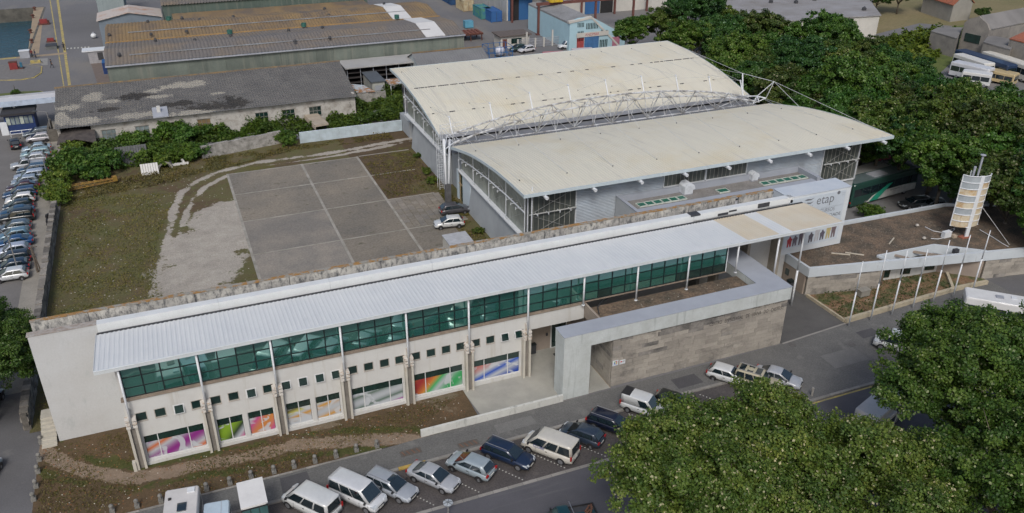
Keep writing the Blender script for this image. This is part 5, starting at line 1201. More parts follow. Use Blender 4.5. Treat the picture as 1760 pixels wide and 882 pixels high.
# hut, rusty lean-to and low wall by the hall
HT = thing('grey_hut', 'small pale hut with flat dark grey roof in the yard behind the green scrub', 'building', (0, 0, 0)); WL[HT.name] = Vector((0, 0, 0))
q = [G(620, 125, 3), G(644, 123, 3), G(660, 138, 3), G(638, 142, 3)]
cx = sum(v.x for v in q)/4; cy_ = sum(v.y for v in q)/4
hx0, hx1, hy0, hy1 = G(640, 142, 3).x, G(660, 138, 3).x, G(650, 140, 3).y, G(630, 124, 3).y
MB().box(hx0, hy0, 0, hx1, hy1, 2.9).build('walls', mat('dirty_cream', (.36, .37, .34), .9, .15, 1, streak=(.18, .18, .16), ssc=(2, 2, .4), sthr=(.6, .8)), HT)
MB().box(hx0-.2, hy0-.2, 2.9, hx1+.2, hy1+.2, 3.05).build('roof', mat('slate_roof', (.085, .10, .115), .8), HT)
MB().box(hx0+.5, hy0-.05, 1.4, hx1-.3, hy0-.005, 2.3).build('louvre_window', grey_metal, HT)
LT = thing('rusty_lean_to', 'low lean-to with rust-patched bluish sheet roof at the end of the tiled shed', 'shed', (0, 0, 0))
q = [G(607, 160, 2.2), G(645, 158, 2.2), G(625, 147, 2.4), G(600, 145, 2.6)]
MB().hexa(q, [v+Vector((0, 0, .08)) for v in q]).build('roof', mat('rust_patch_roof', (.38, .42, .44), .8, .2, .6, c2=(.30, .15, .06), thr=(.52, .6)), LT)
q = [G(607, 161, 2.2), G(645, 159, 2.2)]; MB().box(q[0].x, q[0].y, 0, q[1].x+2, q[0].y+.3, 2.0).build('wall', pl1[0], LT)
CS = thing('rusty_carport', 'tiny open carport with rust-streaked white sheet roof left of the hall roof corner', 'shed', (0, 0, 0))
q0 = G(672, 139, 2.5); MB().box(q0.x-.8, q0.y-2, 2.4, q0.x+3.2, q0.y+1.2, 2.5).build('roof', mat('rust_patch_roof', (.4, .4, .4)), CS)
for dx, dy in ((-.6, -1.8), (3, -1.8), (-.6, 1), (3, 1)): MB().box(q0.x+dx, q0.y+dy, 0, q0.x+dx+.12, q0.y+dy+.12, 2.4).build('post', white_metal, CS)
# gate house and its long white canopy, far left ---------------------------------
GH = thing('gatehouse', 'blue gatehouse with a row of pale windows and dark flat roof', 'building', (-25, 148, 0))
navy = mat('navy_blue_paint', (.012, .035, .13), .6, .1, 1)
a, b = G(14, 232), G(62, 224); gx0_, gx1_, gy_ = a.x, b.x+.3, a.y
MB().box(gx0_, gy_, 0, gx1_, gy_+3.6, 1.2).box(gx0_, gy_+.1, 1.2, gx1_, gy_+3.6, 3.0).build('walls', navy, GH)
MB().box(gx0_-.3, gy_-.4, 3.0, gx1_+.3, gy_+3.8, 3.35).build('roof', mat('black_roof', (.03, .03, .035), .8), GH)
n = 6; w_ = (gx1_-gx0_-.4)/n
for k in range(n): pc('window', oldglass if k % 3 else mat('pale_curtain', (.40, .45, .40), .6), GH, gx0_+.2+k*w_+.06, gy_+.05, 1.5, gx0_+.2+(k+1)*w_-.06, gy_+.11, 2.7)
RL = thing('tubular_railing', 'white tubular railing in front of the blue gatehouse', 'railing', (gx0_, gy_-1.6, 0))
MB().tube((gx0_+.6, gy_-1.5, .95), (gx1_-.4, gy_-1.5, .95), .06, 6).tube((gx0_+.6, gy_-1.5, .5), (gx1_-.4, gy_-1.5, .5), .05, 6).build('rail', white_metal, RL)
for k in range(3): x = gx0_+.6+k*(gx1_-gx0_-1)/2; MB().tube((x, gy_-1.5, 0), (x, gy_-1.5, .95), .05, 6).build('post', white_metal, RL)
q = G(11, 232); tag(MB().box(q.x-.5, q.y-.3, 0, q.x+.5, q.y+.3, 2.0).build('white_cabinet', white_metal, None), 'white upright cabinet at the left corner of the blue gatehouse', 'cabinet')
CN = thing('entrance_canopy', 'long white flat canopy roof crossing the road at the far left edge', 'canopy', (-25, 151, 0))
a, b = G(-60, 208, 4.6), G(93, 181, 4.6); c = G(93, 173, 4.8)
MB().box(-45, 149.0, 4.5, -16.6, 151.6, 4.7).build('roof', mat('canopy_white', (.55, .56, .58), .6, .05, .5), CN)
MB().box(-45, 148.85, 3.9, -16.6, 148.98, 4.72).build('front_fascia', mat('canopy_pale_blue', (.42, .50, .62), .6), CN); MB().box(-45, 151.62, 4.4, -16.6, 151.8, 4.95).build('rear_fascia', grey_metal, CN)
for x in (-30, -23, -17.2): MB().tube((x, 150, 0), (x, 150, 4.5), .15, 8).build('column', white_metal, CN)
# islands
grass_i = mat('clipped_grass', (.10, .12, .035), .95, .2, .4, c2=(.07, .085, .03), grain=.25, gsc=5)
def island(pts, nm, inner):
    q = [G(x, y)[:2] for x, y in pts]; cx = sum(p_[0] for p_ in q)/len(q); cy_ = sum(p_[1] for p_ in q)/len(q)
    sheet(nm+'_kerb', q, .0, yellow_p, th=.10); sheet(nm, [((p_[0]-cx)*.955+cx, (p_[1]-cy_)*.955+cy_) for p_ in q], .02, inner, th=.13)
island([(-60, 182), (-30, 168), (0, 162), (40, 158), (70, 157), (84, 162), (84, 172), (60, 180), (0, 186)], 'grass_island', grass_i)
island([(-60, 138), (0, 139), (35, 138), (60, 134), (72, 126), (73, 115), (50, 112), (0, 113), (-60, 114)], 'traffic_island', mat('island_asphalt', (.17, .165, .16), .9))
q = G(27, 160); tag(MB().tube((q.x, q.y, 0), (q.x, q.y, 1.4), .09, 6, .06).build('palm_stump', rub[1], None), 'short stem standing on the clipped grass island', 'plant')
sheet('yellow_road_line', [(97, 0), (101, 0), (122, 146), (117, 147)], .006, yellow_p, px=True)
sheet('yellow_road_line', [(85, 0), (87, 0), (111, 150), (109, 150)], .006, yellow_p, px=True)
sheet('quay_edge_paving', [(58, 12), (76, 12), (67, 92), (48, 92)], .006, mat('quay_paving', (.32, .25, .17), .9, .1, .3, c2=(.25, .20, .14)), px=True)
sheet('quay_front_line', [(0, 101), (50, 96), (50, 98), (0, 103)], .006, yellow_p, px=True)
sheet('quay_front_paving', [(28, 98), (115, 90), (116, 93), (28, 101)], .008, mat('quay_paving', (.3, .25, .17)), px=True)
for k in range(7): 
    x = 115+k*6; sheet('crossing_dash', [(x, 82.5-k*.4), (x+2.6, 82.3-k*.4), (x+2.6, 84.6-k*.4), (x, 84.8-k*.4)], .008, white_p, px=True)
sheet('parking_strip', [(150, 90), (190, 88), (192, 145), (168, 146)], .006, mat('brown_setts', (.16, .13, .115), .9), px=True)
for k, (x, y) in enumerate(((60, 18), (57, 31), (53, 57), (55, 74))):
    q = G(x, y); o = thing('mooring_bollard', ('farthest', 'second farthest', 'third farthest', 'nearest')[k] + ' dark iron mooring bollard on the ochre quay edge beside the water', 'bollard', q, group='mooring bollards on the quay')
    MB().lathe([(.35, 0), (.28, .15), (.2, .5), (.38, .75), (.3, .9), (.02, .95)], (0, 0, 0), 8).build('post', mat('rust_brown_iron', (.10, .04, .03), .8), o, world=False)
    MB().tube((-.5, 0, .6), (.5, 0, .6), .1, 6).build('cross_bar', mat('rust_brown_iron', (.1, .04, .03)), o, world=False)
# clutter on the quay
rust = MATS['rust_brown_iron']
def clutter(nm, lab, cat, x, y, boxes):
    q = G(x, y); o = thing(nm, lab, cat, q)
    for i, (n_, m_, b) in enumerate(boxes): MB().box(*b).build(n_, m_, o, world=False)
clutter('red_winch', 'dark red winch machine among cables on the quay', 'winch', 76, 42, [('base', rust, (-1.2, -.8, 0, 1.2, .8, .3)), ('drum', mat('winch_red', (.22, .03, .03), .7), (-.8, -.5, .3, .8, .5, 1.2)), ('motor', rust, (.85, -.4, .3, 1.2, .4, .9))])
clutter('red_winch', 'small dark red machine near the yellow road lines on the quay', 'winch', 88, 72, [('base', rust, (-.9, -.6, 0, .9, .6, .25)), ('drum', MATS['winch_red'], (-.7, -.4, .25, .6, .4, .8))])
clutter('pallet_stack', 'grey crate beside the small red machine on the quay', 'crate', 90, 83, [('crate', mat('grey_crate', (.13, .14, .14), .9), (-1.1, -1.3, 0, 1.0, 1.3, .7)), ('lid', dark_gap, (-1.15, -1.35, .7, 1.05, 1.35, .78))])
clutter('utility_cabinet', 'pale grey cabinet at the corner of the dock basin', 'cabinet', 44, 99, [('body', grey_metal, (-.9, -.6, 0, .9, .6, 1.4)), ('lid', white_metal, (-1, -.7, 1.4, 1, .7, 1.5))])
clutter('red_crate', 'dark red crate on the traffic island', 'crate', 25, 120, [('crate', MATS['winch_red'], (-.7, -.5, 0, .7, .5, 1.5)), ('lid', rust, (-.75, -.55, 1.5, .75, .55, 1.6)), ('foot', rust, (.7, -.4, 0, 1.6, .4, .4))])
clutter('blue_post', 'small blue post standing on the traffic island', 'post', 38, 119, [('post', mat('sea_blue', (.03, .14, .22), .7), (-.2, -.2, 0, .2, .2, 1.3)), ('base', grey_metal, (-.4, -.3, 0, .5, .3, .15))])
clutter('striped_barrier', 'yellow hatched concrete barrier on the quay road corner', 'barrier', 62, 109, [('block', yellow_p, (-.9, -.5, 0, .9, .5, .6)), ('base', kerb_g, (-1.1, -.6, 0, 1.1, .6, .12))])
sheet('concrete_patch', [(66, 101), (82, 100), (82, 112), (72, 112)], .012, mat('quay_concrete', (.26, .26, .25), .9), px=True)
clutter('kiosk', 'small white kiosk with dark window at the left end of the warehouse', 'kiosk', 170, 106, [('body', mat('kiosk_grey', (.33, .33, .35), .8), (-1.6, -1.2, 0, 1.4, 1.2, 2.4)), ('roof', white_metal, (-2.6, -1.4, 2.4, 1.6, 1.4, 2.6)), ('window', dark_gap, (.1, -1.24, .6, 1.1, -1.202, 2.1))])
clutter('blue_container', 'narrow blue cabinet against the left end of the warehouse', 'cabinet', 184, 124, [('body', mat('cabinet_blue', (.02, .10, .28), .7), (-.5, -1.5, 0, .5, 1.5, 2.2)), ('door', navy, (-.45, -1.54, .1, .45, -1.502, 2.1))])
q = G(162, 66); o = thing('white_buoy', 'round white buoy lying beside the rusty warehouse', 'buoy', q); MB().lathe([(.05, 0), (.5, .25), (.65, .6), (.5, .95), (.05, 1.2)], (0, 0, 0), 10).build('float', white_metal, o, world=False, smooth=True); MB().box(-.2, -.2, 1.2, .2, .2, 1.35).build('ring', grey_metal, o, world=False)
# sheds behind the warehouse, top left
SB = thing('rust_roof_boathouse', 'small shed with low pale gable roof streaked with rust behind the warehouse, top left', 'building', (-8, 195, 0))
q0, q1, q2, q3, q4 = G(168, 34, 6), G(216, 22, 7), G(277, 31, 6), G(166, 22, 6.0), G(270, 13, 6.0)
MB().extr([(q0.x, 0), (q2.x, 0), (q2.x, 5.7), ((q0.x+q2.x)/2, 6.9), (q0.x, 5.7)], 'y', q0.y, q0.y+8).build('walls', mat('slate_blue_wall', (.17, .21, .25), .85, .1, .4), SB)
mx = (q0.x+q2.x)/2; r0 = mat('pale_rusty_sheet', (.42, .38, .35), .8, .15, .4, c2=(.40, .24, .16), thr=(.5, .7))
m = MB().hexa([(q0.x-.3, q0.y-.4, 5.7), (mx, q0.y-.4, 7.0), (mx, q0.y+8.2, 7.0), (q0.x-.3, q0.y+8.2, 5.7)], [(q0.x-.3, q0.y-.4, 5.85), (mx, q0.y-.4, 7.15), (mx, q0.y+8.2, 7.15), (q0.x-.3, q0.y+8.2, 5.85)])
m.hexa([(mx, q0.y-.4, 7.0), (q2.x+.3, q0.y-.4, 5.7), (q2.x+.3, q0.y+8.2, 5.7), (mx, q0.y+8.2, 7.0)], [(mx, q0.y-.4, 7.15), (q2.x+.3, q0.y-.4, 5.85), (q2.x+.3, q0.y+8.2, 5.85), (mx, q0.y+8.2, 7.15)]); m.build('roof', r0, SB)
BS = thing('blue_grey_shed', 'blue-grey corrugated shed at the top edge, left of the green-walled warehouse', 'building', (-8, 205, 0))
q0, q1 = G(166, 25, 5), G(214, 15, 5); MB().box(q0.x, q0.y+9, 0, q1.x, q0.y+30, 9).build('walls', mat('blue_grey_sheet', (.26, .31, .32), .8, .1, .4, streak=(.2, .24, .25), ssc=(3, 1, .2), sthr=(.5, .7)), BS)
m = MB(); ribbed(m, q0.x-.2, q1.x+.2, q0.y+8.8, 9.05, q0.y+30, 9.6, .8, .1); m.build('roof', MATS['blue_grey_sheet'], BS)
GW = thing('green_warehouse', 'second long warehouse with dark green ribbed wall at the top of the picture', 'building', (5, 200, 0))
q0, q1 = G(280, 28, 0), G(760, -20, 0)
gy = AY(300, 28, 199).y; a = AY(283, 6, 199); b = AY(600, -12, 199)
MB().box(a.x-.5, 199, 0, 46, 199.4, a.z-.4).build('front_wall', mat('dark_green_sheet', (.085, .12, .105), .85, .15, .3, streak=(.14, .16, .14), ssc=(1.5, 1, .1), sthr=(.5, .7)), GW)
ribbed(MB(), a.x-.8, 46, 198.6, a.z-.35, 216, a.z+2.4, .62, .1).build('roof', fibro2, GW); MB().box(a.x-.5, 199.4, 0, a.x-.2, 232, a.z-.3).build('end_wall', MATS['dark_green_sheet'], GW)
ribbed(MB(), a.x-.8, 46, 216, a.z+2.4, 233, a.z-.35, .62, .1).build('roof', fibro2, GW)
MB().box(a.x+1, 190.6, 6.4, 45, 198.5, 6.6).build('link_roof', fibro, GW)
# ---------------- yard with white hall, gantry crane, blue-fronted building
WH = thing('white_factory_hall', 'white rendered factory hall with tall blue sliding doors behind the yellow gantry crane', 'building', (78, 195, 0))
fa = G(872, 36); fb = G(1115, 10)
YW2 = fa.y
h = 11
fac = mat('factory_white', (.52, .51, .47), .85, .08, .3, c2=(.44, .43, .40), streak=(.33, .31, .28), ssc=(.6, .6, .06), sthr=(.6, .8))
MB().box(fa.x, YW2, 0, 190, YW2+40, h).build('walls', fac, WH); 
for k in range(10): MB().box(fa.x-.12, YW2+.2+k*4, 0, fa.x-.003, YW2+4.1+k*4-.06, h-.1).build('cladding_panel', mat('factory_side', (.40, .41, .41), .85, .1, .3, streak=(.28, .28, .27), ssc=(.6, 2, .1), sthr=(.5, .7)), WH)
MB().box(fa.x-.3, YW2-.3, h, 190, YW2+40, h+.3).build('roof', grey_metal, WH)
bd_ = mat('door_blue', (.03, .12, .30), .7, .08, .5)
def doorx(px0, px1, pyt, open0, open1):
    x0_, x1_ = AY(px0, pyt, YW2).x, AY(px1, pyt, YW2).x; z1_ = 6.2
    MB().box(x0_, YW2-.2, 0, x1_, YW2-.03, z1_).build('sliding_door', bd_, WH)
    a_, b_ = AY(open0, pyt, YW2).x, AY(open1, pyt, YW2).x; MB().box(a_, YW2-.25, 0, b_, YW2-.202, z1_-.6).build('door_opening', mat('black_inside', (.02, .02, .02)), WH)
doorx(873, 914, 25, 876, 891); doorx(1005, 1030, 15, 1031, 1052)
CR = thing('gantry_crane', 'yellow travelling crane bridge on red-brown steel gantry columns in front of the white factory', 'crane', (80, 185, 0))
redst = mat('red_brown_steel', (.14, .055, .045), .75, .2, .6)
A_, B_ = G(1020, 60), G(1700, -30)
def col(px, py, zt2=6.5): q = G(px, py); MB().box(q.x-.22, q.y-.22, 0, q.x+.22, q.y+.22, zt2).box(q.x-.5, q.y-.5, 0, q.x+.5, q.y+.5, .25).build('column', redst, CR); return q
front = [col(925, 60), col(961, 54)]
fy = front[0].y; x = front[1].x+8.5
for k in range(6): MB().box(x-.22, fy-.22, 0, x+.22, fy+.22, 6.5).build('column', redst, CR); x += 10
MB().box(front[0].x-.5, fy-.3, 6.5, x, fy+.3, 7.1).build('runway_beam', redst, CR)
bk = G(880, 39); by_ = bk.y
x = bk.x
for k in range(9): MB().box(x-.22, by_-.22, 0, x+.22, by_+.22, 6.5).build('column', redst, CR); x += 9.3
MB().box(bk.x-.3, by_-.3, 6.5, x, by_+.3, 7.1).build('runway_beam', redst, CR)
ylw = mat('crane_yellow', (.55, .38, .02), .6, .08, 1, c2=(.42, .28, .04))
cxr = AY(945, 22, (fy+by_)/2).x
bx = front[0].x+2.6
m = MB()
for dx in (0, 2.0): MB().box(bx+dx, fy-1.2, 7.15, bx+dx+.7, by_+1.2, 8.0).build('bridge_girder', ylw, CR)
MB().box(bx-.2, fy-1.0, 7.12, bx+2.9, fy-.2, 7.6).box(bx-.2, by_+.2, 7.12, bx+2.9, by_+1.0, 7.6).build('end_carriage', ylw, CR)
MB().box(bx+.1, fy+4, 8.02, bx+2.6, fy+6.5, 8.6).build('trolley', grey_metal, CR)
# containers beside the factory
def container(px, py, L, W_, H_, c, c2, lab, rz=0):
    q = G(px, py); o = thing('shipping_container', lab, 'container', q, rz)
    mm = mat('container_paint_%s' % len(MATS), c, .7, .15, 1, c2=c2)
    m = MB(); n = int(L/.35)
    for sd in (-1, 1):
        for i in range(n): x = -L/2+i*L/n; m.box(x+.03, sd*W_/2-.03, .15, x+L/n*.55, sd*W_/2+.03, H_-.12)
    m.box(-L/2+.06, -W_/2+.05, .1, L/2-.06, W_/2-.05, H_-.08); m.build('body', mm, o, world=False)
    f = MB()
    for sx in (-1, 1):
        for sy in (-1, 1): f.box(sx*L/2-.08, sy*W_/2-.08, 0, sx*L/2+.08, sy*W_/2+.08, H_)
    for sy in (-1, 1): f.box(-L/2+.08, sy*W_/2-.07, H_-.12, L/2-.08, sy*W_/2+.07, H_).box(-L/2+.08, sy*W_/2-.07, 0, L/2-.08, sy*W_/2+.07, .12)
    f.build('frame', mm, o, world=False)
    MB().box(-L/2-.05, -.03, .2, -L/2+.0, .03, H_-.2).build('door_seam', dark_gap, o, world=False)
container(846, 34, 6, 2.6, 2.6, (.02, .08, .25), (.03, .12, .30), 'bright blue shipping container nearest the open blue factory door', R(90))
container(829, 29, 6, 2.6, 2.6, (.02, .13, .26), (.10, .28, .12), 'blue shipping container with green top between the cream and bright blue ones', R(90))
container(799, 16, 6, 2.6, 2.6, (.42, .38, .26), (.30, .20, .10), 'cream rust-streaked shipping container', R(90))
container(775, 4, 8, 2.6, 2.9, (.015, .05, .12), (.02, .07, .18), 'dark blue shipping container at the top picture edge', R(90))
# rusty rack, blue skip, hut, cage with tank
q = G(804, 68); o = thing('rusty_rack', 'rust-brown steel rack table standing on the yard asphalt', 'rack', q)
MB().box(-3.2, -2.0, 1.3, 3.0, 2.0, 1.6).build('top', mat('rust_brown_iron', (.1, .04, .03)), o, world=False)
for a in range(7): MB().box(-3.1+a*.9, -2.1, 1.6, -2.5+a*.9, 2.1, 1.75).build('bar', mat('rust_bar', (.17, .06, .04), .85, .2, 2), o, world=False)
for a in (-2.8, 0, 2.6):
    for b in (-1.7, 1.7): MB().box(a, b-.1, 0, a+.2, b+.1, 1.3).build('leg', rust, o, world=False)
q = G(805, 48); o = thing('blue_bin', 'small light blue bin behind the rusty rack', 'bin', q); MB().box(-1, -.8, .2, 1, .8, 1.7).build('body', mat('light_blue_paint', (.10, .30, .42), .7), o, world=False); MB().box(-.9, -.7, 0, .9, .7, .2).build('base', dark_gap, o, world=False)
q = G(880, 80); o = thing('guard_hut', 'small white guard hut with flat brown roof behind the hall roof', 'building', q)
MB().box(-3.2, -1.5, 0, 3.4, 2.5, 2.6).build('walls', fac, o, world=False); MB().box(-3.6, -1.9, 2.6, 3.8, 2.9, 2.85).build('roof', mat('brown_felt', (.12, .10, .09), .9), o, world=False); MB().box(-.8, -1.56, 1, 1.6, -1.505, 2.1).build('window', dkglass, o, world=False); MB().box(-2.8, -1.56, .1, -1.8, -1.505, 2.1).build('door', redst, o, world=False)
q = G(855, 97); o = thing('blue_cage', 'blue steel mesh cage round a white tank at the rear hall corner', 'cage', q)
for a in (-2.6, -1.3, 0, 1.3, 2.6):
    for b in (-2, 2): MB().box(a-.06, b-.06, 0, a+.06, b+.06, 2.4).build('post', bd_, o, world=False)
for z in (.3, 1.2, 2.3):
    for b in (-2, 2): MB().box(-2.6, b-.04, z, 2.6, b+.04, z+.08).build('rail', bd_, o, world=False)
    for a in (-2.6, 2.6): MB().box(a-.04, -2, z, a+.04, 2, z+.08).build('rail', bd_, o, world=False)
tk = thing('white_tank', 'white rounded storage tank inside the blue mesh cage', 'tank', (q.x+.5, q.y, .2))
MB().lathe([(.05, 0), (.95, .15), (1.0, 1.2), (.8, 1.6), (.05, 1.8)], (0, 0, 0), 14).build('shell', mat('tank_white', (.55, .58, .66), .5), tk, world=False, smooth=True); MB().lathe([(.2, 0), (.2, .15)], (0, 0, 1.75), 8).build('lid', grey_metal, tk, world=False)
# fence in the yard
FY = G(955, 82); FN = thing('yard_fence', 'grey chain-link fence with white concrete posts between yard and parked cars', 'fence', (FY.x, FY.y, 0))
a, b = G(890, 84), G(978, 76)
for i in range(7):
    p_ = a.lerp(b, i/6); hh_ = 3.4 if i in (1, 4) else 2.0
    MB().box(p_.x-.15, p_.y-.15, 0, p_.x+.15, p_.y+.15, hh_).build('post', fac, FN)
    if i < 6:
        q_ = a.lerp(b, (i+1)/6); m = MB()
        for z in (.2, .8, 1.4, 1.9): m.tube((p_.x, p_.y, z), (q_.x, q_.y, z), .035, 4)
        for j in range(1, 12): r_ = p_.lerp(q_, j/12); m.tube((r_.x, r_.y, .1), (r_.x, r_.y, 1.95), .03, 3)
        tag(m.build('mesh_panel', grey_metal, FN), kind='stuff')
# blue-fronted gabled building
BB = thing('blue_gabled_building', 'light blue gabled building with narrow windows, blue gate and red letters', 'building', (82, 163, 0))
l, r_ = AY(978, 84, 163), AY(1065, 80, 163)
xl, xr = l.x, r_.x+1.2; xm = AY(1017, 29, 163).x; ztop = AY(1017, 29, 163).z; zl = AY(978, 38, 163).z; zr_ = AY(1060, 70, 163).z
lb_ = mat('light_blue_render', (.36, .53, .60), .8, .05, .6)
MB().extr([(xl, 0), (xr, 0), (xr, 2.2), (xm, ztop), (xl+2, zl+.6), (xl, zl)], 'y', 163, 163.4).build('front_wall', lb_, BB)
ribm = mat('grey_lump_roof', (.24, .245, .25), .9, .15, .3, grain=.2, gsc=3)
MB().hexa([(xm, 163.5, ztop-.5), (xr+1.5, 163.5, 1.7), (xr+1.5, 185, 1.7), (xm, 185, ztop-.5)], [(xm, 163.5, ztop-.1), (xr+1.5, 163.5, 2.1), (xr+1.5, 185, 2.1), (xm, 185, ztop-.1)]).hexa([(xl, 163.5, zl-.6), (xm, 163.5, ztop-.5), (xm, 185, ztop-.5), (xl, 185, zl-.6)], [(xl, 163.5, zl-.2), (xm, 163.5, ztop-.1), (xm, 185, ztop-.1), (xl, 185, zl-.2)]).build('roof', ribm, BB)
MB().box(xl, 163.4, 0, xl+.3, 185, zl-.6).build('side_wall', lb_, BB)
m = MB()
for (a, b) in (((978, 37), (1017, 28)), ((1017, 28), (1066, 79))):
    p_, q_ = AY(a[0], a[1], 162.9), AY(b[0], b[1], 162.9); m = MB().hexa([(p_.x, 162.85, p_.z-.5), (q_.x, 162.85, q_.z-.5), (q_.x, 163.6, q_.z-.5), (p_.x, 163.6, p_.z-.5)], [(p_.x, 162.85, p_.z), (q_.x, 162.85, q_.z), (q_.x, 163.6, q_.z), (p_.x, 163.6, p_.z)]); m.build('parapet_coping', fac, BB)
def fr2(x0, y0, x1, y1, nm, mt_, dep=.06, back=0):
    p_, q_ = AY(x0, y0, 163), AY(x1, y1, 163); return MB().box(p_.x, 163-dep, min(p_.z, q_.z), q_.x, 163-.004-back, max(p_.z, q_.z)).build(nm, mt_, BB)
def wrow(pa, pb, za, zb2, n):
    xa_, xb_ = pa, pb; st_ = (xb_-xa_)/n
    for i in range(n): MB().box(xa_+st_*i+.1, 162.9, za, xa_+st_*(i+1)-.1, 162.99, zb2).build('window', dkglass, BB)
f_ = lambda x, y: AY(x, y, 163)
wrow(f_(992, 45).x, f_(1004, 45).x, f_(992, 47).z, f_(1000, 39).z, 5); wrow(f_(1007, 45).x, f_(1028, 45).x, f_(1010, 50).z, f_(1010, 40).z, 8); wrow(f_(1032, 52).x, f_(1044, 58).x, f_(1036, 59).z, f_(1036, 52).z, 4)
wrow(f_(992, 60).x, f_(1003, 60).x, f_(996, 71).z, f_(996, 54).z, 4); wrow(f_(1030, 75).x, f_(1044, 75).x, f_(1036, 82).z, f_(1036, 68).z, 5)
p_, q_ = f_(1005, 60), f_(1028, 80); MB().box(p_.x, 162.86, 0, q_.x, 162.99, f_(1015, 60).z).build('roller_gate', mat('gate_blue', (.05, .15, .33), .7), BB)
p_, q_ = f_(991, 52), f_(1045, 62); z_ = (f_(1000, 52).z+f_(1040, 64).z)/2; MB().box(p_.x, 162.78, z_-.5, q_.x, 162.85, z_+.45).build('name_band', fac, BB)
fit_text('ANDMAR', f_(1005, 55).x, f_(1029, 60).x, z_-.32, .6, 162.775, mat('sign_red', (.40, .05, .07), .7), BB)
MB().box(f_(991, 80).x, 162.9, 0, f_(1003, 80).x, 162.99, 2.4).build('red_panel', mat('dull_red', (.33, .06, .06), .8), BB); MB().box(f_(1052, 75).x, 162.9, 0, f_(1064, 80).x, 162.99, 2.0).build('pink_panel', mat('dull_pink', (.40, .16, .22), .8), BB)
# grey roofs top centre-right
def bigroof(nm, lab, pts, z, mt_, wallm, slope=.0, h=5):
    q = [G(x, y, z) for x, y in pts]; o = thing(nm, lab, 'building', (q[0].x, q[0].y, 0))
    MB().hexa([v-Vector((0, 0, .2)) for v in q], q).build('roof', mt_, o)
    c = sum(q, Vector())/4; b = [Vector((c.x+(v.x-c.x)*.985, c.y+(v.y-c.y)*.985, 0)) for v in q]
    MB().hexa(b, [Vector((v.x, v.y, q[i].z-.25)) for i, v in enumerate(b)]).build('walls', wallm, o)
    return o, q
o, q = bigroof('long_grey_hall', 'long low hall with pale grey ribbed roof behind the tree tops at the top edge', [(1215, 44), (1515, 26), (1475, -25), (1180, -8)], 6, mat('pale_grey_rib_roof', (.27, .27, .28), .8, .1, .15, c2=(.20, .19, .18), grain=.08, gsc=3, streak=(.17, .15, .14), ssc=(.1, .9, 1), sthr=(.55, .7)), fac)
for k, (x, y) in enumerate(((1325, 4), (1368, 5), (1400, 0), (1485, 17))):
    v = G(x, y, 6.1); MB().lathe([(.5, -.1), (.5, .5), (.05, .8)], (v.x, v.y, 6.05), 6).build('roof_vent', dark_gap, o)
# field, red-roofed house, derelict factory and buses, top right
sheet('dry_field', [(1500, 60), (1580, 40), (1640, 45), (1900, 40), (2200, -60), (1700, -80), (1500, -50)], .006, mat('dry_field', (.21, .17, .09), .95, .15, .05, c2=(.14, .13, .055), grain=.2, gsc=1.5), px=True)
sheet('rough_grass', [(1440, 120), (1520, 75), (1610, 50), (1680, 40), (1655, 90), (1600, 140), (1500, 170), (1400, 160)], .010, mat('rough_green_grass', (.11, .14, .03), .95, .25, .25, c2=(.07, .095, .025), grain=.4, gsc=2), px=True)
RH = thing('red_roofed_house', 'plain house with orange-red tiled roof and grey gable in the dry field', 'building', tuple(G(1630, 30)))
g1, g2, g3 = G(1582, 21), G(1632, 38), G(1665, 34)      # front-left, corner, right base
gh = 4.2
e1, e2, e3 = Vector((g1.x, g1.y, gh)), Vector((g2.x, g2.y, gh)), Vector((g3.x, g3.y, gh))
e4 = e1+(e3-e2); rz_ = Vector((0, 0, 2.6)); rm1, rm2 = (e2+e3)/2+rz_, (e1+e4)/2+rz_
g4 = Vector((e4.x, e4.y, 0)); cream = mat('grey_cream_render', (.30, .29, .26), .9, .1, .4)
MB().add([g1, g2, g3, g4, e1, e2, e3, e4, rm1, rm2], [(3, 2, 1, 0), (0, 1, 5, 4), (1, 2, 6, 8, 5), (2, 3, 7, 6), (3, 0, 4, 9, 7)]).build('walls', cream, RH)
redt = mat('orange_red_tiles', (.33, .10, .05), .9, .2, .6, c2=(.24, .09, .055), grain=.25, gsc=3, streak=(.15, .09, .06), ssc=(1, 1, 1), sthr=(.6, .75))
up = Vector((0, 0, .15)); o1 = (e1-e4).normalized()*.4+Vector((0, 0, -.25)); o2 = -o1*1.0; o2.z = -.25; ex = (e2-e1).normalized()*.3
MB().hexa([e1+o1-ex, e2+o1+ex, rm1+ex, rm2-ex], [e1+o1-ex+up, e2+o1+ex+up, rm1+ex+up, rm2-ex+up]).hexa([rm2-ex, rm1+ex, e3+o2+ex, e4+o2-ex], [rm2-ex+up, rm1+ex+up, e3+o2+ex+up, e4+o2-ex+up]).build('tiled_roof', redt, RH)
DF = thing('derelict_factory', 'derelict concrete factory with arched gable front and long grey roof behind the parked buses', 'building', tuple(G(1670, 110)))
def atg(px, py, z): return G(px, py, z)
fl, fr3 = G(1645, 90), G(1688, 100)
conc_d = mat('derelict_concrete', (.25, .235, .21), .9, .15, .5, c2=(.17, .16, .15), streak=(.10, .095, .09), ssc=(.8, .8, .2), sthr=(.58, .75))
d_ = (fr3-fl); bkv = Vector((d_.y, -d_.x, 0)).normalized(); bkv = -bkv if bkv.dot(Vector((1, 0, 0))) < 0 else bkv
H_ = 8.0
pr = [(0, 0), (1, 0), (1, .72), (.85, .86), (.5, 1.0), (.15, .90), (0, .78)]
Wf = [fl+d_*u_+Vector((0, 0, v_*H_)) for u_, v_ in pr]; th = bkv*.5
MB().add(Wf+[v+th for v in Wf], [tuple(range(7)), tuple(range(13, 6, -1))]+[(i, 7+i, 7+(i+1) % 7, (i+1) % 7) for i in range(7)]).build('gable_front', conc_d, DF)
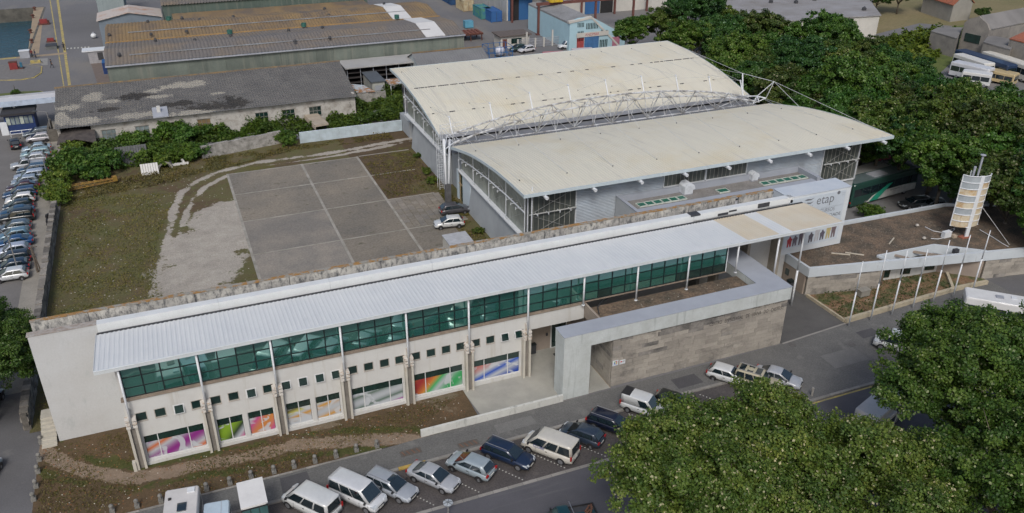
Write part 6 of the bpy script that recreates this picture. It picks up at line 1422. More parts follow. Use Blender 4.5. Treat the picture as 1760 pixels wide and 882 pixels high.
al = 70; rf = [fl+Vector((0, 0, .78*H_)), fl+d_*.5+Vector((0, 0, H_)), fr3+Vector((0, 0, .72*H_))]
for i in range(2):
    a, b = rf[i]+th, rf[i+1]+th; e = bkv*al; MB().hexa([a, b, b+e, a+e], [a+up, b+up, b+e+up, a+e+up]).build('long_roof', mat('weathered_grey_roof', (.19, .185, .18), .9, .15, .2), DF)
MB().hexa([fr3+th, fr3+th+bkv*al, fr3+bkv*al+th-d_*.05, fr3+th-d_*.05], [v+Vector((0, 0, .70*H_)) for v in (fr3+th, fr3+th+bkv*al, fr3+bkv*al+th-d_*.05, fr3+th-d_*.05)]).build('side_wall', conc_d, DF)
MB().hexa([fl+d_*.15-th*.2+Vector((0, 0, 2.6)), fl+d_*.75-th*.2+Vector((0, 0, 2.6)), fl+d_*.75-th*.02+Vector((0, 0, 2.6)), fl+d_*.15-th*.02+Vector((0, 0, 2.6))], [fl+d_*.15-th*.2+Vector((0, 0, 4.3)), fl+d_*.75-th*.2+Vector((0, 0, 4.3)), fl+d_*.75-th*.02+Vector((0, 0, 4.3)), fl+d_*.15-th*.02+Vector((0, 0, 4.3))]).build('barred_window', dkglass, DF)
for (nm, lab, pts, z) in (('flat_grey_shed', 'flat dirty-grey roofed shed left of the derelict factory front', [(1600, 53), (1645, 66), (1655, 47), (1612, 47)], 4), ('derelict_annex', 'roofless concrete annex right of the derelict factory front', [(1690, 72), (1737, 85), (1752, 70), (1700, 60)], 4.5), ('tiled_derelict_shed', 'derelict shed with orange tiles at the right picture edge above the buses', [(1735, 66), (1800, 82), (1830, 62), (1765, 52)], 6)):
    bigroof(nm, lab, pts, z, redt if 'tiled' in nm else mat('weathered_grey_roof', (.19, .18, .18)), conc_d)
# ================================================================== VEHICLES
paint, t, p, pos = newmat('car_paint')
oi = t.nodes.new('ShaderNodeObjectInfo'); t.links.new(mixc(t, 1.0, oi.outputs['Color'], ramp(t, noise(t, pos, 2.5, 4, .7), [(.3, (.90,)*3), (.7, (1.0,)*3)]), 'MULTIPLY'), p.inputs['Base Color'])
p.inputs['Roughness'].default_value = .28; p.inputs['Coat Weight'].default_value = .6; p.inputs['Coat Roughness'].default_value = .06; p.inputs['Metallic'].default_value = .15
cglass = mat('car_glass', (.012, .022, .028), .05, .2, 1, grain=0, spec=1.0, coat=.5)
tyre_m = mat('tyre_rubber', (.018, .018, .02), .85, .1, 5); rim_m = mat('alloy_rim', (.30, .31, .33), .35, .1, 9, metal=.6); trim = mat('black_trim', (.02, .02, .022), .6)
lens = mat('headlamp_lens', (.50, .54, .58), .12, grain=0, spec=.8); redl = mat('tail_lamp_red', (.35, .015, .015), .2, grain=0); plate_m = mat('number_plate', (.55, .55, .52), .5, grain=0)
tb = MB().lathe([(.20, -.10), (.30, -.10), (.315, -.07), (.315, .07), (.30, .10), (.20, .10)], (0, 0, 0), 18)
tyme = bpy.data.meshes.new('wheel'); tyme.from_pydata([(v[0], v[2], v[1]) for v in tb.v], [], [f[::-1] for f in tb.f]); tyme.materials.append(tyre_m)
rb = MB().lathe([(.19, -.085), (.21, -.104), (.06, -.112), (.03, -.12)], (0, 0, 0), 14).lathe([(.03, .12), (.06, .112), (.21, .104), (.19, .085)], (0, 0, 0), 14)
rme = bpy.data.meshes.new('rim'); rme.from_pydata([(v[0], v[2], v[1]) for v in rb.v], [], [f[::-1] for f in rb.f]); rme.materials.append(rim_m)
def ob(name, me, par, loc=(0, 0, 0), sc=1):
    o = bpy.data.objects.new(name, me); COL.objects.link(o); o.parent = par; o.location = loc
    o.scale = (sc,)*3 if isinstance(sc, (int, float)) else sc; WL[o.name] = Vector((0, 0, 0)); return o
def lb(b, name, m, par, smooth=False): return b.build(name, m, par, world=False, smooth=smooth)
def loft(m, rings, close=True):
    k = len(rings[0]); vs = [v for r_ in rings for v in r_]; fs = []
    for j in range(len(rings)-1):
        for i in range(k): fs.append((j*k+i, j*k+(i+1) % k, (j+1)*k+(i+1) % k, (j+1)*k+i))
    fs += [tuple(range(k-1, -1, -1)), tuple(range((len(rings)-1)*k, len(rings)*k))]
    return m.add(vs, fs)
# L, W, wheel radius, body stations (x fraction -0.5..0.5 , top z), cabin base rear/front x, roof rear/front x, belt z, roof z, side windows
KIND = {
 'hatch': dict(L=3.95, W=1.68, wr=.30, top=[(-.5, .60), (-.485, .90), (-.30, .96), (.22, .96), (.40, .84), (.47, .70), (.5, .50)], cab=(-.475, .29), roof=(-.35, .05), bz=.93, rz=1.46, nw=2),
 'sedan': dict(L=4.45, W=1.72, wr=.31, top=[(-.5, .60), (-.49, .90), (-.34, .96), (.16, .92), (.41, .80), (.475, .68), (.5, .50)], cab=(-.40, .27), roof=(-.19, .04), bz=.91, rz=1.42, nw=2),
 'wagon': dict(L=4.6, W=1.74, wr=.32, top=[(-.5, .60), (-.49, .88), (-.3, .94), (.16, .92), (.41, .80), (.475, .68), (.5, .50)], cab=(-.485, .26), roof=(-.40, .05), bz=.91, rz=1.46, nw=3),
 'suv': dict(L=4.5, W=1.82, wr=.37, top=[(-.5, .65), (-.49, 1.02), (-.3, 1.05), (.18, 1.05), (.43, .96), (.485, .82), (.5, .55)], cab=(-.48, .23), roof=(-.44, .09), bz=1.02, rz=1.75, nw=3),
 'van': dict(L=4.85, W=1.95, wr=.34, top=[(-.5, .70), (-.497, 1.05), (-.3, 1.08), (.26, 1.08), (.43, .95), (.49, .78), (.5, .55)], cab=(-.497, .39), roof=(-.475, .19), bz=1.05, rz=2.0, nw=3),
 'smallvan': dict(L=4.2, W=1.74, wr=.31, top=[(-.5, .65), (-.495, .98), (-.3, 1.0), (.2, 1.0), (.41, .88), (.48, .74), (.5, .5)], cab=(-.495, .27), roof=(-.48, .10), bz=.98, rz=1.80, nw=1),
 'pickup': dict(L=4.9, W=1.75, wr=.35, top=[(-.5, .70), (-.495, .98), (-.3, .98), (.2, .98), (.42, .92), (.485, .78), (.5, .55)], cab=(-.08, .25), roof=(-.05, .12), bz=.96, rz=1.62, nw=1),
}
_cm = {}
def car_meshes(kind):
    if kind in _cm: return _cm[kind]
    K_ = KIND[kind]; L, W_ = K_['L'], K_['W']; out = {}
    def mk(nm, b, m, smooth=False):
        me = bpy.data.meshes.new(nm); me.from_pydata([tuple(v) for v in b.v], [], b.f)
        ms = m if isinstance(m, list) else [m]
        for k in ms: me.materials.append(k)
        if len(ms) > 1: me.polygons.foreach_set('material_index', b.m)
        if smooth: me.polygons.foreach_set('use_smooth', [True]*len(me.polygons))
        me.update(); out.setdefault(nm, []).append(me); return me
    def topz(x):
        T_ = K_['top']
        for (a, za), (b, zb_) in zip(T_, T_[1:]):
            if x <= b: return za+(zb_-za)*(x-a)/(b-a)
        return T_[-1][1]
    rings = []
    for f in (-.5, -.49, -.46, -.38, -.25, -.1, .05, .2, .3, .38, .44, .475, .492, .5):
        zt2 = topz(f); e = 1 - .16*max(0, (abs(f)-.36)/.14)**2.2; h_ = W_/2*e; x = f*L
        zl = .30 if abs(f) < .47 else .34
        half = [(0, zl), (h_*.82, zl), (h_*.965, zl+.06), (h_, zl+(zt2-zl)*.45), (h_*.99, zl+(zt2-zl)*.72), (h_*.93, zt2-.05), (h_*.82, zt2), (0, zt2+.025)]
        rings.append([(x, y, z) for y, z in half] + [(x, -y, z) for y, z in half[-2:0:-1]])
    b = MB(); loft(b, rings); mk('body', b, paint, True)
    # cabin
    bz, rz_ = K_['bz'], K_['rz']; x0, x1 = K_['cab'][0]*L, K_['cab'][1]*L; r0, r1 = K_['roof'][0]*L, K_['roof'][1]*L
    wb, wr_ = W_/2*.925, W_/2*(.74 if kind not in ('van', 'smallvan') else .84)
    n = 5; rings = []
    N = 8
    for i in range(N+1):      # from rear to front
        u_ = i/N; xb = x0+(x1-x0)*u_; xr = r0+(r1-r0)*u_
        cr = .05*math.sin(u_*math.pi)
        tp = 1-.05*abs(2*u_-1)**3
        half = [(xb, 0, bz-.05), (xb, wb*tp, bz-.05), (xb+(xr-xb)*.9, wr_*tp+(wb-wr_)*.12, rz_-.085), (xb+(xr-xb)*.96, wr_*tp*.99, rz_-.045), (xr, wr_*tp*.93, rz_-.015), (xr, wr_*.72*tp, rz_+cr*.7), (xr, wr_*.36*tp, rz_+cr*.95), (xr, 0, rz_+cr)]
        rings.append(half + [(q[0], -q[1], q[2]) for q in half[-2:0:-1]])
    b = MB(); loft(b, rings); mk('cabin', b, paint, True)
    def win(nm, P00, P10, P11, P01, u0, u1, v0, v1, m=cglass, off=.012):
        P00, P10, P11, P01 = map(Vector, (P00, P10, P11, P01)); f = lambda u_, v_: (P00*(1-u_)+P10*u_)*(1-v_)+(P01*(1-u_)+P11*u_)*v_
        nn = (P10-P00).cross(P01-P00).normalized()
        q = [f(u0, v0), f(u1, v0), f(u1, v1), f(u0, v1)]
        c = (q[0]+q[2])/2
        if nn.dot(c-Vector((c.x*.2, 0, bz))) < 0: nn = -nn
        bb = MB().hexa([v-nn*.02 for v in q], [v+nn*off for v in q]); mk(nm, bb, m)
    tp = .95
    ft = lambda s: ((x1, s*wb*tp, bz-.05), (r1, s*wr_*tp*.98, rz_-.05))
    win('windshield', (x1, wb*tp, bz), (x1, -wb*tp, bz), (r1, -wr_*tp, rz_-.03), (r1, wr_*tp, rz_-.03), .06, .94, .06, .90, off=.03)
    if kind != 'smallvan' or True: win('rear_window', (x0, wb*tp, bz), (x0, -wb*tp, bz), (r0, -wr_*tp, rz_-.03), (r0, wr_*tp, rz_-.03), .10, .90, .12 if kind != 'pickup' else .1, .86, off=.03)
    nw = K_['nw']
    for s in (1, -1):
        edges = {1: [(.62, .93)] if kind != 'pickup' else [(.10, .90)], 2: [(.13, .50), (.54, .93)], 3: [(.05, .32), (.36, .63), (.66, .945)]}[nw]
        for (a, e_) in edges:
            win('side_window', (x0, s*wb, bz-.05), (x1, s*wb, bz-.05), (r1, s*(wr_+(wb-wr_)*.12), rz_-.075), (r0, s*(wr_+(wb-wr_)*.12), rz_-.075), a, e_, .16 if kind != 'van' else .12, .90, off=.008)
    # arches, sills, lamps
    wx = (-.31*L, .31*L) if kind != 'van' else (-.30*L, .33*L)
    b = MB()
    for x in wx:
        for s in (1, -1):
            R_ = K_['wr']+.055; ptsn = [(x+R_*math.cos(a), max(.18, K_['wr']+R_*math.sin(a))) for a in [math.pi*2*i/16 for i in range(16)]]
            y0, y1 = (W_/2-.25, W_/2+.006); b.extr(ptsn, 'y', s*y0, s*y1)
    mk('wheel_arch', b, trim); out['wheel_arch'] = []
    for x in wx:
        for s in (1, -1):
            b = MB(); R_ = K_['wr']+.055; ptsn = [(x+R_*math.cos(a), max(.2, K_['wr']+R_*math.sin(a))) for a in [math.pi*2*i/16 for i in range(16)]]
            b.extr(ptsn, 'y', s*(W_/2-.25), s*(W_/2+.004)); mk('wheel_arch', b, trim)
    for s in (1, -1):
        zf = topz(.44)-.13
        mk('headlight', MB().hexa([(.485*L, s*W_*.44, zf-.07), (.503*L, s*W_*.22, zf-.07), (.44*L, s*W_*.25, zf+.05), (.42*L, s*W_*.475, zf+.05)], [(.46*L, s*W_*.465, zf+.09), (.485*L, s*W_*.24, zf+.07), (.42*L, s*W_*.27, zf+.13), (.40*L, s*W_*.47, zf+.13)]), lens)
        mk('taillight', MB().box(-.503*L, s*W_*.30, topz(-.48)-.22, -.47*L, s*W_*.455, topz(-.48)-.03) if kind not in ('van', 'smallvan', 'suv') else MB().box(-.504*L, s*W_*.415, .75, -.48*L, s*W_*.485, 1.15), redl)
        mk('mirror', MB().obox((x1-.12*L*.5, s*(W_/2+.08), bz+.09), (.12, .2, .14)), trim)
    for s in (1, -1):
        for xs_ in ((x1-.02, (x0+x1)/2+.02) if kind in ('hatch', 'sedan', 'wagon', 'suv') else (x1-.05, x1-.95)): mk('door_seam', MB().box(xs_-.008, s*(W_/2-.03), .42, xs_+.008, s*(W_/2+.006), bz-.12), trim)
        mk('door_handle', MB().box((x0+x1)/2+.10, s*(W_/2-.02), bz-.22, (x0+x1)/2+.26, s*(W_/2+.025), bz-.18), trim)
    mk('number_plate', MB().box(.498*L, -.24, .42, .508*L, .24, .52), plate_m); mk('number_plate', MB().box(-.508*L, -.24, .55, -.498*L, .24, .65), plate_m)
    mk('grille', MB().box(.49*L, -.38, .56, .505*L, .38, .64), trim)
    mk('bumper_trim', MB().box(.485*L, -W_*.36, .31, .507*L, W_*.36, .38), trim); mk('bumper_trim', MB().box(-.507*L, -W_*.36, .33, -.485*L, W_*.36, .41), trim)
    _cm[kind] = (out, K_, wx); return _cm[kind]
SC = .93
def make_car(name, kind, color, x, y, rz, label, group=None, cat='car', z=0.01, sc=SC, roofrack=False, extra=None, parts=True):
    out, K_, wx = car_meshes(kind)
    o = thing(name, label, cat, (x, y, z), rz, group)
    for nm, ms in out.items():
        if not parts and nm in ('door_seam', 'door_handle', 'number_plate', 'grille', 'bumper_trim', 'mirror'): continue
        for me in ms:
            q = ob(nm, me, o, sc=sc); q.scale = (sc, sc, sc); q.color = tuple(color)+(1,)
    for xx in wx:
        for s in (1, -1):
            w_ = ob('wheel', tyme, o, (xx*sc, s*(K_['W']/2-.10)*sc, K_['wr']*sc), K_['wr']/.315*sc)
            if parts: ob('rim', rme, w_)
    if extra: extra(o, K_, sc)
    return o
def rails(o, K_, sc):
    L = K_['L']; a, b = K_['roof'][0]*L, K_['roof'][1]*L
    for s in (1, -1): lb(MB().tube((a*sc, s*K_['W']*.33*sc, (K_['rz']+.05)*sc), (b*sc, s*K_['W']*.33*sc, (K_['rz']+.05)*sc), .025, 6), 'roof_rail', rim_m, o)
def sunroof(o, K_, sc): rails(o, K_, sc); lb(MB().box(.0*sc, -.42*sc, (K_['rz']+.005)*sc, .75*sc*.5, .42*sc, (K_['rz']+.035)*sc), 'sunroof', cglass, o)
def slats(o, K_, sc):
    L = K_['L']; rails(o, K_, sc)
    for k in range(3): lb(MB().box((-.40+k*.17)*L*sc, -.5*sc, (K_['rz']+.02)*sc, (-.40+k*.17+.12)*L*sc, .5*sc, (K_['rz']+.045)*sc), 'roof_window', cglass, o)
NR = math.atan2(-.8, .62); NK = NR+math.pi           # nose to road / nose to kerb
def street(name, kind, col, px_, py_, rz, label, z=.75, **k):
    q = G(px_, py_, z*SC); return make_car(name, kind, col, q.x, q.y, rz, label, group='cars parked in the street bays', **k)
sil, dgr, nav, blk, wht = (.38, .40, .43), (.06, .065, .07), (.012, .025, .06), (.012, .014, .018), (.62, .64, .64)
def deckvan(o, K_, sc):
    L = K_['L']; lb(MB().box(-.498*L*sc, -.66*sc, (K_['rz']+.01)*sc, -.30*L*sc, .66*sc, (K_['rz']+.04)*sc), 'rear_roof_hatch', trim, o)
street('parked_minibus', 'van', wht, 534, 858, NK, 'white minibus with raised plain roof parked nose to the kerb, next to the food truck', z=1.0, cat='van')
street('parked_minibus', 'van', (.60, .62, .64), 614, 843, NR, 'white people carrier van with its windscreen facing the road, left of the silver estate', z=.98, cat='van', sc=.90)
street('parked_car', 'wagon', (.33, .36, .40), 671, 832, NR, 'silver estate car with roof rails and open dark sunroof', extra=sunroof)
street('parked_car', 'sedan', sil, 745, 817, NR, 'plain silver saloon, nose to the road, between silver estate and silver-blue hatchback')
street('parked_car', 'hatch', (.30, .36, .40), 809, 798, NK, 'silver-blue hatchback parked with its tail towards the road', sc=.98)
street('parked_car', 'wagon', nav, 873, 778, NR, 'black-blue estate car with chrome roof rails left of the white minibus', extra=rails)
mbus = street('parked_minibus', 'van', (.60, .58, .52), 946, 762, NK, 'white minibus with cream roof and blue lettering on its front door', z=1.05, cat='van')
street('parked_car', 'hatch', (.03, .045, .07), 1000, 744, NK, 'dark blue-grey hatchback with tall red tail lamps right of the lettered minibus')
street('parked_car', 'wagon', (.008, .012, .03), 1053, 726, NR, 'dark navy estate car with its bonnet under the tree edge', extra=rails)
street('parked_van', 'smallvan', wht, 1108, 695, NR, 'small white panel van with dark rear roof hatch beside the tree', z=.9, cat='van', extra=deckvan)
street('parked_car', 'hatch', (.015, .02, .02), 1160, 690, NR, 'black hatchback half hidden by the tree, right of the small white van')
street('parked_car', 'hatch', wht, 1252, 643, NR, 'white car almost hidden behind the tree top, left of the cream-roofed off-roader')
street('parked_suv', 'suv', (.46, .42, .30), 1303, 651, NR, 'cream-roofed off-road car with three dark roof windows', z=.95, extra=slats)
street('parked_car', 'sedan', (.40, .42, .45), 1338, 646, NR, 'silver saloon in the last bay at the pavement corner')
# lettering on the minibus door
lt = text_mesh('CLUBE', .34, .004, mat('van_blue_print', (.03, .05, .25), .5), parent=mbus, M=Matrix.Translation(Vector((.62*SC, (1.955/2+.012)*SC, .95*SC))) @ Matrix.Rotation(R(180), 4, 'Z') @ Matrix.Rotation(R(90), 4, 'X') @ Matrix.Translation(Vector((-.5, 0, 0))))
# lot cars
a, b = G(760, 396), G(790, 393); make_car('parked_car', 'hatch', (.60, .62, .62), (a.x+b.x)/2, (a.y+b.y)/2+.7, math.atan2(a.y-b.y, a.x-b.x), 'white hatchback parked on the concrete yard beside the hall', z=.07, sc=.93)
a, b = G(769.5, 373), G(799, 369); make_car('parked_car', 'hatch', (.07, .07, .08), (a.x+b.x)/2, (a.y+b.y)/2+.7, math.atan2(b.y-a.y, b.x-a.x), 'dark grey hatchback parked at the foot of the hall mast', z=.07, sc=.95)
q = [G(760, 424), G(760, 424)]; UB = thing('white_hut', 'small white box hut with pale flat roof behind the stained parapet in the yard', 'hut', (28.5, 85, 0))
x0, x1, y1 = G(760, 404, 1.9).x, G(800, 399, 1.9).x, G(775, 402, 1.9).y
MB().box(x0, y1-3.6, .06, x1, y1, 1.85).build('walls', mat('hut_cream', (.50, .48, .42), .8, .1, 1), UB); MB().box(x0-.06, y1-3.66, 1.85, x1+.06, y1+.06, 1.93).build('roof', mat('hut_roof', (.42, .44, .47), .7), UB)
# white van + caravans on the right, pickup on the road
q = G(1530, 590, .9); make_car('parked_van', 'van', wht, q.x+.9, q.y-.3, R(128), 'white van whose nose shows past the left edge of the big tree', cat='van', z=.1)
def box_vehicle(name, label, cat, x, y, rz, L, W_, H_, col, z=.0, wind=True, roofbits=(), group=None, taper=.0, stripe=None, wheels=2, zb2=.45, front=True, rows=None):
    o = thing(name, label, cat, (x, y, z), rz, group)
    mm = mat('panel_%d_%d_%d' % tuple(int(c*100) for c in col), col, .5, .06, 1.2, grain=.04, coat=.2)
    r_ = .12; P_ = [(-L/2+r_, -W_/2), (L/2-r_, -W_/2), (L/2, -W_/2+r_), (L/2, W_/2-r_), (L/2-r_, W_/2), (-L/2+r_, W_/2), (-L/2, W_/2-r_), (-L/2, -W_/2+r_)]
    b = MB(); rings = []
    for (s_, z_) in ((1, zb2), (1, H_-.18), (.985, H_-.06), (.94, H_)):
        rings.append([(px*s_-(taper*(z_-zb2) if px > L/2-.2 else 0), py_*s_, z_) for px, py_ in P_])
    loft(b, rings); lb(b, 'body', mm, o)
    if wind:
        wz0, wz1 = rows or (H_*.45, H_*.78); n = max(2, int(L/1.5))
        for s in (1, -1):
            for k in range(n):
                a = -L/2+.25+k*(L-.5)/n; lb(MB().box(a+.04, s*(W_/2-.02), wz0, a+(L-.5)/n-.04, s*(W_/2+.012), wz1), 'window', cglass, o)
        if front: 
            tx = taper*(wz1-zb2)
            lb(MB().hexa([(L/2-.03-taper*(wz0-zb2), -W_*.42, wz0), (L/2+.015-taper*(wz0-zb2), -W_*.42, wz0), (L/2+.015-taper*(wz0-zb2), W_*.42, wz0), (L/2-.03-taper*(wz0-zb2), W_*.42, wz0)], [(L/2-.03-tx, -W_*.40, wz1+.1), (L/2+.015-tx, -W_*.40, wz1+.1), (L/2+.015-tx, W_*.40, wz1+.1), (L/2-.03-tx, W_*.40, wz1+.1)]), 'windshield', cglass, o)
            lb(MB().box(-L/2-.015, -W_*.38, wz0, -L/2+.03, W_*.38, wz1), 'rear_window', cglass, o)
    for (nm, m_, bb) in roofbits: lb(MB().box(*bb), nm, m_, o)
    wxs = {2: (-L*.28, L*.32), 3: (-L*.30, -L*.22, L*.33)}[wheels]
    for xx in wxs:
        for s in (1, -1):
            w_ = ob('wheel', tyme, o, (xx, s*(W_/2-.14), .42), 1.33); ob('rim', rme, w_)
    for s in (1, -1):
        lb(MB().box(-L/2-.02, s*W_*.38, .7, -L/2+.02, s*W_*.47, .95), 'taillight', redl, o); lb(MB().box(L/2-.02, s*W_*.30, .65, L/2+.025, s*W_*.45, .85), 'headlight', lens, o)
    lb(MB().box(-L/2-.03, -W_*.46, .3, -L/2+.05, W_*.46, .5), 'bumper', trim, o)
    if stripe:
        for (m_, bb) in stripe: lb(MB().box(*bb), 'stripe', m_, o)
    return o, mm
q0, q1, q2 = G(284, 842, 2.8), G(342, 832, 2.8), G(281, 882, 2.8)
ax = (q1-q0).normalized(); cw_ = (q1-q0).length; back = Vector((ax.y, -ax.x, 0))
c = (q0+q1)/2+back*2.6
box_vehicle('camper_van', 'large dirty-white camper van with roof hatches parked at the grass kerb, bottom left', 'camper', c.x, c.y, math.atan2(back.y, back.x), 5.2, cw_, 2.8, (.55, .54, .53),
    roofbits=(('roof_hatch', white_metal, (-2.3, -.25+.62, 2.8, -1.85, .25+.62, 2.9)), ('roof_window', cglass, (-.9, -.2, 2.8, -.1, .4, 2.88)), ('roof_vent', trim, (-1.6, -.85, 2.8, -1.4, -.65, 2.88))), rows=(1.4, 2.1))
q0, q1 = G(350, 866, 2.2), G(394, 855, 2.2); c = (q0+q1)/2+back*2.3
box_vehicle('parked_van', 'pale blue box van between the camper van and the white food truck', 'van', c.x, c.y, math.atan2(back.y, back.x), 4.6, (q1-q0).length, 2.2, (.42, .52, .60), roofbits=(('roof_hatch', grey_metal, (-.9, -.3, 2.2, -.5, .25, 2.24)), ('roof_seam', grey_metal, (-2.2, .32, 2.19, 2.2, .35, 2.215))), rows=(1.2, 1.8))
q0, q1, q2 = G(406, 832, 2.9), G(447, 821, 2.9), G(460, 862, 2.9); c = (q0+q2)/2
ft, mm = box_vehicle('food_truck', 'white-roofed food truck with black framed glass side, right of the pale blue van', 'truck', c.x, c.y, -math.pi/2, abs(q0.y-q2.y), 1.75, 2.9, (.66, .66, .65), wind=False)
m = MB()
for s in (1,): 
    for k in range(3): lb(MB().box(q2.y-q2.y+1.30, -.85+.58*k, 1.5, 1.36, -.85+.58*k+.53, 2.6), 'glass_panel', mat('greenish_glass', (.05, .12, .12), .08, spec=1), ft)
lb(MB().box(1.302, -.9, 1.42, 1.33, .9, 2.72), 'black_frame', trim, ft)
lb(MB().box(-1.36, -.90, 2.86, 1.36, .90, 2.92), 'roof_panel', mat('panel_66_66_65', (.66, .66, .65)), ft)
q = [G(1668, 497, 2.7), G(1757, 512, 2.7), G(1668, 520, 2.7)]
c = (q[1]+q[2])/2; dv = (q[1]-q[0]); 
box_vehicle('motorhome', 'big white motorhome with rounded roof and small dark roof hatch at the right edge', 'motorhome', c.x+.4, c.y+.2, math.atan2(dv.y, dv.x), dv.length+1.2, 2.3, 2.75, (.62, .63, .63), z=.1, roofbits=(('roof_hatch', grey_metal, (-.2, -.3, 2.74, .5, .3, 2.85)), ('roof_hatch', white_metal, (1.2, .1, 2.74, 1.7, .6, 2.82))), rows=(1.35, 2.0), taper=.12)
for (x, y, l) in ((1480, 690, 'white box truck roof showing between the two big trees, upper one'), (1464, 712, 'white van roof showing between the two big trees, lower one')):
    q = G(x, y, 2.6); box_vehicle('parked_truck', l, 'truck', q.x+1.6, q.y-.6, R(20), 5.0, 2.0, 2.6 if y < 700 else 2.2, (.52, .52, .52), rows=(1.3, 1.9))
def bed(o, K_, sc):
    L = K_['L']
    lb(MB().box(-.485*L*sc, -.74*sc, .98*sc, -.10*L*sc, .74*sc, 1.0*sc), 'cargo_bed', dark_gap, o)
    for bb in ((-.49, -.80, -.09, -.74), (-.49, .74, -.09, .80)): lb(MB().box(bb[0]*L*sc, bb[1]*sc, .96*sc, bb[2]*L*sc, bb[3]*sc, 1.12*sc), 'bed_side', trim, o)
    lb(MB().box(-.50*L*sc, -.80*sc, .9*sc, -.48*L*sc, .80*sc, 1.12*sc), 'tailgate', trim, o)
    lb(MB().tube((-.09*L*sc, -.75*sc, 1.7*sc), (-.09*L*sc, .75*sc, 1.7*sc), .04, 6), 'roll_bar', rim_m, o)
q = G(983, 880, .9); pk = make_car('pickup_truck', 'pickup', (.008, .045, .055), q.x-.6, q.y-.25, R(172), 'dark green pickup with open cargo bed on the road at the bottom edge', cat='pickup', extra=bed)
ld_ = thing('cargo_pile', 'brown bundle of wood lying in the cargo bed of the dark green pickup', 'cargo', (q.x+1.1, q.y-.5, .95))
for k in range(4): lb(MB().obox((k*.16-.2, (k % 2)*.3-.1, .1+.05*(k % 3)), (.7, .12, .12), .5+k*.2), 'wood_piece', mat('brown_wood', (.13, .06, .035), .8, .2, 3), ld_)
q = G(6, 690, .5); make_car('parked_car', 'sedan', blk, q.x-1.3, q.y, R(75), 'black car on the side road at the left edge', sc=.95)
q = G(-6, 812, .5); make_car('parked_car', 'hatch', (.25, .33, .38), q.x-.9, q.y, R(75), 'pale blue car tail just inside the lower left edge', sc=.95)
# car park on the left ------------------------------------------------------
CPk = [('wagon', (.10, .13, .16), 64, 226, 'dark silver estate, farthest one by the gatehouse, behind the silver hatchback'), ('hatch', (.40, .40, .43), 66, 235, 'silver hatchback nearest the gatehouse railing, with clear side view'),
 ('sedan', (.27, .36, .43), 62, 252, 'silver saloon in the row just below the gap with the pedestrian way'), ('wagon', (.22, .34, .38), 61, 261, 'pale teal-blue estate between two silver cars'), ('hatch', (.42, .46, .50), 57, 270, 'off-white hatchback just behind the silver pickup'),  # silver cars from here on: blue sky reflection is mixed into their paint
 ('pickup', (.34, .37, .40), 47, 280, 'silver double-cab pickup sticking out of the row'), ('wagon', (.03, .07, .12), 56, 288, 'dark blue estate tucked in front of the silver pickup'), ('wagon', (.33, .40, .50), 51, 299, 'light silver estate with long roof under the first lamp arm'),
 ('hatch', (.24, .30, .37), 43, 309, 'silver hatchback with red tail lamp next to the maroon-black car'), ('sedan', (.05, .02, .03), 39, 318, 'maroon-black saloon between silver and dark blue hatchbacks'), ('wagon', (.015, .05, .12), 34, 329, 'dark blue estate just behind the bright white hatchback'),
 ('hatch', (.62, .63, .63), 34, 339.5, 'bright white square hatchback in the middle of the row'), ('hatch', (.02, .035, .05), 30.5, 351, 'black-blue hatchback in front of the bright white one'), ('sedan', (.02, .07, .14), 29, 361, 'blue saloon with shiny bonnet behind the black off-roader'),
 ('suv', (.012, .018, .022), 28, 371, 'big black off-road car in the row'), ('hatch', (.09, .13, .17), 25, 387, 'grey hatchback just below the big black off-roader'), ('hatch', (.10, .19, .26), 24, 401, 'steel-blue hatchback between grey and bright blue cars'),
 ('sedan', (.01, .06, .16), 24, 413, 'bright dark-blue saloon behind the silver coupe'), ('hatch', (.36, .41, .50), 22, 427, 'pale silver rounded coupe behind the lamp post foot'), ('wagon', (.02, .03, .045), 19, 441, 'black estate just below the pale silver coupe'),
 ('hatch', (.012, .03, .06), 20, 455, 'navy hatchback second from the near end of the row'), ('hatch', (.55, .58, .60), 17, 470, 'white hatchback at the near end of the row beside the tree')]
for kk, (kd, c, x, y, l) in enumerate(CPk):
    q = G(x, y, .75); make_car('parked_car', kd, c, q.x, q.y, math.pi+R(random.uniform(-2, 4)), l, group='cars in a row in the left car park', cat='pickup' if kd == 'pickup' else 'car', sc=.90, parts=(kk > 6))
q = G(26, 246, .6); make_car('moving_car', 'hatch', (.012, .014, .02), q.x, q.y, R(100), 'black hatchback standing alone in the car park lane, tail towards the viewer', sc=.93)
for (x, y, c, kd, l, rz) in ((905, 84, (.6, .6, .62), 'hatch', 'white hatchback beside the guard hut behind the hall roof', R(190)), (975, 78, (.6, .63, .65), 'smallvan', 'white delivery van in front of the light blue gabled building', R(170)), (890, 82, (.03, .06, .05), 'hatch', 'dark green car beside the guard hut', R(190))):
    q = G(x, y, .7); make_car('parked_van' if kd == 'smallvan' else 'parked_car', kd, c, q.x, q.y, rz, l, cat='van' if kd == 'smallvan' else 'car', sc=.95, parts=False)
for (x, y, l, c) in ((1002, 84, 'red and white trailer roof in front of the blue gate', (.50, .45, .46)), (952, 90, 'small red and white kiosk roof just behind the hall roof edge', (.45, .16, .16))):
    q = G(x, y, 2.4); box_vehicle('market_trailer', l, 'trailer', q.x, q.y, R(-10), 4.4, 2.0, 2.4, c, rows=(1.1, 1.7))
q = G(1520, 264, 1.0); make_car('parked_car', 'hatch', (.22, .02, .05), q.x, q.y, R(5), 'crimson red car parked in the dark under the trees')
q = G(1568, 346, .9); make_car('parked_car', 'wagon', (.05, .055, .06), q.x+.6, q.y, R(170), 'dark grey estate car parked at the tail of the green coach')
q = G(1588, 352, .8); make_car('parked_car', 'hatch', (.12, .14, .15), q.x+1.5, q.y, R(165), 'grey car mostly hidden by leaves right of the dark estate')
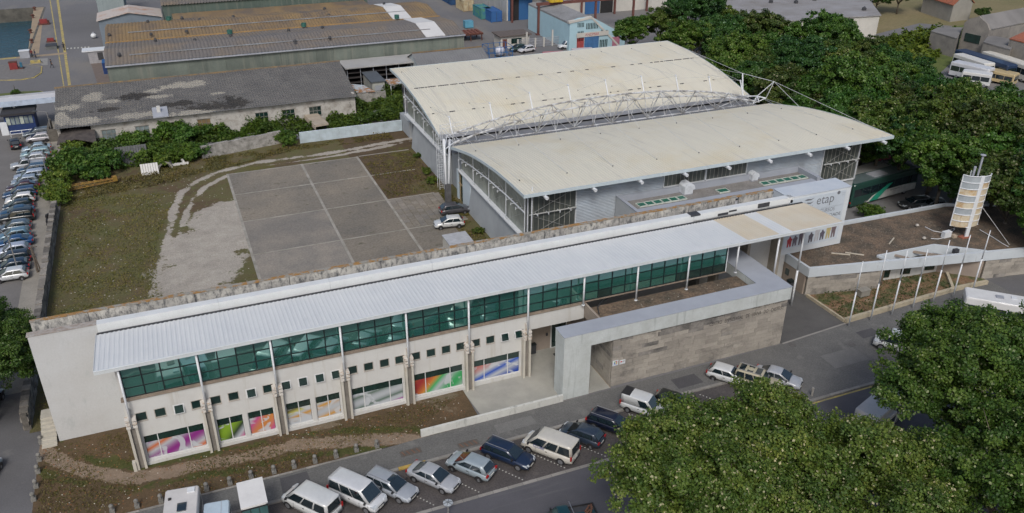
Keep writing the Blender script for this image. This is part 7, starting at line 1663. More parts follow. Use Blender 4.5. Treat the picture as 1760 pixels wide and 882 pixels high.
# coaches
o, mm = box_vehicle('green_coach', 'dark green and white touring coach parked behind the low building', 'coach', 84.4, 77.65, R(7), 12.6, 2.5, 3.35, (.015, .055, .045), wheels=2, rows=(1.55, 2.6), zb2=.35,
    roofbits=(('roof_unit', grey_metal, (-2, -.7, 3.35, .5, .7, 3.5)), ('roof_line', mat('coach_grey_roof', (.12, .16, .17), .4), (-6.0, -1.0, 3.35, 6.0, 1.0, 3.38))))
cw2 = mat('coach_white', (.55, .56, .54), .4); cg = mat('coach_green', (.02, .30, .20), .4)
for (pl_, m_) in (([(-3.4, .4), (6.1, .4), (6.1, 1.3), (3.5, 1.5), (-1.2, 1.48), (-2.4, 1.1)], cw2), ([(-2.9, .39), (-1.3, .39), (.1, 1.5), (1.2, 2.3), (.4, 2.3), (-1.9, 1.2)], cg)):
    lb(MB().extr(pl_, 'y', -1.262 - (.004 if m_ is cg else 0), -1.25), 'side_panel', m_, o)
t_ = text_mesh('AUTO VIAÇÃO', .28, .003, dark_frame, parent=o, M=Matrix.Translation(Vector((.9, -1.268, 1.15))) @ Matrix.Rotation(R(90), 4, 'X'))
q = G(1494, 291, 3.0); box_vehicle('parked_bus', 'short white-roofed bus parked in the shade between hall and green coach', 'bus', q.x+.5, q.y+.5, R(7), 6.5, 2.3, 3.0, (.42, .43, .42), rows=(1.3, 2.3))
nvy = (.012, .03, .075)
for (pa, pb, c, H_, l) in (((1650, 84), (1742, 112), nvy, 3.3, 'navy blue coach in the bus yard, longest one'), ((1648, 91), (1703, 109), (.58, .58, .55), 3.1, 'white coach with dark window band left of the navy coach'),
                       ((1640, 104), (1706, 118), (.50, .52, .55), 2.9, 'white coach with grey roof hatch nearest the trees in the bus yard'), ((1697, 87), (1790, 118), (.58, .57, .52), 3.2, 'cream and blue coach at the right edge of the bus yard'), ((1662, 121), (1700, 126), (.55, .56, .56), 2.5, 'white minibus half hidden by leaves in the bus yard'), ((1712, 120), (1738, 125), (.45, .36, .20), 2.3, 'cream and yellow van roof in front of the navy coach')):
    a, b = G(pa[0], pa[1], H_), G(pb[0], pb[1], H_); c_ = (a+b)/2; d = b-a
    box_vehicle('parked_coach', l, 'coach', c_.x, c_.y, math.atan2(d.y, d.x), max(5, d.length), 2.5, H_, c, group='coaches in the bus yard')
# scooters by the wall
for k, (x, y) in enumerate(((85.5, 372), (86.5, 381))):
    q = G(x, y, .4); o = thing('scooter', ('black scooter farther along the rubble wall', 'black scooter nearer the viewer by the rubble wall')[k], 'scooter', (q.x, q.y, .02), R(60))
    lb(MB().obox((-.1, 0, .55), (1.0, .3, .3), 0), 'body', blk_m if False else mat('scooter_black', (.015, .015, .02), .4), o); lb(MB().obox((-.25, 0, .78), (.6, .26, .12), 0), 'seat', trim, o); lb(MB().obox((.5, 0, .75), (.1, .3, .6), 0, tilt=Matrix.Rotation(-.3, 3, 'Y')), 'front_shield', MATS['scooter_black'], o)
    lb(MB().tube((.45, -.3, 1.0), (.45, .3, 1.0), .03, 6), 'handlebar', rim_m, o)
    for xx in (-.5, .62): ob('wheel', tyme, o, (xx, 0, .25), .8)
# street lamps in the car park
lm_ = mat('galvanised_pole', (.20, .20, .20), .5, .1, 2)
for k, (bx_, by2, tx, ty, hx, hy, l) in enumerate(((92.5, 240, 85, 192, 60, 192.7, 'street lamp with long arm by the gatehouse'), (86, 318.7, 73.4, 273.5, 49, 272.5, 'street lamp with long arm above the silver pickup'), (33.7, 473, 11, 408, -6, 393, 'street lamp at the near end of the parked row'))):
    g_ = G(bx_, by2); z_ = hz(g_, tx, ty).z; o = thing('street_lamp', l, 'street lamp', g_, group='street lamps in the car park')
    lb(MB().tube((0, 0, 0), (0, 0, z_), .09, 8, .055).lathe([(.18, 0), (.18, .3), (.09, .35)], (0, 0, 0), 8), 'pole', lm_, o); dx = G(hx, hy, z_)-Vector((g_.x, g_.y, z_)); dx = dx.normalized()*min(2.4, dx.length)
    lb(MB().tube((0, 0, z_), tuple(Vector((0, 0, z_))+dx+Vector((0, 0, .15))), .045, 6), 'arm', lm_, o); e = Vector((0, 0, z_+.12))+dx
    lb(MB().obox(tuple(e), (.75, .28, .14), math.atan2(dx.y, dx.x)), 'lamp_head', mat('lamp_head_dark', (.06, .065, .07), .5), o)
g_ = G(65.3, 468); z_ = hz(g_, 52, 424).z; o = thing('wooden_pole', 'old brown wooden double pole on the pale walkway', 'pole', g_); lb(MB().tube((0, 0, 0), (0, 0, z_), .13, 8, .09), 'pole', mat('old_timber', (.12, .10, .08), .9, .2, 3), o); lb(MB().tube((.3, 0, 0), (.05, 0, z_*.96), .09, 7, .07), 'strut', MATS['old_timber'], o); lb(MB().obox((.25, 0, z_-.1), (.7, .08, .08)), 'crossarm', MATS['old_timber'], o)
# globe lamp at the bottom
g_ = G(772, 905); o = thing('globe_lamp', 'round flat-topped street lamp at the bottom edge between the bays and the road', 'street lamp', (13.2, 43.9, 0)); zl = AY(770, 865, 43.9).z; x_ = AY(770, 865, 43.9).x; o.location = (x_, 43.9, 0)
lb(MB().tube((0, 0, 0), (0, 0, zl-.3), .07, 8), 'pole', lm_, o); lb(MB().lathe([(.08, -.35), (.28, -.1), (.34, 0), (.36, .06), (.05, .10)], (0, 0, zl), 14), 'lamp_globe', mat('frosted_glass', (.38, .42, .45), .3), o)
for k in range(6): a = k*math.pi/3; lb(MB().tube((0, 0, zl+.11), (.36*math.cos(a), .36*math.sin(a), zl+.07), .018, 4), 'cap_rib', dark_gap, o)
# traffic sign post at the pavement corner
g_ = G(1395, 688); o = thing('corner_bollard', 'pale concrete corner bollard at the end of the kerb', 'bollard', (47.2, 45.5, .1)); lb(MB().tube((0, 0, 0), (0, 0, .8), .10, 8), 'post', kerb_g, o); lb(MB().lathe([(.11, .8), (.12, .86), (.02, .92)], (0, 0, 0), 8), 'cap', kerb_g, o)
# junk behind the lot
q = G(160, 318, .4); o = thing('yellow_boom', 'rusting yellow lattice boom of an old machine lying in the bushes', 'machine', q, R(12)); o.scale = (.62, .62, .62)
ym = mat('rusty_yellow', (.26, .16, .03), .8, .3, 1.5, c2=(.18, .08, .03), thr=(.45, .65))
for yy in (-.5, .5):
    for zz in (0, .9): lb(MB().tube((-5.2, yy, zz), (4.2, yy*.5, zz*.6), .09, 6), 'chord', ym, o)
for k in range(7): lb(MB().tube((-5+k*1.25, -.5, 0), (-4.4+k*1.25, .5, .85), .06, 5).tube((-4.4+k*1.25, .5, .85), (-3.8+k*1.25, -.5, .0), .06, 5), 'lattice_bar', ym, o)
lb(MB().lathe([(.1, -.4), (.9, -.35), (.9, .35), (.1, .4)], (-5.6, 0, .7), 12), 'rusty_drum', rust, o); lb(MB().obox((-6.6, 0, .4), (.9, .8, .7), .3), 'grey_hook_block', grey_metal, o); lb(MB().obox((4.5, 0, .5), (.8, .9, 1.1), .2), 'end_plate', ym, o)
def shedding(nm, lab, cat, px_, py_, w_, h_, n, m_, lean=.5, rz=0):
    q = G(px_, py_); o = thing(nm, lab, cat, q, rz)
    for k in range(n): x = -w_/2+k*w_/n; lb(MB().hexa([(x+.02, 0, 0), (x+w_/n-.02, 0, 0), (x+w_/n-.02, .06, 0), (x+.02, .06, 0)], [(x+.02, lean*h_, h_), (x+w_/n-.02, lean*h_, h_), (x+w_/n-.02, lean*h_+.06, h_), (x+.02, lean*h_+.06, h_)]), 'sheet_strip', m_, o)
shedding('sheet_stack', 'dark grey corrugated sheets leaning in the bushes behind the lot', 'sheets', 230, 286, 4.2, 2.6, 12, mat('dark_corrugated', (.10, .105, .11), .8, .2, 2), .55)
shedding('sheet_stack', 'small stack of bright white corrugated sheets in the weeds', 'sheets', 259, 301, 2.3, 1.5, 7, whp, .4)
q = G(285, 290); o = thing('concrete_pipe', 'half buried pale concrete pipe ring in the bushes right of the white sheets', 'pipe', q)
b = MB(); ring = [(1.0*math.cos(a), 1.0*math.sin(a)) for a in [math.pi*i/10 for i in range(11)]]; inn = [(.8*math.cos(a), .8*math.sin(a)) for a in [math.pi*(10-i)/10 for i in range(11)]]
b.extr(ring+inn, 'y', -.2, 1.6); lb(b, 'shell', mat('pipe_concrete', (.30, .29, .25), .9, .15, 2), o); lb(MB().box(-.8, 1.5, 0, .8, 1.58, .75), 'end_disc', mat('pipe_dark', (.05, .05, .045), .9), o)
q = G(308, 284); o = thing('white_beam', 'white L-shaped concrete beam lying at the edge of the weeds', 'beam', q); lb(MB().box(-1.4, -.2, 0, 1.3, .2, .3), 'beam', whp, o); lb(MB().obox((.5, .9, .4), (.3, 1.6, .25), .2), 'upright', whp, o)
q = G(540, 207, 1.0); o = thing('old_trailer', 'long low cream trailer bed overgrown by the green scrub', 'trailer', (q.x, q.y, 0), math.atan2(G(554, 221, 1).y-G(531, 199, 1).y, G(554, 221, 1).x-G(531, 199, 1).x))
lb(MB().box(-4.2, -1.1, 1.3, 4.2, 1.1, 1.6), 'deck', mat('faded_cream', (.38, .33, .26), .8, .15, 1.2), o); lb(MB().box(-4.2, -1.15, .9, 4.2, -1.0, 1.3), 'side_rail', mat('faded_cream', (.3, .3, .3)), o)
for xx in (-3, 3):
    for s in (1, -1): ob('wheel', tyme, o, (xx, s*.9, .42), 1.3)
# people -------------------------------------------------------------------------
skin = mat('skin', (.34, .20, .14), .6, grain=0); 
def person(px_, py_, rz, label, shirt, pants, phase=.5, h=1.72):
    q = G(px_, py_); o = thing('person', label, 'person', q, rz); s = h/1.72
    bm = bmesh.new(); lay = bm.verts.layers.skin.verify(); V = {}
    a = .28*phase
    J = {'pel': (0, 0, .95, .15), 'wai': (0, 0, 1.10, .135), 'che': (0, 0, 1.32, .17), 'nec': (0, 0, 1.48, .07), 'hea': (.02, 0, 1.60, .105), 'top': (.01, 0, 1.69, .07),
         'lh': (0, .10, .88, .10), 'lk': (a*.7, .10, .48, .065), 'la': (a*.9-.05, .10, .09, .045), 'lf': (a*.9+.10, .10, .035, .04),
         'rh': (0, -.10, .88, .10), 'rk': (-a*.3, -.10, .48, .065), 'ra': (-a*1.3, -.10, .12, .045), 'rf': (-a*1.3+.13, -.10, .04, .04),
         'ls': (0, .20, 1.40, .065), 'le': (-a*.5, .26, 1.12, .045), 'lw': (-a*.4+.08, .27, .87, .035), 'lm': (-a*.4+.11, .27, .79, .03),
         'rs': (0, -.20, 1.40, .065), 're': (a*.5, -.26, 1.12, .045), 'rw': (a*.8+.08, -.27, .88, .035), 'rm': (a*.8+.11, -.27, .80, .03)}
    for k, (x, y, z, r_) in J.items(): v = bm.verts.new((x*s, y*s, z*s)); v[lay].radius = (r_*s, r_*s); V[k] = v
    V['pel'][lay].use_root = True
    for c_ in ('pel wai che nec hea top', 'pel lh lk la lf', 'pel rh rk ra rf', 'che ls le lw lm', 'che rs re rw rm'):
        n_ = c_.split(); [bm.edges.new((V[i], V[j])) for i, j in zip(n_, n_[1:])]
    me = bpy.data.meshes.new('body'); bm.to_mesh(me); bm.free()
    b = bpy.data.objects.new('body', me); COL.objects.link(b); b.modifiers.new('s', 'SKIN'); sb = b.modifiers.new('d', 'SUBSURF'); sb.levels = 1; sb.render_levels = 1
    dg = bpy.context.evaluated_depsgraph_get(); m2 = bpy.data.meshes.new_from_object(b.evaluated_get(dg)); COL.objects.unlink(b); bpy.data.objects.remove(b)
    mats_ = [skin, shirt, pants, trim]
    m2.materials.clear(); [m2.materials.append(k) for k in mats_]
    for f in m2.polygons:
        z = f.center.z/s; y = abs(f.center.y)/s
        f.material_index = 0 if z > 1.47 or (y > .2 and z < 1.1) else (1 if z > .93 else (2 if z > .1 else 3)); f.use_smooth = True
    m2.name = 'body'; ob('body', m2, o)
    lb(MB().lathe([(.115, 1.60), (.12, 1.66), (.09, 1.72), (.02, 1.745)], (-.01, 0, 0), 10), 'hair', mat('dark_hair', (.02, .015, .012), .8), o)
blue_o, dk_o, red_o = mat('navy_overalls', (.02, .03, .06), .8), mat('dark_clothes', (.03, .03, .035), .8), mat('maroon_shirt', (.14, .03, .03), .8)
person(90, 117, R(-20), 'person in dark clothes walking across the quay road', dk_o, dk_o, 1.0)
person(56, 99, R(60), 'person in a maroon shirt standing at the quay corner', red_o, dk_o, .3)
person(62, 100, R(200), 'person in navy overalls beside the one in the maroon shirt', blue_o, blue_o, .4)
person(156, 100, R(0), 'person in dark clothes at the corner of the white kiosk', dk_o, blue_o, .5)
person(111, 87, R(80), 'person in dark clothes walking along the yellow road line', dk_o, dk_o, .8)
# ================================================================== TREES AND SCRUB
def leaf_mat(name, cols, under, rough=.55):
    m, t, p, pos = newmat(name)
    at = t.nodes.new('ShaderNodeAttribute'); at.attribute_name = 'leaf'; at.attribute_type = 'GEOMETRY'
    oi = t.nodes.new('ShaderNodeObjectInfo')
    col = ramp(t, at.outputs['Fac'], [(i/(len(cols)-1)*.94, c) for i, c in enumerate(cols)] + [(.955, under), (1.0, under)])
    col = mixc(t, 1.0, col, ramp(t, noise(t, pos, .35, 3, .6), [(.3, (.72, .78, .70)), (.7, (1.22, 1.12, 1.0))]), 'MULTIPLY')
    col = mixc(t, 1.0, col, oi.outputs['Color'], 'MULTIPLY')
    t.links.new(col, p.inputs['Base Color']); p.inputs['Roughness'].default_value = rough; p.inputs['Specular IOR Level'].default_value = .35
    # a little light passes through the leaf
    tr = t.nodes.new('ShaderNodeBsdfTranslucent'); t.links.new(col, tr.inputs['Color']); mx = t.nodes.new('ShaderNodeMixShader'); mx.inputs[0].default_value = .25
    out = t.nodes['Material Output']; t.links.new(p.outputs[0], mx.inputs[1]); t.links.new(tr.outputs[0], mx.inputs[2]); t.links.new(mx.outputs[0], out.inputs[0])
    return m
leafA = leaf_mat('plane_leaves', [(.022, .052, .012), (.042, .086, .016), (.072, .120, .022), (.120, .155, .036)], (.26, .28, .19))
leafB = leaf_mat('bush_leaves', [(.022, .050, .012), (.042, .082, .016), (.07, .115, .022), (.115, .15, .035)], (.12, .16, .04))
bark = mat('bark', (.16, .135, .105), .95, .25, 1.5, c2=(.085, .075, .06), grain=.3, gsc=5)
def leaves(cent, nrm_, size, rng, bend=.35):
    n = len(cent); rnd_ = rng.normal(size=(n, 3)); d = nrm_*1.0 + rnd_*.75 + np.array([0, 0, .35]); d /= np.linalg.norm(d, axis=1)[:, None]
    a = np.cross(d, rng.normal(size=(n, 3))); a /= np.linalg.norm(a, axis=1)[:, None]; b = np.cross(d, a)
    s = size*rng.uniform(.6, 1.35, n)[:, None]
    v0 = cent-a*s*.5; v1 = cent+b*s*.38-d*s*.12*bend*2; v2 = cent+a*s*.5; v3 = cent-b*s*.38-d*s*.12*bend*2; 
    V = np.stack([v0, v1, v2, v3], 1).reshape(-1, 3); return V
def crown_mesh(name, seed, R_, zc, flat, n, size, mt, nb=22, lob=.42, fill=.25, spn=24, spr=.75):
    rng = np.random.RandomState(seed)
    # lumps: points on the upper shell of an ellipsoid, each a ball of leaves, with gaps between
    ang = rng.uniform(0, 2*np.pi, nb); el = np.arcsin(np.clip(rng.uniform(-.35, 1.0, nb), -1, 1)); rr_ = rng.uniform(.50, .78, nb)*R_
    c = np.stack([rr_*np.cos(ang)*np.cos(el), rr_*np.sin(ang)*np.cos(el), zc+rr_*np.sin(el)*flat], 1); c = np.concatenate([c, [[0, 0, zc]]]); br = np.append(rng.uniform(lob*.62, lob*1.1, nb)*R_, R_*.55)
    w_ = br**2; ns = int(nb*spn); ks = rng.choice(len(c), ns, p=w_/w_.sum())
    us = rng.normal(size=(ns, 3)); us /= np.linalg.norm(us, axis=1)[:, None]; us[:, 2] = np.where(rng.rand(ns) < .74, np.abs(us[:, 2]), us[:, 2])
    rs_ = br[ks]*np.where(rng.rand(ns) < fill, rng.uniform(.45, .85, ns), rng.uniform(.84, 1.17, ns)); sc_ = c[ks]+us*rs_[:, None]*np.array([1, 1, .85]); sr = spr*rng.uniform(.55, 1.25, ns); shade = rng.rand(ns)
    # twiggy sprays of leaves set on every lump, unequal in size
    wk = sr**2; k = rng.choice(ns, n, p=wk/wk.sum()); g3 = rng.normal(size=(n, 3)); g3 /= np.linalg.norm(g3, axis=1)[:, None]; g3 *= (rng.rand(n)**.45)[:, None]
    P_ = sc_[k] + g3*sr[k][:, None]*np.array([1, 1, .62]) + us[k]*(rng.rand(n)*.35*sr[k])[:, None]
    u_ = us[k]*.8+g3*.5; spray = shade[k]*2-1; k = ks[k]
    V = leaves(P_, u_, size, rng); F = np.arange(n*4).reshape(n, 4)
    me = bpy.data.meshes.new(name); me.vertices.add(n*4); me.vertices.foreach_set('co', V.astype(np.float32).ravel()); me.loops.add(n*4); me.loops.foreach_set('vertex_index', F.ravel().astype(np.int32))
    me.polygons.add(n); me.polygons.foreach_set('loop_start', (np.arange(n)*4).astype(np.int32)); me.polygons.foreach_set('loop_total', np.full(n, 4, np.int32))
    clump = (np.sin(k*12.9898)*43758.5453) % 1.0
    val = np.clip(.34*rng.rand(n)+.18*clump+.22*(spray+1)+.04*rng.normal(size=n), 0, .93); val = np.where(rng.rand(n) < .045, 1.0, val)
    a = me.attributes.new('leaf', 'FLOAT', 'FACE'); a.data.foreach_set('value', val.astype(np.float32)); me.materials.append(mt); me.update(); me.validate(); return me, c, br
def trunk_mesh(name, seed, c, zc, h, r0):
    rr = random.Random(seed); b = MB(); top_ = Vector((rr.uniform(-.3, .3), rr.uniform(-.3, .3), h))
    b.tube((0, 0, -.1), top_, r0, 9, r0*.7)
    for k in range(min(11, len(c)-1)):
        e = Vector(c[k]); mid = top_.lerp(e, .5)+Vector((rr.uniform(-.4, .4), rr.uniform(-.4, .4), -.3)); b.tube(top_-Vector((0, 0, rr.uniform(0, 1))), mid, r0*.45, 7, r0*.28).tube(mid, e, r0*.28, 6, r0*.08)
        for j in range(2): b.tube(mid.lerp(e, .5), e+Vector((rr.uniform(-1.5, 1.5), rr.uniform(-1.5, 1.5), rr.uniform(0, 1.5))), r0*.12, 5, r0*.04)
    me = bpy.data.meshes.new(name); me.from_pydata([tuple(v) for v in b.v], [], b.f); me.materials.append(bark); me.polygons.foreach_set('use_smooth', [True]*len(me.polygons)); return me
BIG = []
for s_ in range(3):
    me, c, br = crown_mesh('crown', 21+s_, 8.0, 9.0, .72, 122000, .215, leafA, nb=42, lob=.29, spn=26, spr=.72); BIG.append((me, trunk_mesh('trunk', s_, c, 9.0, 5.2, .36)))
MID = []
for s_ in range(4):
    me, c, br = crown_mesh('crown', 51+s_, 6.5, 9.0, .80, 46000, .34, leafA, nb=20, lob=.34, spn=22, spr=.78); MID.append((me, trunk_mesh('trunk', 10+s_, c, 9.0, 5.0, .30)))
BUSH = []
for s_ in range(4):
    me, c, br = crown_mesh('foliage', 81+s_, 2.2, 1.1, .65, 4200, .26, leafB, nb=14, lob=.40, spn=10, spr=.42); BUSH.append((me, trunk_mesh('stem', 30+s_, c, 1.1, .5, .07)))
def tree(x, y, variant, sc, rz, label, group, kind=MID, name='plane_tree', tint=(1, 1, 1), parts=('crown', 'trunk'), cat='tree', sz=None):
    me, tr = kind[variant % len(kind)]; o = thing(name, label, cat, (x, y, 0), rz, group)
    cr = ob(parts[0], me, o, sc=sc); cr.scale = (sc, sc, sc*(sz or 1)); cr.color = tuple(tint)+(1,); tk = ob(parts[1], tr, o, sc=sc); tk.scale = cr.scale
    return o
# foreground trees
FG = [(32.3, 33.2, 2, .82, 1.6, 'big leafy plane tree at the bottom, in the middle of the merged crowns', 1.0), (26.6, 32.5, 0, .84, .3, 'big leafy plane tree at the bottom that hides the end of the parked row', 1.0), (35.2, 28.4, 1, .80, 2.1, 'big leafy plane tree at the bottom, its crown at the right of the merged group', 1.0),
      (50.3, 34.2, 2, .92, 4.0, 'big dark plane tree at the right, in front of the motorhome', 1.0), (60.2, 32.6, 0, .86, 5.2, 'plane tree in the lower right corner, at the picture edge', 1.0), (45.5, 25.0, 1, .88, 1.0, 'plane tree at the bottom edge between the two big crowns', 1.0), (27.5, 27.0, 2, .78, 5.5, 'plane tree crown at the very bottom edge below the left one', 1.0), (58.5, 27.0, 0, .95, 3.3, 'plane tree at the far lower right, below the big dark one', 1.0)]
for x, y, v, s_, rz, l, sz in FG: tree(x, y, v, s_, rz, l, 'plane trees along the street', BIG, tint=(1.55, 1.42, 1.35) if x < 45 else (1.10, 1.22, 1.0), sz=sz)
tree(-18.2, 68.0, 1, .70, 1.2, 'leafy tree at the left edge beside the white end wall', 'trees at the left edge', BIG, tint=(.85, .98, .8)); tree(-19.2, 75.0, 0, .55, 2.6, 'leafy tree at the left edge at the near end of the parked row', 'trees at the left edge', BIG, tint=(.85, 1.0, .8))
# the tree belt behind and right of the hall: crown centre pixel, crown height
belt = [(1092, 40, 7.5, .78), (1140, 22, 9, .95), (1195, 24, 9, 1.0), (1250, 22, 9, .9), (1185, 62, 9, .95), (1240, 62, 9, 1.0), (1300, 55, 9, 1.05), (1362, 66, 9, 1.0), (1420, 72, 9, 1.0), (1478, 74, 9, .95), (1525, 90, 8, .85),
        (1262, 100, 9, .95), (1322, 105, 9, 1.0), (1388, 112, 9, 1.05), (1450, 118, 9, 1.0), (1512, 128, 9, 1.0), (1570, 112, 8, .85), (1330, 148, 9, .85), (1392, 160, 9, 1.0), (1452, 165, 9, 1.05), (1520, 172, 9, 1.05), (1585, 165, 9, 1.0), (1640, 170, 9, .9),
        (1500, 215, 9, .9), (1560, 222, 9, 1.0), (1625, 218, 9, 1.0), (1690, 190, 9, 1.0), (1745, 195, 9, 1.0), (1690, 245, 9, 1.05), (1760, 262, 9, 1.05), (1600, 262, 9, .95), (1742, 318, 8, .95), (1800, 330, 9, 1.1), (1800, 230, 9, 1.0), (1618, 236, 8, .9), (1655, 268, 8, .9), (1722, 292, 8, .85), (1772, 375, 8, .9), (1302, 128, 9, .85), (1352, 176, 9, .8), (1430, 198, 9, .85), (1482, 218, 8, .8)]
rowof = lambda y: 0 if y < 48 else (1 if y < 95 else (2 if y < 145 else (3 if y < 180 else (4 if y < 235 else 5))))
ORD = ['first', 'second', 'third', 'fourth', 'fifth', 'sixth', 'seventh', 'eighth', 'ninth', 'tenth', 'eleventh', 'twelfth', 'thirteenth']
def lab_tree(k, x, y):
    mates = sorted(b_[0] for b_ in belt if rowof(b_[1]) == rowof(y)); n_ = mates.index(x)
    row = ['rearmost row', 'second row from the back', 'third row from the back', 'fourth row from the back', 'second row from the front', 'nearest row'][rowof(y)]
    return 'broad belt tree, %s from the left in the %s' % (ORD[n_], row)
for k, (x, y, z, s_) in enumerate(belt):
    q = G(x, y, z); tn = 1+.30*math.sin(k*2.3); gg = 1.05+.24*math.cos(k*1.7); s_ *= .90; z *= 1+.10*math.sin(k*4.1)
    if q.y < 131: q.x = max(q.x, 81.6+5.9*s_)
    tree(q.x, q.y, k, s_*(1+.07*math.cos(k*3.3)), k*1.3, lab_tree(k, x, y), 'trees of the belt beside the hall', MID, 'broadleaf_tree', tint=(.80*tn*gg, .96*gg, .80), sz=z/9.0)
for k, (x, y, s_, l) in enumerate(((1507, 8, .6, 'small dark tree left of the red-roofed house at the top edge'), (1545, 5, .7, 'dark tree with bare trunk in the dry field at the top edge'), (1688, 30, .32, 'small lone round tree right of the red-roofed house'), (1610, 2, .4, 'small tree behind the red-roofed house'))):
    q = G(x, y, 4*s_); tree(q.x, q.y, k+1, s_, k, l, None, MID, 'field_tree', tint=(.7, .85, .7), sz=.8)
# shrubs behind the lot
def bush(px_, py_, s_, v, lab, tint=(1, 1, 1), sz=1.0, z=0, name='shrub'):
    s_ *= .80; q = G(px_, py_, .9*s_ if not z else z); o = tree(q.x, q.y, v, s_, v*1.7, lab, 'shrubs behind the vacant lot', BUSH, name, tuple(c_*1.22 for c_ in tint), ('foliage', 'stem'), 'shrub', sz); return o
BS_ = [(98, 345, 1.0, 'bright green shrub at the near end of the ivy on the rubble wall', (1.5, 1.35, .9)), (97, 328, 1.15, 'bright green shrub, second from the near end on the rubble wall', (1.5, 1.35, .9)), (96, 310, 1.2, 'bright green shrub on the rubble wall beside the lamp foot', (1.4, 1.3, .9)), (104, 292, 1.25, 'green shrub where the rubble wall meets the big thicket', (1.2, 1.2, .9)),
       (125, 285, 1.7, 'dense dark green shrub above the yellow boom', (.8, 1.0, .8)), (150, 292, 1.6, 'dense dark green shrub behind the yellow boom', (.7, .95, .7)), (178, 282, 1.5, 'dark green shrub left of the leaning dark sheets', (.75, 1, .8)), (120, 262, 1.2, 'yellow-green shrub under the collapsed shed', (1.4, 1.3, .8)),
       (185, 262, 1.35, 'green shrub below the first shed window', (1, 1.1, 1)), (160, 300, 1.0, 'low green shrub growing over the yellow boom', (1.1, 1.2, .8)), (205, 268, 1.1, 'shrub left of the white junk', (.95, 1.05, 1)),
       (218, 250, 1.25, 'leafy shrub against the whitewashed wall, first from left', (.9, 1.1, .8)), (243, 246, 1.25, 'leafy shrub against the whitewashed wall, second from left', (.9, 1.1, .8)), (238, 268, 1.2, 'pale green shrub behind the leaning dark sheets', (1.2, 1.25, 1.0)), (262, 266, 1.2, 'green shrub right of the leaning dark sheets', (1.0, 1.1, .8)),
       (290, 236, 1.5, 'tall bright green fig-like shrub by the shed wall', (.9, 1.15, .7)), (318, 238, 1.4, 'dark shrub right of the fig-like one', (.7, 1, .7)), (345, 225, 1.3, 'shrub under the boarded window', (.85, 1.05, .7)), (288, 275, 1.0, 'yellow-green bush beside the concrete pipe', (1.3, 1.25, .8)),
       (304, 268, 1.15, 'clipped-looking hedge bush, left end by the plastered wall', (.95, 1.1, .7)), (322, 265, 1.15, 'clipped-looking hedge bush, middle one', (.95, 1.1, .7)), (338, 262, 1.15, 'hedge bush touching the plastered wall', (.7, .95, .7)), (498, 240, 1.0, 'bush between plastered wall and corrugated fence', (.9, 1.05, .7)), (482, 238, .9, 'bush at the right end of the plastered wall', (1, 1.1, .7)),
       (440, 200, 1.3, 'dark green shrub by the shed wall below the middle windows', (.7, .95, .65)), (470, 198, 1.3, 'shrub by the shed wall left of the cream trailer', (.75, 1, .7)), (575, 180, 1.5, 'shrub at the right end of the tiled shed', (.7, 1, .7)), (600, 172, 1.4, 'dark shrub beside the lean-to wall', (.65, .95, .6)), (385, 205, 1.3, 'shrub at the shed wall right of the boarded window', (.8, 1.05, .6)), (412, 202, 1.3, 'shrub at the shed wall above the plastered wall', (.8, 1.0, .6)),
       (365, 222, 1.0, 'yellow-green weedy bush above the hedge', (1.4, 1.25, .7)), (735, 295, .45, 'weedy bush at the foot of the battered hall wall', (1.1, 1.0, .7)), (742, 312, .5, 'weedy bush next to the caged ladder', (1.2, 1.1, .7)), (720, 268, .4, 'small weedy bush at the rear of the hall wall', (.9, .9, .6)), (822, 398, .4, 'low weeds by the hall wall near the parked white car', (1.0, .9, .6))]
for k, (x, y, s_, l, tn) in enumerate(BS_): bush(x, y, s_, k, l, tn)
q = G(1497, 370, .4); tree(q.x, q.y, 1, .75, 1, 'small green bush behind the low building kerb in front of the coach', None, BUSH, 'shrub', (1, 1.2, .9), ('foliage', 'stem'), 'shrub')
for k, (x, y) in enumerate(((27, 158), (27, 176))): 
    q = G(x, y, .5); tree(q.x, q.y, k, .35, 1, ('small palm-like plant on the grass island', 'nearer small plant on the grass island by the canopy')[k], None, BUSH, 'shrub', (1, 1.2, .9), ('foliage', 'stem'), 'shrub')
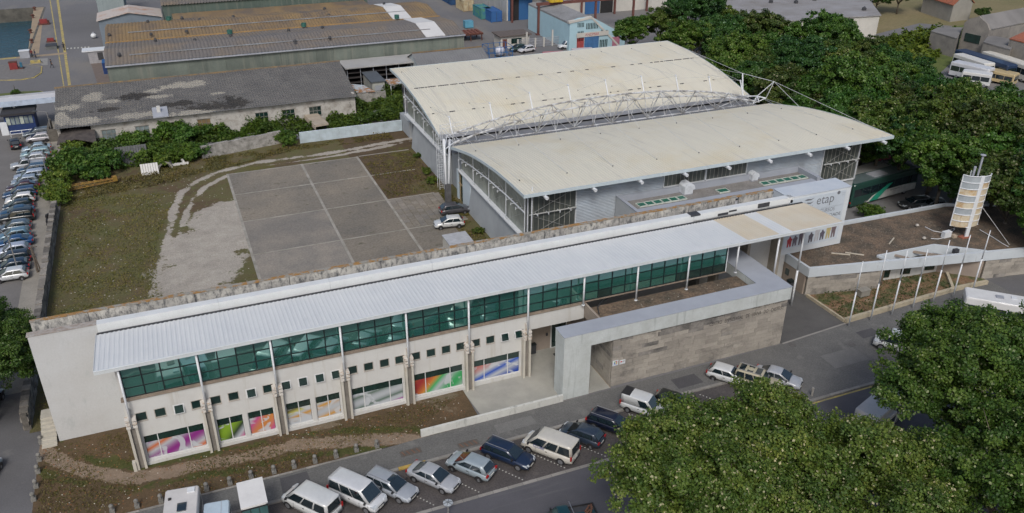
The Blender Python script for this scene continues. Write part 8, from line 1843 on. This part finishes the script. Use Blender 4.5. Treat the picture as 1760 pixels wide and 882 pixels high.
# rough ground cover: thousands of leaves and blades nobody could count
def cover(name, polys, n, size, mt, h, seed, tint=(1, 1, 1), zf=0, up=.9):
    rng = np.random.RandomState(seed); P_ = []
    for pl_ in polys:
        q = np.array([tuple(G(*a)[:2]) for a in pl_]) if len(pl_[0]) == 2 and pl_[0][0] > 60 else np.array(pl_)[:, :2]
        lo, hi = q.min(0), q.max(0); pts_ = rng.uniform(lo, hi, (int(n*2.5), 2)); ins = np.zeros(len(pts_), bool); j = len(q)-1
        for i in range(len(q)):
            c_ = ((q[i, 1] > pts_[:, 1]) != (q[j, 1] > pts_[:, 1])) & (pts_[:, 0] < (q[j, 0]-q[i, 0])*(pts_[:, 1]-q[i, 1])/(q[j, 1]-q[i, 1]+1e-9)+q[i, 0]); ins ^= c_; j = i
        P_.append(pts_[ins][:n])
    P_ = np.concatenate(P_); n_ = len(P_); hh_ = vn(P_[:, 0], P_[:, 1], .45)
    keep = hh_ > .34; P_ = P_[keep]; hh_ = hh_[keep]; n_ = len(P_)
    z = zf + (rng.rand(n_)**.8)*h*(.15+1.5*(hh_-.34)*2)
    V = leaves(np.stack([P_[:, 0], P_[:, 1], z], 1), np.tile([0, 0, up], (n_, 1)), size, rng)
    me = bpy.data.meshes.new(name); me.vertices.add(n_*4); me.vertices.foreach_set('co', V.astype(np.float32).ravel()); me.loops.add(n_*4); me.loops.foreach_set('vertex_index', np.arange(n_*4, dtype=np.int32)); me.polygons.add(n_)
    me.polygons.foreach_set('loop_start', (np.arange(n_)*4).astype(np.int32)); me.polygons.foreach_set('loop_total', np.full(n_, 4, np.int32))
    a = me.attributes.new('leaf', 'FLOAT', 'FACE'); a.data.foreach_set('value', np.clip(.5*rng.rand(n_)+.45*(vn(P_[:, 0]+70, P_[:, 1], .25)), 0, .93).astype(np.float32)); me.materials.append(mt); me.update(); me.validate()
    o = bpy.data.objects.new(name, me); COL.objects.link(o); o.color = tuple(tint)+(1,); WL[o.name] = Vector((0, 0, 0)); return tag(o, kind='stuff')
cover('scrub', [[(600, 190), (690, 150), (694, 205), (510, 232), (420, 238), (440, 205)]], 26000, .38, leafB, 1.6, 5, (1.15, 1.15, .8))
cover('scrub', [[(118, 250), (300, 232), (440, 205), (425, 240), (345, 268), (300, 285), (240, 290), (130, 300)]], 22000, .36, leafB, 1.3, 6, (1.2, 1.2, .85))
cover('wall_scrub', [[(372, 222), (600, 182), (604, 196), (520, 212), (380, 246)]], 16000, .36, leafB, 2.3, 15, (1.1, 1.2, .8))
grassm = leaf_mat('dry_grass_blades', [(.06, .062, .02), (.10, .092, .030), (.13, .105, .045), (.085, .095, .025)], (.15, .12, .06))
cover('rough_lot_grass', [[(-15, 67), (-5.5, 67), (-4.8, 86), (-4.5, 98), (-2.5, 108), (-1, 113), (-14.8, 117)]], 17000, .17, grassm, .20, 7, (1.35, 1.5, 1.05), up=.6)
cover('yard_weeds', [[(24.3, 101.2), (31.8, 101.2), (31.8, 117), (24.3, 117)], [(28, 74), (32, 74), (32, 90.5), (30.2, 90.5)], [(30.4, 92), (32.3, 92), (32.3, 101), (31, 101)]], 2600, .20, grassm, .22, 17, (1.1, 1.15, .8), up=.4)
cover('rough_lot_grass', [[(-14.8, 115), (-2, 117), (16, 123.5), (31, 123), (31, 125.6), (3, 125), (-14, 120)]], 9000, .22, grassm, .4, 8, (1.1, 1.1, .9), up=.4)
cover('verge_grass', [[(-14.2, 53.0), (9, 53.0), (14, 54), (19, 57.2), (-7, 57), (-8, 62.8), (-14, 62.8)]], 9000, .13, grassm, .14, 9, (1.0, 1.0, .9), zf=.05, up=.5)
cover('planter_weeds', [[(58.6, 54.5), (74, 55), (74.2, 58), (67, 59.5), (59, 59.2)]], 1800, .16, leafB, .22, 10, (.9, .8, .8), zf=.26)
cover('field_scrub', [[(1440, 118), (1520, 72), (1610, 50), (1655, 62), (1600, 110), (1500, 140)]], 14000, .7, leafB, 1.6, 12, (1.5, 1.3, .6))
